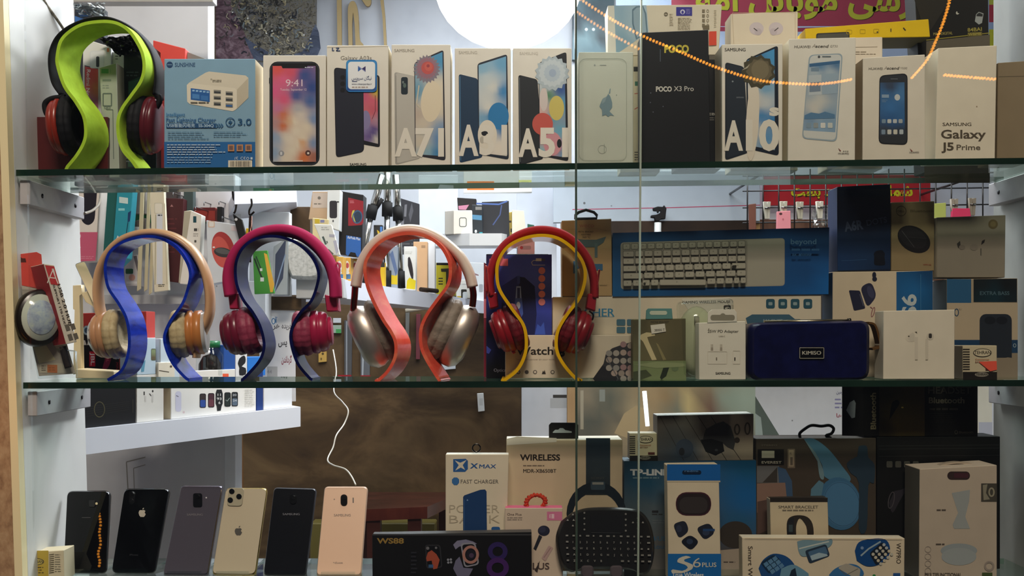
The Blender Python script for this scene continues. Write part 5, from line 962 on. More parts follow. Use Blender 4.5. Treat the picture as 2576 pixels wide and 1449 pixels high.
def art_ws(a):
    a.text('WS88', 948, 1367, 13, '#8f7238', 68, .03); a.rect(937, 1343, 1337, 1347, '#3a3a3c')
    # square watch with an orange strap of a dial, the band watch, the purple figure
    a.poly(rquad([(1069, 1370), (1108, 1370), (1113, 1428), (1073, 1431)], 8), '#2c2c30'); a.poly(rquad([(1072, 1373), (1105, 1373), (1110, 1425), (1076, 1428)], 6), '#0c0c10'); a.poly([(1076, 1390), (1086, 1384), (1098, 1394), (1106, 1408), (1100, 1430), (1090, 1432), (1086, 1410), (1074, 1412), (1072, 1404)], '#a04a34'); a.ell(1076, 1379, 4, 4, '#6a6a6e'); a.ell(1097, 1378, 3, 3, '#6a6a6e'); a.rect(1078, 1420, 1090, 1428, '#3a5a80')
    a.poly([(1140, 1370), (1150, 1360), (1172, 1357), (1190, 1362), (1200, 1368), (1175, 1370), (1155, 1375), (1146, 1382)], '#7a7890'); a.poly([(1146, 1410), (1156, 1400), (1166, 1428), (1190, 1430), (1180, 1449), (1150, 1449), (1140, 1430)], '#6a6880')
    a.poly(rquad([(1158, 1366), (1196, 1364), (1206, 1420), (1168, 1428)], 10), '#8a8a94'); a.poly(rquad([(1162, 1370), (1193, 1368), (1202, 1417), (1171, 1424)], 8), '#100f14'); a.ring(1184, 1395, 21, 23, 7, '#a8786c'); a.ell(1184, 1395, 12, 13, '#1c1a24'); a.ell(1186, 1397, 6, 6, '#4a3a50')
    for k in range(4): a.ell(1131+5*math.cos(k*1.57+.7), 1411+5*math.sin(k*1.57+.7), 3, 3, '#8a8c96')
    a.ring(1252, 1387, 25, 24, 12, '#2e2058'); a.ring(1252, 1428, 28, 26, 13, '#42205e'); a.scrib(1034, 1385, 1050, 1445, 6, '#26262c')
cbox('watch_box', 'long black smart watch carton with gold lettering in front', 'box', [(936, 1345), (1337, 1338), (1338, 0), (937, 0)], .012, .02, '#0c0b0d', art_ws, 3, mats=dict(top='#4a4a4c'))
# pocket keyboard
root = thing('mini_keyboard', W(1525, 1449, .04), 'black rounded pocket keyboard with white key legends standing upright', 'keyboard')
P = Plane(W(1525, 1474, .012), 0, 8)
kp = smooth_path([(1440, 1290), (1480, 1278), (1560, 1277), (1608, 1284), (1634, 1312), (1646, 1356), (1646, 1400), (1634, 1438), (1612, 1446), (1585, 1434), (1470, 1432), (1440, 1440), (1418, 1428), (1404, 1392), (1399, 1350), (1412, 1312)], 4)
b = B(); b.slab([P(*p) for p in kp][::-1], -P.n*.016, M('#161516', 'rubber'), M('#201f20', 'satin'), .004); b.build('body', root)
b = B(); a = Art(b, P, .0008); a.kind = 'satin'
a.rr(1486, 1296, 1568, 1342, 4, '#1b1a1c'); a.line([(1487, 1340), (1562, 1341)], 1, '#4a4a4c'); b.build('touchpad', root)
b = B(); a = Art(b, P, .0008); r = random.Random(9)
for k in range(4): a.ell(1470, 1290+k*14, 2.4, 2.4, '#8a8884'); a.ell(1574, 1293+k*14, 2.4, 2.4, '#8a8884')
for x, y in ((1441, 1294), (1443, 1308), (1441, 1322), (1428, 1308), (1604, 1302), (1604, 1328), (1592, 1314), (1617, 1314), (1604, 1314)): a.poly([(x-3, y+2), (x+3, y+2), (x, y-3)], '#9a9894')
rows = ['12345678901', 'QWERTYUIOP', 'ASDFGHJKL', 'ZXCVBNM']
for j in range(5):
    for i in range(13):
        x = 1423+i*17+j*.6; y = 1347+j*15.5+i*.25
        if j == 4 and 5 < i < 8: continue
        s_ = rows[j-1][i-1] if 1 <= j and 0 < i <= len(rows[j-1]) else None
        if s_: a.text(s_, x, y+3, 5, '#a8a5a0', None, .02)
        else: a.rect(x, y-2, x+r.uniform(4, 9), y+2, '#8a8884')
b.build('key_legends', root)
for x0 in (1461, 1534):
    b = B(); b.slab([P(*p, .006) for p in rrect(x0, 1422, x0+32, 1452, 9)][::-1], -P.n*.006, M('#5f545a', 'satin'), None, .002); b.build('support_peg', root)
def art_tp(a):
    a.hue([(1570, 1160), (1902, 1158), (1902, 1449), (1570, 1449)], [(1575, 1165, '#14384c'), (1890, 1165, '#12547c'), (1880, 1250, '#1560a0'), (1620, 1220, '#1a4a66'), (1600, 1280, '#4a5a64'), (1640, 1300, '#56626a'), (1660, 1370, '#5a5a5a'), (1620, 1440, '#6a6460'), (1860, 1330, '#1d5a84'), (1850, 1390, '#4a423e'), (1880, 1440, '#8a7c70')], 10, 10)
    a.text('TP-LINK', 1585, 1195, 14, '#b9bec0', 104, .05); a.scrib(1592, 1199, 1662, 1205, 1, '#5f7a86', .6); a.rect(1640, 1284, 1656, 1290, '#2a2c30'); a.scrib(1640, 1290, 1672, 1298, 1, '#3a3c40'); a.scrib(1642, 1306, 1676, 1318, 2, '#6a7074', .3)
    a.text('4/UST', 1640, 1360, 11, '#3a6486', 46, .01); a.text('Router', 1640, 1380, 11, '#3a5c7c', 54, .01)
    a.ell(1850, 1345, 42, 34, '#3a3430'); a.poly([(1812, 1384), (1902, 1376), (1902, 1449), (1812, 1449)], '#a89a8c'); a.scrib(1820, 1410, 1856, 1418, 1, '#5a504a')
router = cbox('router_box', 'teal blue router carton with pale lettering behind the tall earbud carton', 'box', [(1572, 1163), (1902, 1158), (1902, 0), (1570, 0)], .1, .06, '#2a4450', art_tp, 3)
zrt = W(1735, 1160.5, .1).z
def art_cam(a):
    a.hue([(1654, 1046), (1895, 1042), (1894, 1156), (1655, 1160)], [(1660, 1050, '#5a504a'), (1740, 1060, '#66605a'), (1720, 1140, '#38485c'), (1800, 1050, '#7a6c62'), (1880, 1060, '#8f7c70'), (1880, 1150, '#a0907f'), (1800, 1150, '#8a8078'), (1700, 1100, '#4a4a4c')], 8, 6)
    for k in range(5): a.line([(1660+k*32, 1047), (1720+k*36, 1158)], 1.3, '#2e2a28')
    a.poly([(1768, 1105), (1775, 1080), (1800, 1066), (1820, 1060), (1838, 1072), (1850, 1110), (1845, 1132), (1830, 1125), (1815, 1112), (1790, 1108)], '#3c3a3c'); a.poly([(1762, 1106), (1790, 1104), (1818, 1112), (1822, 1135), (1800, 1146), (1775, 1136)], '#17171a'); a.ell(1802, 1132, 4, 3, '#3a3a40'); a.ell(1722, 1128, 22, 24, '#3a4456'); a.ell(1715, 1136, 7, 10, '#23262e'); a.ell(1854, 1107, 7, 7, '#3a302c'); a.ring(1854, 1080, 8, 14, 4, '#4a4038'); a.ring(1880, 1078, 8, 16, 4, '#4a4038')
cbox('camera_box', 'white-edged grey carton picturing a security camera, laid on the router carton', 'box', [(1653, 1046), (1896, 1041), (1895, 0), (1655, 0)], .103, .045, '#6a625a', art_cam, base=zrt, mats=dict(top='#f4eee8'))
battery('dim cream battery carton on the router carton beside the grey camera carton', (1584, 1090, 1654, 1160), .11, 3, zrt+.0008)


def art_s6p(a):
    a.rect(1678, 1168, 1812, 1211, '#1a62ac'); a.rect(1680, 1393, 1814, 1480, '#1d6cb4'); a.rect(1678, 1209, 1812, 1213, '#c9bca4')
    a.rr(1700, 1238, 1789, 1297, 26, '#4a2230'); a.rr(1702, 1241, 1787, 1295, 25, '#2c2224'); a.rr(1709, 1250, 1780, 1291, 18, '#3a3434')
    a.poly(rquad([(1692, 1318), (1724, 1308), (1734, 1336), (1708, 1356)], 12), '#262a3a'); a.poly(rquad([(1750, 1328), (1785, 1314), (1800, 1340), (1772, 1360)], 13), '#232838'); a.poly(rquad([(1710, 1362), (1736, 1344), (1760, 1362), (1738, 1386)], 12), '#1c202e'); a.ell(1735, 1362, 8, 7, '#34405a'); a.ell(1776, 1340, 9, 7, '#34405a'); a.ell(1708, 1330, 7, 9, '#343a50'); a.rect(1768, 1330, 1798, 1336, '#2a4a7a')
    a.poly(smooth_path([(1738, 1402), (1726, 1398), (1708, 1404), (1704, 1414), (1722, 1420), (1730, 1428), (1716, 1436), (1692, 1432), (1690, 1440), (1714, 1442), (1740, 1432), (1742, 1420), (1722, 1412), (1722, 1407)], 2), '#d9d4c6'); a.text('6', 1742, 1427, 24, '#d9d4c6', 20, -.005, .1); a.text('PLUS', 1766, 1426, 11, '#d9d4c6', 36, .03); a.text('True Wireless', 1690, 1452, 12, '#d0d6da', 80, .03)
    a.rr(1716, 1183, 1764, 1193, 5, '#0e2440'); a.text('redmi', 1722, 1187, 5, '#5a88ba', 34, .01)
cbox('earbud_box', 'tall cream earbud carton with blue header and blue base', 'box', [(1678, 1171), (1808, 1169), (1814, 0), (1682, 0)], .03, .03, '#dfd0b6', art_s6p, 3)
def art_ev(a):
    a.rect(1906, 1130, 1972, 1170, '#191715'); a.rect(1916, 1134, 1948, 1152, '#b9b6a4'); a.text('EVEREST', 1916, 1166, 6, '#b9b4a4', 50, .03); a.rr(1981, 1129, 2000, 1178, 2, '#7a6c5c'); a.rr(1984, 1132, 1997, 1174, 2, '#a89880'); a.text('R', 1987, 1144, 6, '#5a5048'); a.rect(1988, 1150, 1994, 1170, '#6a5e52')
    a.rect(1904, 1172, 1960, 1215, '#6a6a6c'); a.poly([(1918, 1214), (1955, 1175), (1955, 1214)], '#3f3a36'); a.poly([(1956, 1174), (1976, 1180), (1992, 1210), (1994, 1250), (1978, 1262), (1960, 1215)], '#3f5878'); a.poly([(1904, 1216), (1975, 1214), (1980, 1262), (1904, 1290)], '#8a6e62'); a.poly([(1905, 1262), (1960, 1250), (1940, 1330), (1905, 1345)], '#5a4640')
    a.poly(smooth_path([(2022, 1104), (2048, 1104), (2084, 1130), (2118, 1172), (2140, 1205), (2120, 1215), (2075, 1200), (2068, 1170), (2050, 1138)], 4), '#4f7c98'); a.poly(smooth_path([(2022, 1104), (2052, 1140), (2070, 1180), (2072, 1205), (2062, 1200), (2056, 1160)], 3), '#6f8a94')
    a.ell(2112, 1267, 54, 67, '#3f6c92', -12); a.ell(2117, 1268, 47, 58, '#4a78a0', -12); a.ring(2117, 1268, 45, 56, 1.2, '#35587a', -12); a.poly([(2040, 1230), (2060, 1208), (2072, 1215), (2058, 1290), (2038, 1260)], '#5a8096')
    a.poly(smooth_path([(2160, 1122), (2180, 1122), (2184, 1150), (2200, 1170), (2198, 1215), (2184, 1220), (2180, 1330), (2160, 1330), (2160, 1215), (2140, 1190), (2130, 1165), (2156, 1148)], 3), '#283a4a'); a.text('STEREO', 1915, 1122, 4, '#6a6054', 40, .01)
cbox('headphone_box', 'brown carton picturing a pale blue headphone beside the black carton', 'box', [(1902, 1104), (2204, 1102), (2204, 0), (1902, 0)], .1, .055, '#453c33', art_ev, 3)
zev = W(2050, 1103, .1).z
b = B(); b.tube([W(x, y, .112) for x, y in smooth_path([(2013, 1101), (2012, 1090), (2026, 1078), (2042, 1070), (2066, 1072), (2086, 1070), (2097, 1078), (2092, 1090), (2078, 1096), (2090, 1102)], 5)], .0022, M('#15130f', 'rubber'), 8)
tag(b.build('cord_loop'), 'black loop of cord lying on top of the brown headphone carton', 'cord')
def art_blk(a):
    for k, y in enumerate((1122, 1130, 1148)): a.line([(2210, y), (2514, y-3)], 1.5, '#2a2c2c')
    for k in range(4): a.rr(2230+k*22, 1160, 2245+k*22, 1176, 3, '#55554f')
    a.poly(smooth_path([(2250, 1235), (2275, 1228), (2290, 1205), (2292, 1215), (2275, 1240), (2262, 1262), (2245, 1290), (2236, 1265)], 3), '#2f2c34'); a.ring(2242, 1258, 8, 22, 2.5, '#4a464c', 12)
cbox('headphone_box', 'large black carton behind the pale carry carton', 'box', [(2206, 1100), (2516, 1098), (2516, 0), (2206, 0)], .1, .055, '#0e0f10', art_blk, 3)
zbk = W(2360, 1099, .1).z
def art_hs(a):
    a.rect(2212, 970, 2326, 1097, '#3f3214'); a.hue([(2212, 972), (2326, 971), (2326, 1097), (2212, 1097)], [(2220, 980, '#2a210e'), (2320, 980, '#3a2d12'), (2260, 1060, '#5c4c1a'), (2300, 1085, '#4a3c16'), (2220, 1080, '#2c220e')], 5, 5); a.poly(rquad([(2245, 1010), (2258, 1004), (2264, 1014), (2236, 1058), (2222, 1056)], 5), '#100d0a'); a.ell(2270, 1025, 3, 2, '#d0b860')
    a.text('HEADSET', 2335, 990, 17, '#4a463e', 108, .01); a.text('Bluetooth', 2336, 1014, 14, '#6f6a5c', 90, .03); a.scrib(2338, 1024, 2434, 1034, 1, '#3f3c36', .5); a.scrib(2338, 1038, 2400, 1064, 5, '#26241f', .3); a.ring(2405, 1087, 4, 5, 1.2, '#5a564c'); a.text('Bluetooth', 2412, 1090, 6, '#4a463e', 36, .01)
    a.text('Bluetooth', 2203, 1080, 13, '#8a7f62', 92, .03, rot=-90); a.line([(2211, 972), (2211, 1097)], 1, '#2a2620')
o = cbox('headset_box', 'black and brown headset carton standing on the large black carton', 'box', [(2172, 968), (2460, 966), (2460, 0), (2172, 0)], .103, .03, '#0e0c0b', art_hs, base=zbk)
def tabf(a): a.poly([(2137, 1012), (2148, 1006), (2152, 1014), (2150, 1050), (2142, 1052), (2128, 1032)], '#aab4bd')
plate('hang_tab', o, o_plane[o.name], [(2118, 968), (2172, 968), (2172, 1097), (2118, 1096)], .001, '#121010', fn=tabf)
def art_mul(a):
    a.rr(2383, 1186, 2440, 1207, 10, '#3a2c2a'); a.rect(2400, 1190, 2436, 1202, '#4a2830')
    a.poly([(2394, 1240), (2440, 1232), (2438, 1260), (2428, 1300), (2440, 1330), (2400, 1330), (2396, 1320), (2410, 1290)], '#a1a6a6'); a.ell(2412, 1385, 46, 18, '#99a2a6'); a.ell(2412, 1400, 44, 22, '#a3aaac')
    a.rect(2468, 1216, 2507, 1262, '#4a463e'); a.poly([(2472, 1220), (2484, 1218), (2480, 1240), (2490, 1256), (2474, 1258)], '#8f8a78'); a.ring(2494, 1238, 8, 12, 4, '#9a9480')
    a.scrib(2356, 1280, 2384, 1286, 1, '#5a5048', .6); a.scrib(2354, 1366, 2380, 1372, 1, '#5a5048', .6)
    for k in range(4): a.ring(2334, 1382+k*18, 8, 8, 1.2, '#a0948a')
    a.ring(2488, 1424, 13, 13, 5, '#a0948a'); a.text('MULTIFUNCTIONAL', 2326, 1450, 9, '#5a5048', 92, .03); a.rect(2470, 1440, 2496, 1449, '#4a5a34')
o = cbox('device_box', 'pale pinkish carry carton with a dark handle slot at the right end', 'box', [(2314, 1180), (2508, 1170), (2508, 0), (2312, 0)], .035, .055, '#c2b3a2', art_mul, 3, mats=dict(left='#6f6a62', top='#d2c4b4'))
b = B(); b.sweep([W(x, y, .065) for x, y in smooth_path([(2350, 1178), (2370, 1168), (2405, 1163), (2440, 1167), (2460, 1174)], 4)], .006, .0012, M('#b3a594', 'satin'), 4); b.build('handle', o)
def art_sb(a):
    a.rect(1937, 1252, 2082, 1263, '#2a2522'); a.text('SMART BRACELET', 1958, 1279, 7, '#5f584e', 100, .015); a.scrib(1968, 1281, 2052, 1287, 1, '#7a7264', .6)
    a.poly(smooth_path([(1980, 1350), (1979, 1318), (1986, 1302), (2006, 1296), (2030, 1300), (2044, 1318), (2046, 1350), (2032, 1350), (2028, 1324), (2012, 1304), (2003, 1322), (2003, 1350)], 3), '#2e2824'); a.poly([(1980, 1350), (1979, 1318), (1988, 1304), (1997, 1302), (1998, 1350)], '#1c2028'); a.rect(1984, 1320, 1994, 1338, '#3a4a52')
cbox('bracelet_box', 'small cream bracelet carton standing behind the blue-picture watch carton', 'box', [(1937, 1255), (2082, 1252), (2088, 0), (1941, 0)], .06, .02, '#cfc0a4', art_sb, 3, mats=dict(top='#3a342e'))
def art_w7(a):
    a.text('Smart Watch', 1882, 1374, 11, '#4f463c', 110, .02, rot=90); a.text('W7PRO', 2255, 1366, 11, '#4f463c', 52, .015, rot=90)
    a.poly(smooth_path([(1908, 1430), (1920, 1408), (1945, 1393), (1975, 1398), (1995, 1415), (1998, 1430), (1975, 1449), (1915, 1449)], 4), '#20508a'); a.poly(rquad([(1912, 1416), (1946, 1394), (1966, 1410), (1935, 1445)], 8), '#16324f')
    for k in range(3):
        for j in range(3): a.poly([(1920+k*11+j*8, 1418-k*7+j*9), (1929+k*11+j*8, 1412-k*7+j*9), (1935+k*11+j*8, 1420-k*7+j*9), (1926+k*11+j*8, 1427-k*7+j*9)], '#5f8cb4')
    a.poly(smooth_path([(2005, 1362), (2025, 1358), (2070, 1360), (2092, 1356), (2090, 1372), (2060, 1390), (2020, 1400), (2008, 1385)], 4), '#7f9fae'); a.line([(2010, 1380), (2050, 1370), (2085, 1362)], 3, '#d0d6d0'); a.poly(rquad([(2024, 1385), (2078, 1368), (2088, 1398), (2036, 1418)], 7), '#2a3c50'); a.poly(rquad([(2032, 1388), (2076, 1374), (2083, 1392), (2040, 1408)], 4), '#4f7294'); a.poly([(2038, 1398), (2060, 1390), (2080, 1394), (2082, 1398), (2042, 1410)], '#a9c0cc')
    a.poly(smooth_path([(2150, 1385), (2160, 1364), (2190, 1355), (2225, 1356), (2238, 1375), (2234, 1400), (2210, 1420), (2180, 1424), (2155, 1410)], 4), '#164a88'); a.line([(2165, 1398), (2185, 1380), (2215, 1362)], 4, '#9fb4c0'); a.poly(rquad([(2186, 1392), (2220, 1362), (2240, 1386), (2204, 1424)], 8), '#182230')
    r = random.Random(3)
    for k in range(4):
        for j in range(4): a.ell(2196+k*9+j*6.4, 1394-k*8+j*8, 4, 4, r.choice(['#c9c4b4', '#b9c0c4', '#d2c8b0']))
    a.ell(2168, 1378, 4, 4, '#7f9cc0')
    a.poly(smooth_path([(2085, 1445), (2100, 1430), (2130, 1418), (2160, 1424), (2168, 1449), (2088, 1460)], 4), '#3a74ac'); a.poly(rquad([(2106, 1428), (2128, 1416), (2164, 1430), (2160, 1460), (2104, 1460)][:4], 6), '#b4ada0'); a.line([(2112, 1432), (2128, 1446), (2158, 1430)], 1.6, '#6a665e')
    a.poly(smooth_path([(1965, 1430), (1990, 1420), (2010, 1426), (2034, 1449), (1960, 1455)], 3), '#6f9cb8'); a.poly([(1985, 1449), (1990, 1434), (2000, 1428), (2004, 1449)], '#1c2c40'); a.ell(2198, 1447, 4, 3, '#2a8a4a'); a.rect(2246, 1441, 2264, 1449, '#2a5a9c')
    a.line([(1873, 1354), (2268, 1356)], 1, '#a8987c')
cbox('watch_box', 'wide cream watch carton with blue round pictures in front at the right', 'box', [(1867, 1352), (2276, 1354), (2275, 0), (1868, 0)], .022, .022, '#e2d2b8', art_w7, 3, mats=dict(top='#efe6d2'))
# ---------------------------------------------------------------- the shop behind the cabinet
def prism(b, pts, th, mat, side=None):
    lo = [p-Vector((0, 0, th)) for p in pts]; b.face(pts, mat); b.face(lo[::-1], mat)
    for i in range(len(pts)): j = (i+1) % len(pts); b.face([pts[i], lo[i], lo[j], pts[j]], side or mat)
def fpanel(name, q, Y, th, mat, art=None, label=None, cat=None, yaw=0, group=None, kind=None):
    """an upright board facing the street"""
    px = [(q[0], q[1]), (q[2], q[1]), (q[2], q[3]), (q[0], q[3])] if not hasattr(q[0], '__len__') else q
    P = Plane(W(sum(p[0] for p in px)/4, sum(p[1] for p in px)/4, Y), yaw)
    b = B(); c = [P(*p) for p in px]; mat = M(mat) if isinstance(mat, str) else mat; b.hexa(c+[p-P.n*th for p in c], mat, None, min(.001, th*.3))
    if art: art(Art(b, P))
    o = b.build(name)
    if kind: o['kind'] = kind
    return tag(o, label, cat, group)
YP = 1.0
fpanel('wall_partition', [(60, 440), (592, 440), (592, 1640), (60, 1640)], YP, .05, mat_noise('grey_white_partition', ['#b9bbc0', '#cdcfd3', '#d6d8dc'], (3, 3, 3), .55), lambda a: (a.line([(322, 1232), (318, 1162), (366, 1150)], 3, '#8f8d88'), a.line([(338, 1232), (336, 1178), (366, 1169)], 2, '#8f8d88')), kind='structure')
fpanel('wall_partition_upper', [(60, -120), (524, -120), (524, 440), (60, 440)], YP, .05, MATS['grey_white_partition'], kind='structure')
fpanel('trim_5', [(566, 1062), (592, 1056), (592, 1640), (566, 1640)], YP-.004, .06, M('#dfe4ea'), kind='structure')
fpanel('trim_6', [(592, 742), (1312, 742), (1312, 1700), (592, 1700)], 2.6, .05, BROWN, lambda a: (a.line([(608, 1060), (612, 1310)], 5, '#6a4826'), a.line([(594, 1000), (596, 1400)], 14, '#2a190a')), kind='structure')
# tables low at the back
b = B(); T = [W(905, 1282, 1.7), W(1075, 1275, 1.7), W(1160, 1238, 2.45), W(905, 1238, 2.45)]; prism(b, T, .035, mat_noise('red_brown_table', ['#2c1410', '#44201a', '#552a20'], (8, 8, 3), .25)); root = b.build('side_table')
tag(root, 'dark red-brown table behind the rose gold phone', 'table')
for p in (T[1]+Vector((-.04, .03, 0)), T[2]+Vector((-.06, -.03, 0)), T[0]+Vector((.04, .03, 0)), T[3]+Vector((.04, -.03, 0))):
    b = B(); b.box(p.x-.02, p.x+.02, p.y-.02, p.y+.02, -1.4, p.z-.035, M('#3a1c16', 'satin')); b.build('leg', root)
b = B(); c = [W(780, 1316, 2.5), W(1095, 1316, 2.5)]; b.box(c[0].x, c[1].x, 2.5, 2.59, -1.4, c[0].z, M('#6a5f2c'), None, .004); tag(b.build('storage_box'), 'olive yellow box standing on the floor under the dark table', 'box')
# lower left shelf run with its cartons
A_, B_ = W(208, 1080, .45), W(756, 1014, 1.02); B_.z = A_.z
b = B(); prism(b, [A_, B_, B_+Vector((-.10, .16, 0)), Vector((A_.x-.02, .97, A_.z))], .046, M('#e3e6ee', 'satin')); tag(b.build('wall_shelf'), 'long white shelf running back at the lower left under small boxes', 'shelf')
dirL = (B_-A_); yawL = math.degrees(math.atan2(dirL.y, dirL.x))
PL = Plane(A_+Vector((-.004, .012, 0)), 0); PL.n = Vector((dirL.y, -dirL.x, 0)).normalized(); PL.p0 = A_-PL.n*.012
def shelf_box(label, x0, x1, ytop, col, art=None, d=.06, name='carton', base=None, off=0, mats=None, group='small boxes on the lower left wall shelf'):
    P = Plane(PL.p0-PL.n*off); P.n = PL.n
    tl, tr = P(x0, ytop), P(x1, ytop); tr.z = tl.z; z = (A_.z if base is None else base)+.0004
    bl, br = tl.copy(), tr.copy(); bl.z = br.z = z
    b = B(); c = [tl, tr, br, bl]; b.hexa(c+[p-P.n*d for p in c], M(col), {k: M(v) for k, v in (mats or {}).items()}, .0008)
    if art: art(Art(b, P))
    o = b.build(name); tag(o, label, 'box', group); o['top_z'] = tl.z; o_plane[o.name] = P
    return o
def a_ring(a):
    a.ring(250, 1030, 14, 20, 2, '#5a5438')
    for k in range(5): a.line([(214, 1024+k*6), (325, 1010+k*5)], .7, '#2c2a22')
    a.line([(334, 1005), (334, 1038)], 1, '#4a4638')
shelf_box('black carton with a thin gold ring on the lower left wall shelf', 212, 341, 968, '#100f10', a_ring, .05)
shelf_box('white earbud carton on the lower left wall shelf beside the black ring carton', 344, 412, 944, '#e6e3da', lambda a: (a.rect(361, 985, 364, 994, '#3a3834'), a.ell(384, 984, 2, 3, '#2c2a28'), a.line([(376, 990), (380, 996)], 2, '#2c2a28'), a.rect(364, 996, 368, 1010, '#d4d0c8'), a.rect(382, 992, 386, 1012, '#d4d0c8')), .05, 'earbud_box', mats=dict(right='#c2b698'))
def a_watches(a):
    a.rr(441, 984, 456, 1036, 7, '#d0cfe0'); a.line([(443, 995), (449, 998)], 1.6, '#3a3a48'); a.ell(462, 1037, 3, 3, '#dcc8c8')
    for k, (x, c1, c2) in enumerate(((510, '#3a3030', '#2f4f9a'), (531, '#4a2a34', '#6a3a44'), (551, '#16181a', '#16181a'), (572, '#1f2624', '#26302c'), (590, '#24282c', '#5a6a7a'))):
        if k == 2: a.poly([(x-6, 980), (x+6, 980), (x+9, 990), (x+9, 1015), (x+6, 1022), (x+4, 1033), (x-5, 1034), (x-6, 1022), (x-9, 1015), (x-9, 990)], '#1c1e20'); a.text('11', x-4, 996, 6, '#d8d8d4', 8, .02); a.text('93', x-6, 1006, 6, '#d8d8d4', 12, .02); a.text('6', x-2, 1016, 6, '#d8d8d4', 5, .02)
        else: y0 = 990-(x-510)*.05; a.rr(x-8, y0, x+8, y0+36, 4, '#17181a'); a.rr(x-6.5, y0+2, x+6.5, y0+18, 3, c1); a.rr(x-6.5, y0+16, x+6.5, y0+34, 3, c2)
    a.line([(567, 1006), (571, 1009), (577, 1001)], 1, '#b0c0b8'); a.text('20', 584, 996, 5, '#c4c8cc', 10, .01); a.text('24', 585, 1010, 5, '#c4c8cc', 10, .01); a.scrib(615, 978, 640, 1024, 10, '#d4d1c8', .3)
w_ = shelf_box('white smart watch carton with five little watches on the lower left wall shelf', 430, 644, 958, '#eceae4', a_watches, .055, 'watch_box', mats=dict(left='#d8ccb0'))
shelf_box('narrow navy carton at the far end of the lower left wall shelf', 646, 662, 930, '#1f3a7a', None, .05)
shelf_box('white carton ending the row on the lower left wall shelf', 664, 735, 962, '#e4e6ea', None, .05)
# second layer standing on that row, seen between the stands
e_ = COL.objects['earbud_box.005'] if 'earbud_box.005' in COL.objects else None
ztop = [o for o in COL.objects if o.get('top_z') is not None]
zt1 = max(o['top_z'] for o in ztop if o['label'].startswith('white earbud carton on the lower'))
ztw = w_['top_z']
def a_strip(a): a.rr(380, 877, 392, 907, 3, '#5a6450'); a.hue([(381, 879), (391, 879), (391, 905), (381, 905)], [(385, 885, '#8a9a70'), (385, 900, '#6a5a40')], 2, 4); a.poly([(355, 918), (366, 905), (362, 935), (355, 936)], '#5f9ab4')
shelf_box('pale blue carton with a small photo strip standing on the white earbud carton', 345, 392, 850, '#c2d6e2', a_strip, .045, base=zt1)
shelf_box('pale blue-white carton beside the photo strip carton on the lower left row', 402, 452, 852, '#c9d8e2', lambda a: a.rect(402, 853, 404, 935, '#8a8f94'), .045, base=ztw)
shelf_box('low cream earbud carton lying before the pale blue-white carton', 398, 440, 912, '#e8dfca', lambda a: (a.ell(430, 922, 3, 3, '#5a4a38'), a.line([(400, 932), (425, 936)], 2, '#4a3f30')), .012, 'earbud_box', base=ztw, off=-.004)
# jar with the green lid
root = thing('glass_jar', Vector((0, 0, 0)), 'dark-filled jar with a green lid behind the beige headphones', 'jar')
Pj = Plane(PL.p0-PL.n*.025); Pj.n = PL.n; cj = Pj(528, 935); root.location = cj; cj.z = ztw
kj = (D+cj.y)/F; h = 78*kj; rj = 34*kj
b = B(); b.lathe(cj, Vector((0, 0, 1)), Vector((1, 0, 0)), Vector((0, 1, 0)), [(0, 0), (0, rj*.9), (h*.1, rj), (h*.75, rj), (h*.92, rj*.75), (h*1.0, rj*.7)], CLEAR, 28); o = b.build('jar_body', root); root.location = Vector((cj.x, cj.y, cj.z)); o.location -= Vector((0, 0, 0)); o.location = Vector((0, 0, 0))
b = B(); b.lathe(cj, Vector((0, 0, 1)), Vector((1, 0, 0)), Vector((0, 1, 0)), [(.003, 0), (.003, rj*.82), (h*.45, rj*.8), (h*.7, rj*.5), (h*.78, 0)], M('#1a1514', 'matte'), 20); b.build('contents', root)
b = B(); b.lathe(cj, Vector((0, 0, 1)), Vector((1, 0, 0)), Vector((0, 1, 0)), [(h*.98, 0), (h*.98, rj*.74), (h*1.18, rj*.74), (h*1.2, rj*.6), (h*1.2, 0)], M('#1c6a3c', 'satin'), 24); b.build('lid', root)
shelf_box('deep blue carton beside the green-lidded jar', 563, 592, 868, '#24509a', None, .04, base=ztw)
def a_bud(a): a.poly(smooth_path([(598, 915), (602, 902), (614, 894), (618, 904), (616, 914), (608, 922), (618, 926), (618, 942), (602, 944), (602, 926)], 2), '#1c1c1e')
shelf_box('white carton picturing a black earbud beside the deep blue carton', 593, 622, 874, '#e2e2e2', a_bud, .04, 'earbud_box', base=ztw)
shelf_box('bright blue carton at the end of the upper row before the paper notice', 623, 668, 898, '#2a78d0', None, .03, base=ztw)
shelf_box('white lying carton with an orange sticker at its edge in the lower left row', 470, 592, 934, '#e6e2da', lambda a: a.rect(560, 940, 575, 952, '#e8603c'), .012, base=ztw, off=-.003)
# red toothed carton and black carton with red badge, lower left
def a_red(a):
    a.rect(206, 840, 368, 868, '#141214'); a.ell(218, 831, 10, 12, '#8fa4b0'); a.ell(218, 831, 6, 7, '#34465a'); a.rect(204, 855, 300, 935, '#16110f')
    for k in range(5): a.poly([(206+k*13, 868), (209+k*13, 856), (214+k*13, 856), (218+k*13, 868)], '#d8d0c4')
    a.rect(205, 822, 330, 840, '#131012'); a.ell(218, 831, 9, 11, '#9fb4c0'); a.ell(218, 831, 5.5, 7, '#3a4f66')
    a.rect(225, 884, 240, 922, '#b81c2c'); a.text('JBL', 229, 887, 9, '#e6d8d8', 32, .04, rot=90); a.poly(smooth_path([(262, 876), (272, 880), (280, 898), (272, 925), (258, 930), (264, 905)], 3), '#8a2444'); a.text('JBL', 268, 893, 6, '#d85a6a', 18, .02, rot=90); a.text('M3', 287, 903, 8, '#d8d8d8', 14, .05); a.text('MINI', 292, 912, 6, '#a02030', 20, .03, rot=90)
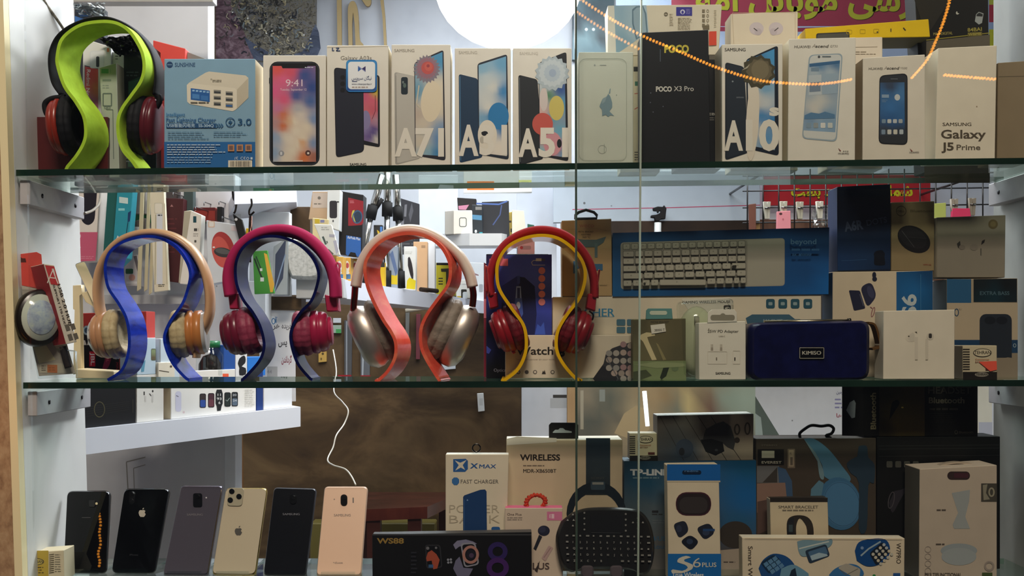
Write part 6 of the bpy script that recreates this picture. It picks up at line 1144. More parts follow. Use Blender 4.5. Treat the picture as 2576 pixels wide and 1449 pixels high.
o = cbox('speaker_box', 'red and black speaker carton with white teeth shapes behind the beige headphones', 'box', [(204, 788), (368, 783), (368, 1010), (204, 1020)], .62, .05, '#b83c34', a_red)
# hanging stock on the partition, upper left
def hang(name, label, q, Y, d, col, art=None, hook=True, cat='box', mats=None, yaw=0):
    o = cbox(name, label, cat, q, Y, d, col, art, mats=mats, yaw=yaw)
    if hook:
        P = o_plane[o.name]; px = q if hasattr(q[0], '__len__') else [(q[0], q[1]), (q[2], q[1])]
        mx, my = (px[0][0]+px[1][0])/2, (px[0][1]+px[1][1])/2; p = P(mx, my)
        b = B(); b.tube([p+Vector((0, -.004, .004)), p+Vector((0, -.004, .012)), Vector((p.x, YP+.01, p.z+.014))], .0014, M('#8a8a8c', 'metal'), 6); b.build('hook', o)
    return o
b = B(); q0, q1 = W(228, 540, YP-.012), W(520, 552, YP-.012); b.box(q0.x, q1.x, YP-.012, YP+.002, q1.z-.008, q0.z, M('#2c6a40', 'satin')); tag(b.build('hanging_rail'), 'green rail on the white partition behind the hanging cartons', 'rail')
b = B(); q0, q1 = W(228, 742, YP-.03), W(520, 760, YP-.03); b.box(q0.x, q1.x, YP-.03, YP+.002, q1.z-.004, q0.z, M('#b9bbbe', 'satin')); tag(b.build('ledge'), 'thin pale ledge on the partition below the hanging cartons', 'shelf')
def a_rd(a):
    a.poly(smooth_path([(210, 470), (242, 470), (240, 530), (236, 556), (222, 566), (208, 558), (203, 540), (212, 520)], 3), '#24222c'); a.poly([(192, 584), (246, 584), (240, 656), (193, 658)], '#c85f7c'); a.text('Redmi', 193, 590, 10, '#e8dce0', 56, .03, rot=90); a.scrib(204, 643, 236, 652, 2, '#d88a9c', .4)
hang('phone_box', 'hanging white and pink carton with a dark phone shape at the upper left', [(192, 440), (252, 440), (240, 656), (193, 658)], .9, .05, '#e4ddd4', a_rd)
b = B(); b.tube([W(x, y, .186+.012*i) for i, (x, y) in enumerate(smooth_path([(212, 537), (232, 530), (248, 515), (252, 500), (250, 492)], 4)) if i < 12], .0022, M('#8a8272', 'satin'), 7); tag(b.build('cable'), 'short grey cable curling beside the upper left wooden cleat', 'cable')
def a_teal(a):
    a.rect(300, 495, 322, 510, '#c9dcd8', 3); a.scrib(298, 522, 318, 532, 1, '#8fd0d4', .6); a.poly([(322, 535), (330, 530), (327, 556), (321, 560)], '#1f3f6a'); a.line([(322, 560), (316, 600)], 2, '#173c54'); a.poly([(296, 592), (304, 602), (298, 622), (290, 606)], '#d0d4d0'); a.poly([(301, 600), (310, 610), (304, 628), (297, 620)], '#2c343c')
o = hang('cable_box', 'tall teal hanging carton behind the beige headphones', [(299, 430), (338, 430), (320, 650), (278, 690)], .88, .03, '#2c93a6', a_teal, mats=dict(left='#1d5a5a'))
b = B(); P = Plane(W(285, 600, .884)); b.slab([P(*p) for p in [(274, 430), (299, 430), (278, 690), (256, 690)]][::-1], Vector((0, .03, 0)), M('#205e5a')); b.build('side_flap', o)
for k, (x0, x1, y1) in enumerate(((346, 356, 733), (364, 372, 734), (376, 384, 742))):
    hang('cable_card', ['pale card edge hanging farthest from the front blister strip', 'second pale card edge hanging behind the blister strip', 'pale card edge hanging just behind the blister strip'][k], [(x0+8, 440), (x1+8, 440), (x1-2, y1-6), (x0-2, y1)], .93-.012*k, .004, '#c9bf9e', None, k == 0, 'card')
def a_blist(a):
    a.rr(388, 510, 410, 538, 3, '#c9c5b0'); a.rr(390, 512, 408, 536, 3, '#e0dccc'); a.rect(394, 538, 409, 715, '#d3d8de'); a.line([(392, 540), (390, 716)], 2, '#a8a48c'); a.line([(414, 512), (420, 715)], 1.5, '#b9b49a'); a.scrib(397, 539, 409, 544, 1, '#3a3a3a', .6); a.scrib(398, 714, 416, 722, 2, '#5a564c', .5)
hang('cable_card', 'cream blister strip with a white cable hanging behind the cobalt stand', [(374, 430), (410, 430), (424, 730), (388, 735)], .88, .012, '#ddd6bd', a_blist, True, 'card')
def a_dr(a): a.poly([(428, 520), (432, 514), (436, 520)], '#9a6a6a'); a.scrib(420, 545, 445, 640, 8, '#5a2226', .3)
hang('accessory_box', 'dark wine red hanging carton beside the cream blister strip', [(412, 498), (462, 500), (455, 712), (424, 708)], .93, .03, '#43161a', a_dr)
def a_sb(a):
    a.rect(486, 544, 494, 560, '#1f4a54'); a.scrib(488, 574, 500, 582, 1, '#4a4844', .9); a.scrib(486, 586, 500, 596, 2, '#a8a49c', .5); a.rect(489, 604, 494, 610, '#4a4844')
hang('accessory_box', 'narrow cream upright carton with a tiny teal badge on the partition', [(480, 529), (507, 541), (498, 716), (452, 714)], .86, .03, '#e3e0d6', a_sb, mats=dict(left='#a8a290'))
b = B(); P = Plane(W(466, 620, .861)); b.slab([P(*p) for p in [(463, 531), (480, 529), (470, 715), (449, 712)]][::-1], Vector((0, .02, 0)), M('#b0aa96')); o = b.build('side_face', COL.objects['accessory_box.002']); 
hang('accessory_box', 'small red and black carton high on the partition behind the narrow cream one', (488, 522, 541, 555), .95, .03, '#8a2c24', lambda a: a.rect(488, 522, 541, 530, '#5a1a1c'))
hang('mouse_pack', 'black slim pack hanging above the white carton with the red oval', (546, 520, 558, 556), .95, .02, '#131214', None)
# white carton with red oval window
def a_oval(a):
    a.ell(562, 628, 28, 46, '#a83c3c', -14); a.ell(556, 634, 22, 40, '#c65a52', -14); a.rr(524, 556, 540, 572, 2, '#d8b8a0'); a.rr(526, 558, 538, 570, 2, '#e2e0da'); a.rect(582, 568, 600, 580, '#d8ccd0', 2); a.ell(545, 720, 2, 2, '#8a8e92')
    a.poly(ell_pts(561, 635, 23, 12, 10), '#3c3a3c'); a.poly(ell_pts(560, 632, 19, 7, 10), '#5a5a5a'); a.ell(538, 622, 3, 2, '#e8e8e8'); a.ell(583, 640, 2, 3, '#e8e8e8')
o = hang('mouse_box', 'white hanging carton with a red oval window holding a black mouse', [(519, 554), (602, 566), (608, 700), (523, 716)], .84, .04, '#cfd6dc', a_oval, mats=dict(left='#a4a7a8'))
for k in range(2):
    pts = [[(585, 478), (587, 498), (594, 512), (592, 530), (588, 537)], [(632, 500), (633, 515), (627, 530), (629, 541), (640, 532)]][k]
    b = B(); b.tube([W(x, y, .8) for x, y in smooth_path(pts, 5)], .0022, M('#3c3632', 'metal'), 8)
    tag(b.build('metal_hook'), ['dark bent hook hanging over the black clip strip', 'rusty hook hanging under the slanted white shelf'][k], 'hook')
def a_blkp(a): a.ell(594, 552, 3.5, 3.5, '#c9cccf')
hang('accessory_pack', 'black jagged pack with a round hole hanging from the dark hook', [(585, 537), (608, 552), (626, 620), (606, 622)], .81, .008, '#161514', a_blkp, False, 'pack')
hang('accessory_pack', 'yellow strip pack hanging behind the navy stand', [(619, 574), (628, 574), (622, 640), (612, 640)], .82, .006, '#d8b41c', None, False, 'pack')
b = B(); b.tube([W(631, 544, .805), W(629, 605, .805), W(627, 660, .805)], .0042, M('#4a342c', 'metal'), 8); b.build; o = b.build('hanging_rod'); tag(o, 'rusty brown rod hanging from the rusty hook', 'rod')
def a_grn(a):
    a.poly([(664, 636), (672, 640), (690, 715), (686, 735), (680, 735)], '#d8a83c'); a.line([(640, 650), (655, 690), (660, 700)], 4, '#1c2a20'); a.line([(644, 645), (656, 675)], 3, '#22362a'); a.rect(654, 675, 660, 682, '#c9cfcc'); a.rect(655, 698, 664, 708, '#c9cfcc')
hang('cable_pack', 'green cable pack with an orange edge seen through the navy stand', [(636, 632), (672, 630), (690, 738), (640, 740)], .989, .01, '#3f8a34', a_grn, False, 'pack')
def a_cl(a): a.poly([(693, 640), (720, 600), (712, 700), (690, 738)], '#3a4258'); a.line([(690, 735), (718, 640)], 3, '#7f93b0')
fpanel('cable_pack', [(688, 620), (725, 596), (722, 742), (686, 742)], 1.115, .034, '#9aa2a6', a_cl, 'clear pack with a dark blue lead beside the green cable pack', 'pack')
# slanted white shelf and white board above the navy stand
b = B(); prism(b, [W(590, 478, .78), W(746, 478, 1.18), W(746, 478, 1.18)+Vector((-.05, .25, 0)), W(590, 478, .78)+Vector((-.1, .3, 0))], .03, M('#dfe1ee', 'satin')); tag(b.build('wall_shelf'), 'white slanted shelf end above the magenta headphones', 'shelf')
fpanel('cabinet_door', [(630, 532), (728, 534), (728, 745), (626, 745)], 1.15, .03, M('#d9dde0'), None, 'plain white board below the slanted shelf, behind the navy stand', 'board')
fpanel('storage_box', [(588, 706), (668, 708), (668, 856), (588, 856)], 1.08, .06, M('#dde0e4'), lambda a: (a.ell(588, 712, 5, 3, '#2a2a2c'), a.line([(590, 806), (660, 806)], 1, '#b9bdc2')), 'white box behind the magenta ear cup, beside the paper notice', 'box')
def a_notice(a):
    for x, t, w in ((682, 'ﺮﻫ', 18), (705, 'هﺪﯾﺮﺧ', 26)): a.text(t, x+4, 826, 14, '#3a3a44', w, .01)
    a.text('ﺲﭘ', 700, 868, 16, '#2a2a30', 22, .02); a.text('نﺪﻧادﺮﮔ', 708, 912, 16, '#8a3a48', 26, .02); a.text('آ', 690, 812, 12, '#4a7fb0', 8, .02); a.rr(672, 795, 692, 816, 4, '#e8ecf0'); a.ring(688, 808, 5, 8, 2, '#3a7ab0')
    a.rect(672, 922, 698, 955, '#a9abac'); a.text('44', 672, 940, 10, '#8a8c90', 12, .02); a.text('۱۲۰', 712, 958, 9, '#9a6a70', 24, .02)
fpanel('paper_notice', [(652, 779), (742, 781), (744, 1010), (652, 1010)], 1.2, .002, '#d8dade', a_notice, 'white paper notice with handwritten lines between the navy stand legs', 'notice')
fpanel('picture_ledge', [(622, 742), (758, 746), (758, 779), (622, 778)], 1.19, .06, BROWN, None, 'brown stone ledge strip above the white paper notice', 'ledge')
# upper shelf plank and its stock
dU = lambda px: 1/(1/2.55+(1/3.8-1/2.55)*(px-850)/355)-D
U0, U1 = W(848, 702, dU(848)), W(1214, 757, dU(1214))
b = B(); prism(b, [U0, U1, U1+Vector((.1, .35, 0)), U0+Vector((-.15, .35, 0))], .046, M('#dfe2ee', 'satin')); tag(b.build('wall_shelf'), 'long white shelf loaded with tools and cartons behind the coral stand', 'shelf')
def zU(px): return U0.z+(U1.z-U0.z)*((W(px, 0, dU(px)).x-U0.x)/(U1.x-U0.x))
def ubox(name, label, q, col, art=None, dy=.02, d=.05, cat='box', mats=None):
    Y = dU((q[0]+q[2])/2)+dy
    return cbox(name, label, cat, q, Y, d, col, art, base=zU((q[0]+q[2])/2)+.0005, mats=mats)
fpanel('storage_box', [(745, 700), (862, 700), (866, 750), (745, 750)], 1.16, .1, M('#b9bbbc'), None, 'pale grey ledge box at the near end of the loaded shelf', 'box')
fpanel('seat_back', rquad([(716, 622), (800, 600), (806, 702), (728, 702)], 12), 1.14, .02, mat_noise('quilted_white', ['#a8aaa8', '#c2c4c2', '#cfd1cf'], (90, 90, 90), .7), None, 'quilted grey-white pad seen inside the navy loop', 'pad') if False else None
b = B(); P = Plane(W(760, 690, 1.12)); b.slab([P(*p) for p in smooth_path([(716, 640), (722, 610), (755, 596), (790, 604), (802, 640), (800, 698), (732, 700)], 3)+[(722, 680)]][::-1], Vector((0, .05, 0)), mat_noise('quilted_white', ['#a8aaa8', '#c2c4c2', '#cfd1cf'], (120, 120, 120), .7, 2, .4), None, .008); tag(b.build('padded_case'), 'quilted grey-white case seen inside the navy loop', 'case')
# three yellow-white picture cartons in a row
for k in range(3):
    ubox('toy_box', ['first small yellow and white carton in the row right of the magenta band', 'second small yellow and white carton in the row on the loaded shelf', 'third small yellow and white carton, nearest the tripod'][k], (846+k*19, 646-k*-2, 863+k*19), '#d8a84c', lambda a, x=846+k*19: (a.ell(x+8, 672, 6, 16, '#e2e2dc'), a.ell(x+9, 668, 4, 7, '#b8525a'), a.rect(x, 690, x+17, 702, '#4a78a8'), a.ell(x+8, 686, 6, 4, '#dfe6ea')), .03+.01*k)
fpanel('storage_box', [(828, 640), (846, 642), (846, 704), (828, 704)], dU(850)+.06, .05, '#8a6a30', None, 'plain ochre carton left of the yellow and white cartons', 'box')
# cartons above on the loaded shelf
def a_card(a): a.scrib(808, 570, 828, 580, 2, '#a8aaa4', .5); a.line([(812, 595), (820, 615)], 5, '#4a5a54'); a.line([(822, 606), (824, 612)], 3, '#5a6a64'); a.rect(828, 589, 842, 596, '#a8a8b4', 1); a.line([(825, 628), (838, 640)], 5, '#6a625a'); a.poly([(838, 606), (846, 604), (852, 632), (846, 640)], '#b4b4c4')
fpanel('accessory_card', [(790, 564), (834, 565), (856, 643), (822, 640)], 1.1, .01, '#d8d9d2', a_card, 'white leaning accessory card right of the magenta band', 'card')
fpanel('carton', [(786, 548), (826, 552), (826, 640), (786, 640)], 1.19, .04, '#c9b98a', lambda a: (a.rect(792, 551, 804, 562, '#b9a028'), a.rect(806, 553, 816, 560, '#7a7a9c')), 'beige carton with a yellow mark behind the white leaning card', 'box')
fpanel('carton', [(786, 482), (826, 482), (824, 552), (776, 552)], 1.24, .05, '#b59a7c', lambda a: (a.ell(803, 498, 5, 5, '#6a6258'), a.rect(786, 485, 823, 523, '#b9aa9c'), a.ell(803, 498, 4, 4, '#6a6258'), a.scrib(790, 510, 815, 516, 1, '#6f675c', .5)), 'tan and pinkish carton left of the white carton with a dark oblong', 'box')
fpanel('stone_panel', [(730, 520), (780, 520), (780, 640), (730, 640)], 1.3, .04, BROWN, None, 'dark brown stone panel behind the magenta headband', 'panel')
fpanel('phone_box', [(824, 470), (856, 478), (853, 580), (822, 570)], 1.2, .04, '#d9dcda', lambda a: (a.rr(829, 505, 848, 549, 5, '#2c2a2e'), a.ell(850, 508, 3, 2, '#3a3a3c'), a.ell(838, 556, 2, 3, '#4a4a4c')), 'white carton with a dark oblong picture left of the red and black carton', 'box')
def a_rb(a): a.poly([(876, 497), (914, 506), (914, 560), (910, 566), (884, 568), (876, 568)], '#8c1f2a'); a.ell(898, 545, 12, 17, '#26364a', 8); a.poly(smooth_path([(887, 530), (884, 545), (892, 560), (896, 562), (890, 545), (892, 528)], 2), '#b9b04a'); a.ring(899, 546, 13, 17, 3, '#3a5878', 8); a.scrib(880, 504, 892, 512, 2, '#b86a70', .5); a.poly([(871, 592), (908, 598), (908, 646), (898, 646), (894, 636), (882, 634), (876, 644), (870, 640)], '#2c62b0'); a.text('AirPods Max', 874, 600, 7, '#c9d2e2', 32, .03, slope=.15)
fpanel('headphone_box', [(854, 480), (914, 490), (910, 646), (852, 640)], 1.25, .06, '#131114', a_rb, 'red and black headphone carton with a blue lower label behind the tripod', 'box')
# tripod
root = thing('tripod', W(965, 700, dU(965)+.1), 'silver three-legged tripod with black joints standing on the loaded shelf', 'tripod')
Yt = dU(965)+.1; ST = M('#c9c9c4', 'metal'); BJ = M('#141414', 'rubber')
for (xa, ya), (xb, yb), (jx, jy), Yo in (((962, 440), (905, 690), (935, 534), .0), ((975, 420), (972, 705), (974, 527), .03), ((996, 440), (1008, 712), (1001, 538), .06)):
    L = Yt+Yo
    b = B(); b.tube([W(xa, ya, L), W(jx, jy, L)], .0105, ST, 10); b.tube([W(jx, jy, L), W(xb, yb-14, L)], .0085, ST, 10); lg = b.build('leg', root)
    b = B(); d_ = (W(xb, yb, L)-W(xa, ya, L)).normalized(); c = W(jx, jy, L); b.tube([c-d_*.02, c+d_*.02], .0155, BJ, 10); b.build('joint', lg)
    b = B(); e = W(xb, yb, L); e.z = zU(970)+.001; b.tube([e, e-d_*.05], .014, BJ, 10); b.build('foot', lg)
b = B(); b.tube([W(962, 500, Yt), W(944, 528, Yt)], .006, BJ, 8); b.build('brace', root)
fpanel('poster', [(1003, 497), (1055, 513), (1055, 640), (1003, 640)], dU(1030)+.3, .01, '#2c2c30', lambda a: (a.poly([(1018, 515), (1024, 514), (1022, 545), (1016, 545)], '#6a6a6e'), a.poly([(1036, 510), (1040, 530), (1032, 560), (1028, 540)], '#4f4f54'), a.poly([(1010, 560), (1016, 550), (1016, 590), (1008, 590)], '#6f6f74'), a.scrib(1008, 575, 1050, 630, 5, '#4a4a4c', .4)), 'dark grey picture carton behind the right tripod leg', 'carton')
ubox('tool_pack', 'dark tool pack with a yellow band left of the tripod', (940, 566, 962), '#2a2a28', lambda a: (a.poly([(948, 578), (954, 582), (962, 610), (956, 612)], '#c9a82c'), a.rect(956, 570, 962, 584, '#4a7ab8')), .16, .02)
ubox('tool_box', 'yellow tool pack standing between the tripod feet', (952, 660, 968), '#c9a41c', lambda a: a.rect(952, 660, 968, 672, '#2a2620'), .05, .03)
ubox('tool_box', 'grey and yellow carton between the middle and right tripod legs', (978, 620, 1000), '#8a94a0', lambda a: (a.poly([(980, 640), (988, 630), (1000, 680), (996, 695)], '#56688c'), a.poly([(976, 690), (996, 694), (1000, 690), (1000, 716), (974, 714)], '#c9b01c')), .06, .03)
def a_kn(a): a.poly(smooth_path([(1026, 650), (1030, 646), (1036, 662), (1040, 690), (1038, 704), (1032, 692), (1026, 668)], 2), '#262024'); a.poly([(1024, 706), (1030, 698), (1046, 706), (1044, 728), (1022, 726)], '#d8c41c'); a.scrib(1020, 632, 1040, 640, 2, '#b8b8b0', .4)
ubox('tool_box', 'white carton with a dark blade shape and yellow foot inside the coral loop', (1016, 620, 1046), '#dcdcd6', a_kn, .05, .04)
ubox('carton', 'plain tan carton inside the coral loop', (1040, 608, 1075), '#cda57c', lambda a: a.rect(1060, 617, 1070, 624, '#a08060'), .09, .04)
ubox('carton', 'white narrow carton right of the plain tan one inside the coral loop', (1075, 606, 1094), '#d9dbdd', None, .1, .04)
b = B(); b.tube([W(1058, 728, dU(1070)), W(1100, 732, dU(1090))], .007, M('#2c2018', 'rubber'), 8); tag(b.build('wooden_stick'), 'dark stick lying at the shelf edge before the tan carton', 'tool')
def a_yt(a): a.rect(1098, 661, 1130, 667, '#1f1c14'); a.poly([(1109, 676), (1132, 675), (1132, 716), (1122, 716), (1122, 684), (1110, 684)], '#3a3420'); [a.rect(1103, 699+k*7, 1114, 702+k*7, '#3a3420') for k in range(3)]
ubox('tool_box', 'bright yellow tool carton with a black bent shape at the right inside the coral loop', (1097, 661, 1146), '#d3c52c', a_yt, .03, .05)
def a_wb(a): a.rr(1160, 728, 1174, 750, 2, '#2a2824'); a.rr(1164, 734, 1176, 752, 4, '#d0d4d4'); a.rect(1150, 745, 1160, 752, '#c9a81c'); a.scrib(1150, 712, 1185, 718, 1, '#b8b4b0', .4)
ubox('gadget_box', 'white gadget carton behind the silver right ear cup', (1148, 704, 1186), '#e0ddd4', a_wb, .02, .05)
fpanel('gadget_box', [(1180, 660), (1218, 662), (1218, 758), (1184, 758)], dU(1200)+.1, .03, '#cfd2d2', lambda a: (a.poly([(1186, 684), (1204, 691), (1204, 694), (1186, 690)], '#8a6a6a'), a.rr(1205, 715, 1215, 735, 3, '#9a9c9e')), 'silvery white carton left of the dark blue mouse carton', 'box')
# white pillar, little shelf with white box and dark stock
fpanel('wall_pillar', [(1052, 440), (1152, 440), (1152, 620), (1052, 620)], 2.5, .1, M('#e2e6ea'), kind='structure')
b = B(); prism(b, [W(1098, 589, 1.62), W(1181, 587, 1.5), W(1262, 587, 1.5), W(1330, 600, 2.1), W(1110, 600, 2.1)], .034, M('#d3d6d8', 'satin')); tag(b.build('wall_shelf'), 'small grey-white corner shelf carrying a white box, right of the coral stand', 'shelf')
fpanel('adapter_box', [(1141, 529), (1187, 529), (1188, 587), (1141, 589)], 1.53, .06, '#e4e0d6', lambda a: a.frame(1155, 547, 1174, 571, 5, 2, '#5a605e'), 'white carton with a rounded square outline on the small corner shelf', 'box')
fpanel('adapter_box', [(1119, 531), (1142, 529), (1142, 589), (1119, 590)], 1.535, .05, '#a9a8a2', None, 'grey carton left of the white outlined carton on the small corner shelf', 'box')
fpanel('speaker_box', [(1150, 497), (1198, 500), (1198, 530), (1152, 530)], 1.62, .05, '#1b191b', lambda a: a.poly([(1153, 518), (1180, 515), (1172, 528), (1154, 527)], '#b87a94'), 'black carton with a pink corner above the small corner shelf box', 'box')
fpanel('cable_pack', [(1187, 515), (1214, 516), (1214, 592), (1188, 590)], 1.56, .04, '#20262c', lambda a: (a.rect(1188, 540, 1212, 552, '#4a7ea0', 2), a.rect(1196, 520, 1212, 528, '#7a7a78'), a.ell(1197, 582, 3, 4, '#c9d8dc'), a.rect(1206, 584, 1214, 592, '#2a8a94')), 'dark pack with blue and teal prints on the small corner shelf', 'pack')
fpanel('cable_bag', [(1212, 508), (1280, 505), (1282, 606), (1214, 604)], 1.6, .03, '#25272c', lambda a: (a.line([(1198, 512), (1255, 514), (1276, 506)], 4, '#4a66a4'), a.line([(1262, 516), (1258, 540), (1240, 566)], 3, '#3f4f7c'), a.ell(1270, 608, 4, 3, '#e8e8e8'), a.rect(1222, 588, 1235, 600, '#33528a')), 'dark shiny bag with a blue lead on the small corner shelf', 'bag')
fpanel('carton', [(1278, 535), (1290, 532), (1292, 606), (1278, 606)], 1.62, .05, '#c9b45c', lambda a: (a.rect(1280, 555, 1286, 560, '#3a342c'), a.rect(1284, 575, 1288, 584, '#4a4438')), 'yellowish carton edge above the red headband', 'box')
fpanel('carton', [(1288, 528), (1318, 530), (1326, 606), (1288, 606)], 1.6, .05, '#dcd8c8', None, 'cream carton standing behind the red headband', 'box')
fpanel('pin_box', [(1327, 563), (1344, 566), (1344, 590), (1327, 590)], 1.7, .02, '#205040', None, 'small dark green box beside the cream carton above the red headband', 'box')
# below the loaded shelf: clear packs hanging on the brown wall
def wallpack(label, q, col, art=None, mat=None): return fpanel('hanging_pack', q, 2.585, .012, mat or col, art, label, 'pack', group='packs hanging on the brown wall')
wallpack('dark clear pack hanging left behind the silver left ear cup', [(866, 806), (886, 804), (884, 948), (866, 950)], '#4a4a4c', lambda a: (a.line([(872, 808), (872, 945)], 3, '#8a8e94'), a.rect(850, 943, 884, 950, '#8a1c24')))
wallpack('clear pack with a red foot hanging behind the coral left leg', [(907, 870), (930, 868), (930, 950), (907, 950)], '#5a5c60', lambda a: (a.line([(914, 872), (912, 945)], 4, '#9aa0a6'), a.rect(907, 944, 932, 950, '#8a1c24')))
wallpack('green and white card hanging beside the magenta cap', [(836, 818), (858, 818), (858, 838), (836, 838)], '#8fa090', lambda a: (a.rect(838, 800, 858, 812, '#b9bcc0'), a.rect(845, 828, 858, 838, '#3f8a4c')))
wallpack('pale clear pack hanging between the coral legs', [(1020, 780), (1030, 782), (1028, 890), (1020, 890)], '#6a6a66')
wallpack('dusky pink pack hanging left of the coral right leg', [(1047, 790), (1058, 790), (1056, 904), (1046, 904)], '#6a3038')
wallpack('small ochre tag hanging by the white cable', [(801, 886), (821, 882), (821, 910), (801, 912)], '#b39048', lambda a: (a.ell(812, 890, 3, 3, '#4a3a20'), a.rect(806, 900, 810, 906, '#6a5428')))
fpanel('wall_outlet', [(1095, 896), (1146, 908), (1146, 928), (1112, 931)], 2.585, .01, '#d6dade', None, 'white plate on the brown wall right of the coral stand', 'plate')
fpanel('light_switch', [(1200, 990), (1216, 989), (1219, 1034), (1203, 1036)], 2.58, .015, '#dcdcd8', lambda a: a.rect(1206, 1002, 1215, 1020, '#c4c4c0'), 'narrow white switch on the brown wall under the middle shelf', 'switch')
b = B(); b.tube([W(1020, 782, 2.5), W(1090, 772, 2.5)], .008, M('#c2b8a4', 'satin'), 8); tag(b.build('hanging_rod'), 'pale rod under the loaded shelf beside the silver right cup', 'rod')
# painting and gold emblem high on the back wall
YB = 3.18
def fpaint(a):
    r = random.Random(11)
    pm = mat_noise('painted_purple', ['#3f3036', '#6a5058', '#8a7078', '#a08c90'], (24, 24, 30), .6, 8, .8, 1.5, (.3, .45, .58, .75))
    a.poly(smooth_path([(539, -120), (585, -120), (590, -40), (580, 10), (600, 50), (622, 100), (640, 150), (540, 151)], 3), pm)
    pb = mat_noise('painted_blue', ['#3a4050', '#565e72', '#737a88'], (14, 14, 18), .6, 8, .8, 1.5)
    a.poly(smooth_path([(612, 90), (640, 110), (690, 135), (760, 130), (794, 60), (794, 151), (640, 151)], 3), pb)
    for k in range(420):
        t = r.random(); x = 590+r.gauss(0, 1)*50+t*130; y = -60+t*190+r.gauss(0, 34)
        if not 560 < x < 785 or y > 148: continue
        an = r.uniform(0, 6.3); L = r.uniform(4, 11); w = r.uniform(1.4, 3.8)
        p = [(x, y), (x+L*math.cos(an), y+L*math.sin(an)), (x+L*1.6*math.cos(an+.6), y+L*1.6*math.sin(an+.6))]
        a.line(p, w, r.choice(['#2c2a28', '#3a3834', '#2a2c34', '#b0a27c', '#9a9484', '#c2b89a', '#7f8a8c', '#4a4640', '#8a7f62']))
    for k in range(40): x = r.uniform(543, 610); y = r.uniform(-60, 150); a.line([(x, y), (x+r.uniform(-4, 10), y+r.uniform(2, 10))], r.uniform(1, 3), r.choice(['#7a5a64', '#4a343c', '#8a6f74', '#5c464e']))
    for x, y in ((587, 33), (625, 48), (686, 80), (672, 86), (766, 90), (783, 100)): a.ell(x, y, 2.2, 1.8, '#e8e8e2')
o = fpanel('painting', [(538, -130), (795, -130), (793, 152), (540, 152)], YB-.04, .03, mat_noise('painted_strokes', ['#2c2a28', '#5c584e', '#857d6a', '#6a6c74', '#a39a80'], (30, 30, 34), .6, 7, 1.0, 3.0, (.3, .42, .5, .6, .74)), fpaint, 'textured grey-brown painting with swirling strokes on the back wall', 'painting')
P = Plane(W(530, 0, YB-.05)); b = B(); b.slab([P(*p) for p in [(523, -130), (540, -130), (541, 150), (526, 150)]][::-1], Vector((0, .05, 0)), M('#6f6046', 'satin'), None, .002); b.build('frame_edge', o)
root = thing('wall_emblem', W(905, 130, YB), 'golden cut-out letter shapes mounted on the pale wall left of the lamp', 'wall sign')
GD = M('#c9ad78', 'satin'); P = Plane(W(900, 60, YB-.012))
def stroke(pts): b = B(); b.slab([P(*p) for p in pts][::-1], Vector((0, .012, 0)), GD, M('#8f7850', 'satin'), .001); b.build('letter_stroke', root)
stroke([(845, -140), (858, -140), (860, 132), (849, 132)])
stroke(smooth_path([(877, 132), (875, 60), (875, 22), (880, 6), (888, 2), (896, 10), (902, 40), (905, 98), (914, 112), (916, 132)], 3)+[(895, 132), (892, 60), (888, 30), (885, 60), (887, 132)])
stroke(smooth_path([(905, -8), (918, -12), (930, -20), (934, 4), (930, 15), (922, 16), (914, 6)], 3))
stroke([(957, -60), (963, -20), (969, 40), (974, 132), (967, 132), (962, 40), (955, -10), (950, -60)])
# high plank at the left
b = B(); q0, q1 = W(150, -40, .82), W(536, 5, .82); b.box(q0.x, q1.x, .82, .85, q1.z, q1.z+.035, M('#b9b6b2'), None, .001); tag(b.build('wall_shelf'), 'pale high shelf along the top left edge of the picture', 'shelf')
# ---------------------------------------------------------------- the right half of the shop
def fban(a):
    a.poly([(1687, -120), (2304, -120), (2302, 62), (2000, 70), (1690, 66)], '#a34254'); a.rect(1560, 66, 2310, 170, '#b4c4e0'); a.poly([(1690, 66), (2010, 70), (2300, 62), (2300, 66), (2010, 80), (1690, 78)], '#9c4056')
    c, k = '#b9ba3c', '#4a3a20'
    def let(pts, cl=c): a.poly(smooth_path(pts, 3), cl)
    for dx, cl in ((1.6, k), (0, c)):
        a.text('ﻪﻣا ﻞﯾﺎﺑﻮﻣ ﯽﺳر', 1750+dx, 26+dx, 62, cl, 545, .03)
    a.rect(2440, -60, 2489, 170, '#a8bcdc'); a.rect(2488, 40, 2512, 58, '#c9d0dc'); a.rect(2488, -20, 2512, 12, '#c4c850'); a.rect(2488, 12, 2512, 56, '#b8404e'); a.rect(2488, 74, 2512, 130, '#c8c838'); a.rect(2488, 56, 2512, 74, '#a4b8dc'); a.rect(1690, 84, 1800, 120, '#7f9ad0')
fpanel('banner', [(1550, -140), (2540, -140), (2540, 175), (1550, 175)], 1.7, .01, '#a9bad6', fban, 'red shop banner with big yellow-green lettering at the top right', 'banner')
fpanel('poster', [(1440, -60), (1545, -60), (1545, 150), (1440, 150)], 3.17, .032, '#3a4c54', lambda a: (a.hue([(1440, -60), (1545, -60), (1545, 150), (1440, 150)], [(1450, 0, '#7f9aa4'), (1500, 30, '#4a5c64'), (1470, 90, '#8fb0b8'), (1520, 100, '#2c3a40'), (1450, 60, '#2c3a4a'), (1500, 130, '#6a8a94')], 6, 8), a.ell(1475, 74, 4, 4, '#f2f6f6'), a.ell(1493, 74, 4, 4, '#f2f6f6')), 'dim bluish window with painted reflections right of the glowing lamp', 'poster')  # dark window, its blurry reflections painted as colours
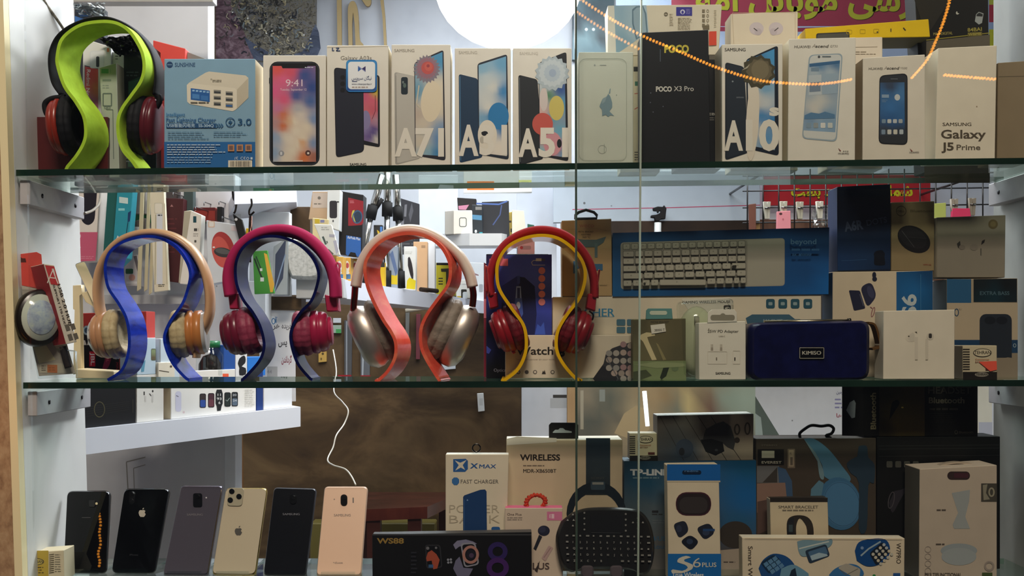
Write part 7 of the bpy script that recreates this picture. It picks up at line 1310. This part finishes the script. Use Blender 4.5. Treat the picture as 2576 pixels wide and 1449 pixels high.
# white board with a pink string, dark counter under it
fpanel('wall_board', [(1392, 430), (1912, 430), (1912, 556), (1392, 560)], 2.0, .03, M('#b4bec8'), lambda a: (a.ell(1470, 511, 3, 3, '#6a6e70'), a.ell(1538, 518, 2, 1.5, '#7a8084'), a.line([(1440, 527), (1660, 523), (1912, 516)], 2, '#b03a5a')), 'pale blue-white board with a pink string line behind the brown kraft carton', 'board')
fpanel('wall_board', [(1300, 430), (1400, 430), (1400, 780), (1300, 780)], 2.1, .03, M('#c4c9d2'), None, 'pale lilac-grey upright board behind the red headband', 'board')
fpanel('counter', [(1530, 556), (1900, 554), (1900, 760), (1530, 760)], 1.98, .08, mat_noise('dark_counter', ['#1c1410', '#2c2018', '#3a2a20'], (6, 6, 6), .4), None, 'dark brown counter strip above the blue keyboard carton', 'counter')
fpanel('counter', [(1896, 552), (2520, 552), (2520, 760), (1896, 760)], 2.02, .08, mat_noise('brown_counter', ['#4a3026', '#6a4a3a', '#7c5a48'], (14, 2, 2), .5), lambda a: a.rect(1900, 556, 1912, 600, '#b08a5a'), 'brown wooden counter strip behind the clothes pegs', 'counter')
fpanel('wall_board', [(1905, 440), (2520, 440), (2520, 556), (1905, 556)], 2.06, .03, M('#d6dce6'), None, 'white board behind the wire grid at the right', 'board')
def fban2(a):
    a.text('ﺖﺴﺑ ﺪﯾﺪﺟ', 1990, 494, 24, '#26220c', 150, .05); a.text('ﺖﺴﺑ ﺪﯾﺪﺟ', 1990, 492, 24, '#d2cc24', 150, .03); a.text('ﺎﻤﺷ', 2236, 492, 24, '#d2cc24', 60, .04)
fpanel('banner', [(1921, 440), (2341, 440), (2341, 512), (1921, 517)], 2.02, .006, '#b8242c', fban2, 'red strip banner with yellow lettering behind the wire grid', 'banner')
root = thing('wire_rack', W(2190, 575, 1.6), 'black wire grid rack hung with pegs behind the midnight blue carton', 'wire rack')
b = B(); WK = M('#1c1c1e', 'satin')
for k in range(17): x = 1880+k*39.5; b.tube([W(x, 425, 1.6), W(x, 578, 1.6)], .0022, WK, 5)
for y in (440, 478, 520, 558): b.tube([W(1868, y+3, 1.603), W(2520, y-6, 1.603)], .0022, WK, 5)
b.build('grid', root)
for x in (1909, 2460):
    b = B(); b.tube([W(x, 441, 1.603), Vector((W(x, 441, 1.603).x, 2.061, W(x, 441, 1.603).z))], .004, WK, 6); b.build('wall_bracket', root)
pegs = [(1930, 507, '#a9a69a'), (1972, 506, '#b0ac9c'), (2013, 507, '#a8a494'), (2063, 506, '#c0bcae'), (2402, 500, '#a39a8c'), (2447, 498, '#8f8678')]
for i, (x, y, c) in enumerate(pegs):
    lb = ['pale clothes peg leftmost of those clipped on the wire grid', 'pale clothes peg above the pink phone case', 'pale clothes peg right of the pink phone case', 'pale clothes peg above the clear bag', 'dull clothes peg above the bright pink case', 'brownish clothes peg at the right end of the wire grid'][i]
    b = B(); P = Plane(W(x, y, 1.588))
    for s_ in (-1, 1): b.slab([P(*p) for p in [(x+s_*5-4, y), (x+s_*5+4, y), (x+s_*3+3, y+44), (x+s_*3-3, y+44)]][::-1], Vector((0, .012, 0)), M(c, 'card'), None, .001)
    b.tube([P(x-7, y+16, .003), P(x+7, y+16, .003)], .0025, M('#8a8a88', 'metal'), 6); tag(b.build('clothes_peg'), lb, 'clothes peg', 'clothes pegs on the wire grid')
fpanel('phone_case', rquad([(1881, 515), (1902, 512), (1902, 592), (1884, 592)], 4) if False else [(1884, 514), (1902, 512), (1902, 590), (1886, 590)], 1.587, .0108, '#6a4236', None, 'brown phone case hanging at the left of the wire grid', 'phone case')
fpanel('phone_case', [(1955, 532), (1989, 530), (1990, 592), (1954, 592)], 1.577, .0108, '#d88a94', lambda a: (a.ell(1964, 538, 4, 3, '#4a2c30'), a.ell(1970, 552, 2, 3, '#b0606c')), 'pink phone case hanging from the wire grid', 'phone case')
crumple('clear_bag', 'crinkled clear bag hanging from the wire grid left of the midnight blue carton', [(2046, 522), (2098, 522), (2100, 600), (2040, 600)], 1.594, .006, FILM, 10, 8)
fpanel('phone_case', [(2396, 524), (2440, 524), (2444, 552), (2394, 552)], 1.587, .0108, '#e0406c', None, 'bright pink case peeking over the grey-cream earbud carton', 'phone case')
fpanel('phone_case', [(2350, 512), (2380, 510), (2380, 556), (2350, 556)], 1.587, .0108, '#b9c46a', None, 'yellow-green case peeking above the grey-cream earbud carton', 'phone case')
# clamp on a pole
root = thing('phone_clamp', W(1668, 600, 1.968), 'black phone clamp on a thin white pole above the blue keyboard carton', 'clamp')
b = B(); b.tube([W(1654, 640, 1.968), W(1655, 560, 1.968)], .0115, M('#c9ccca', 'satin'), 10); b.build('pole', root)
b = B(); P = Plane(W(1660, 540, 1.958)); b.slab([P(*p) for p in [(1643, 523), (1655, 519), (1668, 520), (1671, 516), (1677, 524), (1674, 550), (1664, 551), (1658, 556), (1648, 555), (1647, 548), (1638, 547), (1638, 542), (1650, 541), (1662, 536), (1665, 530), (1658, 528), (1658, 534), (1654, 533), (1653, 529), (1644, 529)]][::-1], Vector((0, .02, 0)), M('#1c1a1a', 'rubber'), None, .002); b.build('clamp_jaw', root)
# behind the bottom shelf, right half
fpanel('wall_board', [(1312, 940), (1430, 940), (1430, 1400), (1312, 1400)], 2.5, .03, M('#c2c6cc'), lambda a: (a.rect(1391, 993, 1450, 1001, '#3a3836'), a.rect(1384, 1002, 1430, 1026, '#a9acae')), 'grey-white board with a dark slot right of the brown wall', 'board')
fpanel('post', [(1427, 900), (1452, 900), (1452, 1500), (1427, 1500)], 2.3, .04, mat_noise('tan_post', ['#8a6f50', '#a3855f', '#b0946c'], (10, 10, 3), .6), None, 'narrow tan upright post right of the grey-white board', 'post')
def a_blur(a):  # blurred reflections in the glass, painted as blended colours
    a.hue([(1452, 940), (1900, 940), (1900, 1240), (1452, 1240)], [(1470, 1000, '#8a7f6c'), (1490, 1060, '#5a5c54'), (1530, 1010, '#5f6258'), (1560, 1060, '#6f685a'), (1600, 1040, '#a89878'), (1580, 1090, '#9c8c70'), (1640, 1000, '#a08a68'), (1680, 1000, '#8f7a5a'), (1700, 1020, '#6f7468'), (1735, 1015, '#c2b07c'), (1760, 1000, '#7f7058'), (1790, 1020, '#6f5448'), (1830, 1010, '#8a9a8c'), (1880, 1010, '#93a294'), (1500, 1150, '#6a645a'), (1850, 1150, '#6a645a')], 16, 10)
    a.rect(1460, 982, 1468, 1080, '#a8a08c'); a.rect(1508, 980, 1522, 1010, '#8a8f88'); a.poly([(1545, 1090), (1570, 1040), (1600, 1020), (1628, 1030), (1634, 1080), (1600, 1110)], '#b09c78')
fpanel('reflection_panel', [(1452, 940), (1900, 940), (1900, 1240), (1452, 1240)], 1.5, .02, '#7a705e', a_blur, 'hazy grey-beige glass panel with painted reflections behind the cream headphone carton and small battery carton', 'board')
b = B(); b.tube([W(1621, 984, 1.2), W(1629, 1072, 1.2)], .0055, mat_emit('tube_white', (.95, 1, 1), 1.2), 8); tag(b.build('light_tube'), 'thin glowing white tube above the small battery carton', 'lamp')
def a_sheet(a): a.poly([(1893, 985), (1966, 1104), (1893, 1104)], '#5a6660'); a.poly([(1900, 1040), (1914, 1050), (1920, 1104), (1900, 1104)], '#9aa8a4'); a.text('ﻦﯿﻣز', 2104, 990, 8, '#4a4a7a', 16, .02); a.scrib(2100, 1000, 2120, 1030, 3, '#8a8ab0', .4); a.text('ﺎﻫ', 2104, 1050, 10, '#9a4050', 14, .03); a.ell(1993, 1058, 2, 2, '#8a8c90')
fpanel('paper_sheet', [(1888, 930), (2150, 930), (2150, 1130), (1888, 1130)], 2.3, .003, '#d0d5dc', a_sheet, 'white paper sheet with a grey slanted corner left of the headset carton', 'paper')
fpanel('paper_sheet', [(2440, 930), (2496, 930), (2496, 1140), (2440, 1140)], 2.3, .003, '#dfe0d4', lambda a: a.rect(2462, 1062, 2496, 1110, '#b9bfd0'), 'white paper strip right of the headset carton', 'paper')
# plain backing cartons so that nothing opens on the street side of the shop
fpanel('stock_panel', [(2000, 720), (2600, 720), (2600, 945), (2000, 945)], 1.15, .03, M('#3a3a3c'), None, 'dark grey stock panel behind the navy speaker and its neighbours', 'panel')
fpanel('stock_panel', [(2000, 1120), (2600, 1120), (2600, 1700), (2000, 1700)], 1.1, .03, M('#3a3a3c'), None, 'dark grey stock panel low behind the black and pale cartons at the right', 'panel')
fpanel('stock_panel', [(1455, 1150), (2010, 1150), (2010, 1700), (1455, 1700)], 1.45, .03, M('#46423c'), None, 'dim brown-grey stock panel behind the bottom shelf cartons', 'panel')

def a_lab(a): a.rect(1175, 456, 1243, 478, '#e07a34'); a.scrib(1182, 461, 1238, 473, 2, '#8a4a24', .5); a.rect(1305, 453, 1337, 468, '#c9c83c'); a.scrib(1310, 456, 1332, 466, 1, '#7a7a2c', .6)
fpanel('ceiling_rack', [(1166, 405), (1338, 405), (1338, 483), (1166, 486)], 1.7, .03, M('#dcdcda'), a_lab, 'white hanging strip with an orange and a yellow label, seen through the top glass shelf', 'sign strip')

zc = W(2300, 905, .23).z
b = B(); b.box(.36, .752, .225, 1.09, zc-.02, zc, M('#4a463f', 'satin'), None, .002); tag(b.build('counter_board'), 'hidden dark board added to shade the right cabinet side, level behind the middle shelf', 'board')

# more hanging stock crowding the partition behind the cobalt stand
hang('accessory_pack', 'grey-brown hanging pack between the pink carton and the teal carton', (246, 505, 274, 548), .955, .02, '#7a746e', None, False, 'pack')
hang('accessory_pack', 'black hanging pack left of the teal carton above the tablet stand', (240, 556, 266, 650), .95, .025, '#2f2c2e', lambda a: a.scrib(244, 612, 262, 640, 4, '#8a8482', .4), False, 'pack')
hang('accessory_pack', 'grey hanging pack right of the teal carton under the top glass shelf', (332, 470, 366, 538), .955, .02, '#8d8984', lambda a: a.ell(358, 510, 5, 8, '#1c1a1c'), False, 'pack')
hang('accessory_pack', 'crumpled white and brown pack right of the teal carton', [(328, 560), (364, 548), (368, 604), (326, 610)], .95, .02, '#6a625c', lambda a: a.poly([(336, 570), (356, 571), (358, 578), (346, 590), (332, 588)], '#d8d8da'), False, 'pack')
hang('accessory_pack', 'white picture pack with a green tab seen through the cobalt loop', [(316, 646), (352, 640), (356, 720), (314, 718)], .955, .015, '#c9c5c6', lambda a: (a.rr(316, 676, 335, 689, 3, '#2f5a44'), a.poly([(336, 645), (344, 643), (350, 676), (346, 684)], '#6a6468'), a.ell(332, 698, 8, 8, '#c99a8c'), a.rect(318, 708, 346, 714, '#dedcdc')), False, 'pack')
hang('accessory_pack', 'dark pack hanging above the wine red carton', (418, 470, 448, 508), .96, .02, '#4a4244', None, False, 'pack')
hang('accessory_pack', 'dark teal pack hanging above the narrow cream carton', (462, 470, 486, 531), .955, .02, '#3c4c4c', None, False, 'pack')
